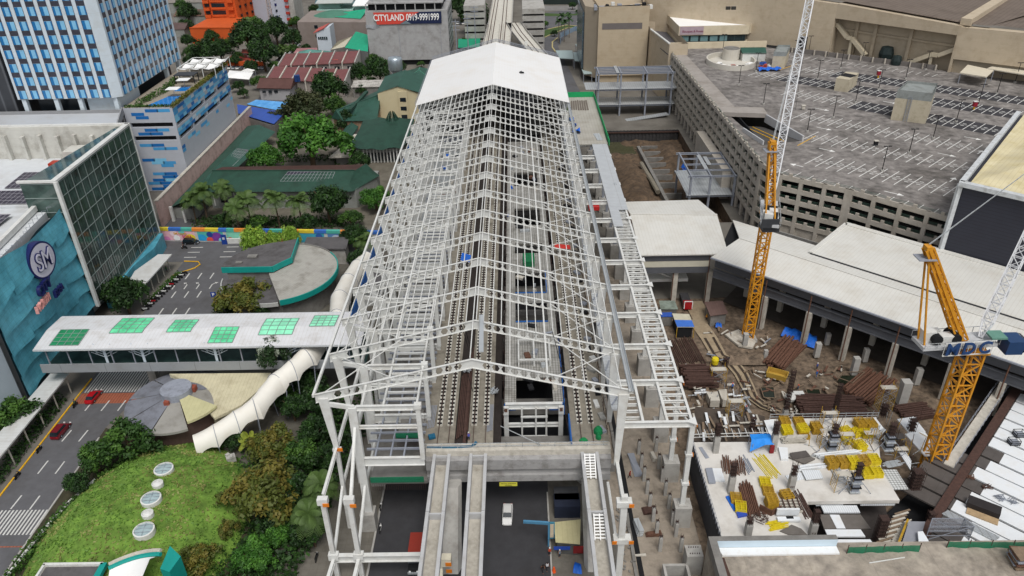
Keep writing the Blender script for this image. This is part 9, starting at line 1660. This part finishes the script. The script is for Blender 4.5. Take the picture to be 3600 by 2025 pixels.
for s in (-.6,.6):b=MB(); b.cyl((s,-l/2-.47,1.),(s,-l/2-.4,1.),.18); b.build('headlight',WHITE2,t)
def mini_car(mat):
 b=MB(); b.loft([[(u,-.85*w,.3),(u,-.85*w,z),(u,.85*w,z),(u,.85*w,.3)]for u,z,w in ((-2.1,.6,.9),(-1.2,.85,1),(1.3,.9,1),(2.1,.75,.9))],True); b.m=1; b.loft([[(u,-w,z)for w in (.75,)]+[(u,-.6,z2),(u,.6,z2),(u,.75,z)]for u,z,z2 in ((-1.3,.84,.86),(-.6,.85,1.42),(.9,.88,1.42),(1.6,.86,.9))],True); b.m=2;[b.cyl((u,s-.1,.3),(u,s+.1,.3),.3,n=8)for u in (-1.3,1.3)for s in (-.8,.8)]; return b.build('parked_car',[mat,GLASSD,BLACK])
MC=[mini_car(CARW),mini_car(paint('silver','9fa3a8')),mini_car(paint('grey','4a4d52'))]
fresh={0,1,2}
def put_mini(i,p_,rz,lab,grp):
 k=(0,0,1,0,2,0,1)[i%7]; o=MC[k]if k in fresh else MC[k].copy()
 if k not in fresh:COL.objects.link(o)
 fresh.discard(k); o.location=(p_.x,p_.y,0); o.rotation_euler.z=rz; o['_o']=(0,0,0); tag(o,lab[k],'car',grp)
for i in range(20):
 w=i/19; p_=Q('A',1345+270*w,790-240*w-40*math.sin(w*3)*.3); put_mini(i,p_,R(20),['small white car parked in the slanting row along the side street','silver car parked in the slanting row along the side street','dark grey car parked in the slanting row along the side street'],'cars parked along the side street')
for i in range(11):p_=Q('B',1470+34*i,300+4*math.sin(i)); put_mini(i+3,p_,R(80+4*i),['white car parked by the blue fence beyond the concrete block','silver car parked by the blue fence beyond the concrete block','dark grey car parked by the blue fence beyond the concrete block'],'cars parked by the blue fence')
for i in range(9):p_=Q('A',750+52*i,862+3*math.sin(i)); put_mini(i+1,p_,R(85),['small white car parked against the orange court wall','silver car parked against the orange court wall','dark grey car parked against the orange court wall'],'cars parked at the orange court wall')
t=thing('court_wall','low orange wall with red paved court beside the row of dark trees','wall',Q('A',950,830)); a,c=Q('A',725,840),Q('A',1190,845); b=MB(); b.bar((a.x,a.y,1.4),(c.x,c.y,1.4),.4,2.8); b.build('wall',OR,t); A_=[Q2('A',*p_)for p_ in ((690,790),(1090,790),(1000,690),(770,690))]; b=MB(); b.poly([(x,y,.06)for x,y in A_]); b.build('court',M('red_court','9a4438',.85,.12,.6),t); A_=[Q2('A',*p_,3)for p_ in ((890,668),(1010,672),(1038,625),(900,622))]; b=MB(); b.prism(A_,3,3.2,bot=True); b.build('court_roof',M('red_court_roof','9a4a40',.8,.1,.6),t)
def moto(mat):
 b=MB(); b.m=1;[b.lathe((0,0,0),[(.001,0)],3)for _ in ()];[b.cyl((u,-.06,.3),(u,.06,.3),.3,n=10)for u in (-.62,.62)]; b.m=0; b.bar((-.5,0,.55),(.5,0,.62),.3,.34); b.bar((-.62,0,.35),(-.45,0,.95),.12); b.m=1; b.bar((-.05,0,.8),(.75,0,.84),.26,.12); b.bar((-.45,-.34,1.),(-.45,.34,1.),.06); b.m=2; b.box((-.62,0,.78),(.12,.2,.18)); return b.build('motorcycle',[mat,BLACK,WHITE2])
MO=[moto(CARW),moto(CARK),moto(CARR)]; mfresh={0,1,2}
def put_moto(k,x,y,rz,lab,grp=None):
 o=MO[k]if k in mfresh else MO[k].copy()
 if k not in mfresh:COL.objects.link(o)
 mfresh.discard(k); o.location=(x,y,0); o.rotation_euler.z=rz; o['_o']=(0,0,0); tag(o,lab,'motorcycle',grp)
for i in range(16):w=i/15; put_moto((0,1,0,2,1,0,1)[i%7],-92.2+2.9*w,158.8+18*w,R(20+6*math.sin(i)),('white','black','red')[(0,1,0,2,1,0,1)[i%7]]+' motorcycle parked along the narrow shrub border','motorcycles along the shrub border')
MR=[('02',545,200,1,'dark motorcycle with rider behind the bright red sedan'),('02',283,525,1,'dark motorcycle at the kerb left of the dark red people carrier'),('02',125,715,1,'dark motorcycle at the kerb nearest the zebra crossing'),('01',1340,412,1,'black motorcycle with rider beside the black car'),('01',1155,395,0,'white motorcycle at the foot of the glass corner by the mural wall'),('12',908,940,0,'white motorcycle parked by the pedestal under the station'),('12',905,1100,0,'white motorcycle on the rubble in front of the pedestal'),('12',440,1310,1,'dark motorcycle on the pavement left of the bottom beam')]
# ================================================================ people
SKIN=M('skin','8a5a42',.6,.05,1.)
def body_mesh(pose):
 me=bpy.data.meshes.new('body'); J=dict(stand=dict(hip=(0,0,.9),ch=(0,0,1.3),ne=(0,0,1.46),hd=(0,-.02,1.62),kl=(-.1,-.02,.48),fl=(-.1,.02,.05),tl=(-.1,-.14,.03),kr=(.1,-.02,.48),fr=(.1,.02,.05),tr=(.1,-.14,.03),sl=(-.19,0,1.38),el=(-.25,.03,1.1),hl=(-.24,-.07,.85),sr=(.19,0,1.38),er=(.25,.03,1.1),hr=(.24,-.07,.85)),walk=dict(hip=(0,0,.9),ch=(0,-.03,1.3),ne=(0,-.05,1.46),hd=(0,-.08,1.62),kl=(-.1,-.2,.5),fl=(-.1,-.3,.06),tl=(-.1,-.45,.05),kr=(.1,.1,.48),fr=(.1,.34,.12),tr=(.1,.26,.04),sl=(-.19,-.02,1.38),el=(-.25,.14,1.13),hl=(-.24,.12,.88),sr=(.19,-.02,1.38),er=(.25,-.1,1.12),hr=(.23,-.28,.95)),sit=dict(hip=(0,0,.86),ch=(0,-.1,1.25),ne=(0,-.14,1.4),hd=(0,-.18,1.56),kl=(-.2,-.36,.72),fl=(-.2,-.26,.3),tl=(-.2,-.4,.28),kr=(.2,-.36,.72),fr=(.2,-.26,.3),tr=(.2,-.4,.28),sl=(-.2,-.1,1.34),el=(-.28,-.25,1.12),hl=(-.26,-.45,1.06),sr=(.2,-.1,1.34),er=(.28,-.25,1.12),hr=(.26,-.45,1.06)))[pose]
 ks=list(J); ed=[('hip','ch'),('ch','ne'),('ne','hd'),('hip','kl'),('kl','fl'),('fl','tl'),('hip','kr'),('kr','fr'),('fr','tr'),('ch','sl'),('sl','el'),('el','hl'),('ch','sr'),('sr','er'),('er','hr')]
 me.from_pydata([J[k]for k in ks],[(ks.index(a),ks.index(c))for a,c in ed],[]); o=bpy.data.objects.new('body',me); COL.objects.link(o); o.modifiers.new('skin','SKIN'); s=o.modifiers.new('sub','SUBSURF'); s.levels=1; s.render_levels=1
 rad=dict(hip=.15,ch=.15,ne=.06,hd=.115,kl=.075,fl=.05,tl=.04,kr=.075,fr=.05,tr=.04,sl=.07,el=.05,hl=.04,sr=.07,er=.05,hr=.04)
 for k,sv in zip(ks,me.skin_vertices[0].data):sv.radius=(rad[k],rad[k]*(.75 if k in ('hip','ch')else 1)); sv.use_root=k=='hip'
 bpy.context.view_layer.update(); out=bpy.data.meshes.new_from_object(o.evaluated_get(bpy.context.evaluated_depsgraph_get())); bpy.data.objects.remove(o); return out,J
BODY={k:body_mesh(k)for k in ('stand','walk','sit')}
def cloth_m(h):return M('cloth_'+h,h,.85,.12,3.)
def person(loc,rz,pose,top,legs,hat,lab):
 t=thing('person',lab,'person',loc,rz,local=True); src,J=BODY[pose]; me=src.copy();[me.materials.append(m_)for m_ in (SKIN,cloth_m(legs))]
 for p_ in me.polygons:p_.material_index=1 if p_.center.z<J['hip'][2]+.02 and abs(p_.center.x)<.24 and not (p_.center.z<.12)and (pose!='sit' or p_.center.z<.88)else 0
 o=bpy.data.objects.new('body',me); COL.objects.link(o); o.parent=t
 c,h_=Vector(J['ch']),Vector(J['hip']); b=MB(); b.loft([[c.lerp(h_,w)+Vector((r_*1.25*math.cos(a),r_*.82*math.sin(a),.12*(1-w)))for a in [2*math.pi*j/12 for j in range(12)]]for w,r_ in ((-.02,.14),(.25,.185),(.6,.18),(1.02,.175))],True); b.build('shirt',cloth_m(top),t)
 hd=Vector(J['hd']); b=MB(); b.lathe(hd+Vector((0,0,.04)),[(.135,0),(.13,.05),(.09,.11),(.02,.135)],12); b.build('helmet' if hat not in ('241a16',)else 'hair',cloth_m(hat),t)
 b=MB(); b.box(hd+Vector((0,-.115,-.02)),(.03,.03,.05)); b.build('nose',SKIN,t)
 return t
for p,x,y,k,lab in MR:
 v=Q(p,x,y,.5); rz=R(-90)if p!='01' else 0.; put_moto(k,v.x,v.y,rz,lab)
 if 'rider' in lab:person((v.x,v.y,.02),rz+R(-90),'sit','3a4a34' if p=='02' else '25252a','2a2c34','1b1b1e','person seated on the dark motorcycle behind the bright red sedan' if p=='02' else 'person seated on the black motorcycle beside the black car')
for p,x,y,z,rz,pose,top,legs,hat,lab in (('L',422,790,0,.3,'walk','1d1d20','2a2a30','241a16','person in black clothes walking under the right girder'),('L',453,775,0,.1,'walk','c9cdd2','23252c','241a16','person in a white shirt walking beside one in black'),('L',470,670,0,0,'stand','b5452a','2c2c34','d8d8d8','person in a red vest and white helmet standing by the sign post'),('L',540,685,0,.6,'stand','6f7f8c','34343a','c8c2b0','person in grey standing before the cream roofed stall'),('F',1750,270,.6,0,'walk','2f62a8','27466e','c23a2a','person in blue with a red helmet on the mud by the flooded pit'),('F',1755,175,.6,0,'stand','33508a','2a2f3a','e2e2de','person in blue with a white helmet behind the red helmeted one'),('F',1510,450,.6,.8,'walk','37536b','2c3038','d5502a','person with an orange helmet walking between the flooded pits'),('F',690,430,2.2,.2,'stand','3a6ab0','2a2c34','c8323a','person in blue with a red helmet on the formwork'),('F',860,720,4.2,0,'stand','4a5a6a','2a2c34','c23a2a','person with a red helmet at the back of the timber formwork'),('F',100,190,.6,1.,'stand','8e2a2a','23252c','e2e2de','person in dark red with a white helmet beside the brown pipes'),('E',1155,880,.5,0,'stand','c98a2a','34343a','b5a03a','person in an orange vest beside the brown roofed shed'),('22',855,740,0,2.,'walk','8e2424','23252c','8e2424','person in red crossing the ditch beside the work lane'),('J',1150,440,14,0,'stand','4b56a0','33333a','c8c8c4','person in blue working at the front edge of the track deck'),('K',1015,190,20.3,0,'stand','a52a2a','27272c','a52a2a','person in red on the right flank walkway of the station'),('01',1215,590,0,.5,'stand','2c6a4a','2a2c30','241a16','person in green standing beside the low canopy'),('02',190,380,0,0,'stand','b56a3a','2a2c30','241a16','person in orange near the tree at the left canopy')):
 v=Q(p,x,y,z); person((v.x,v.y,z),rz,pose,top,legs,hat,lab)
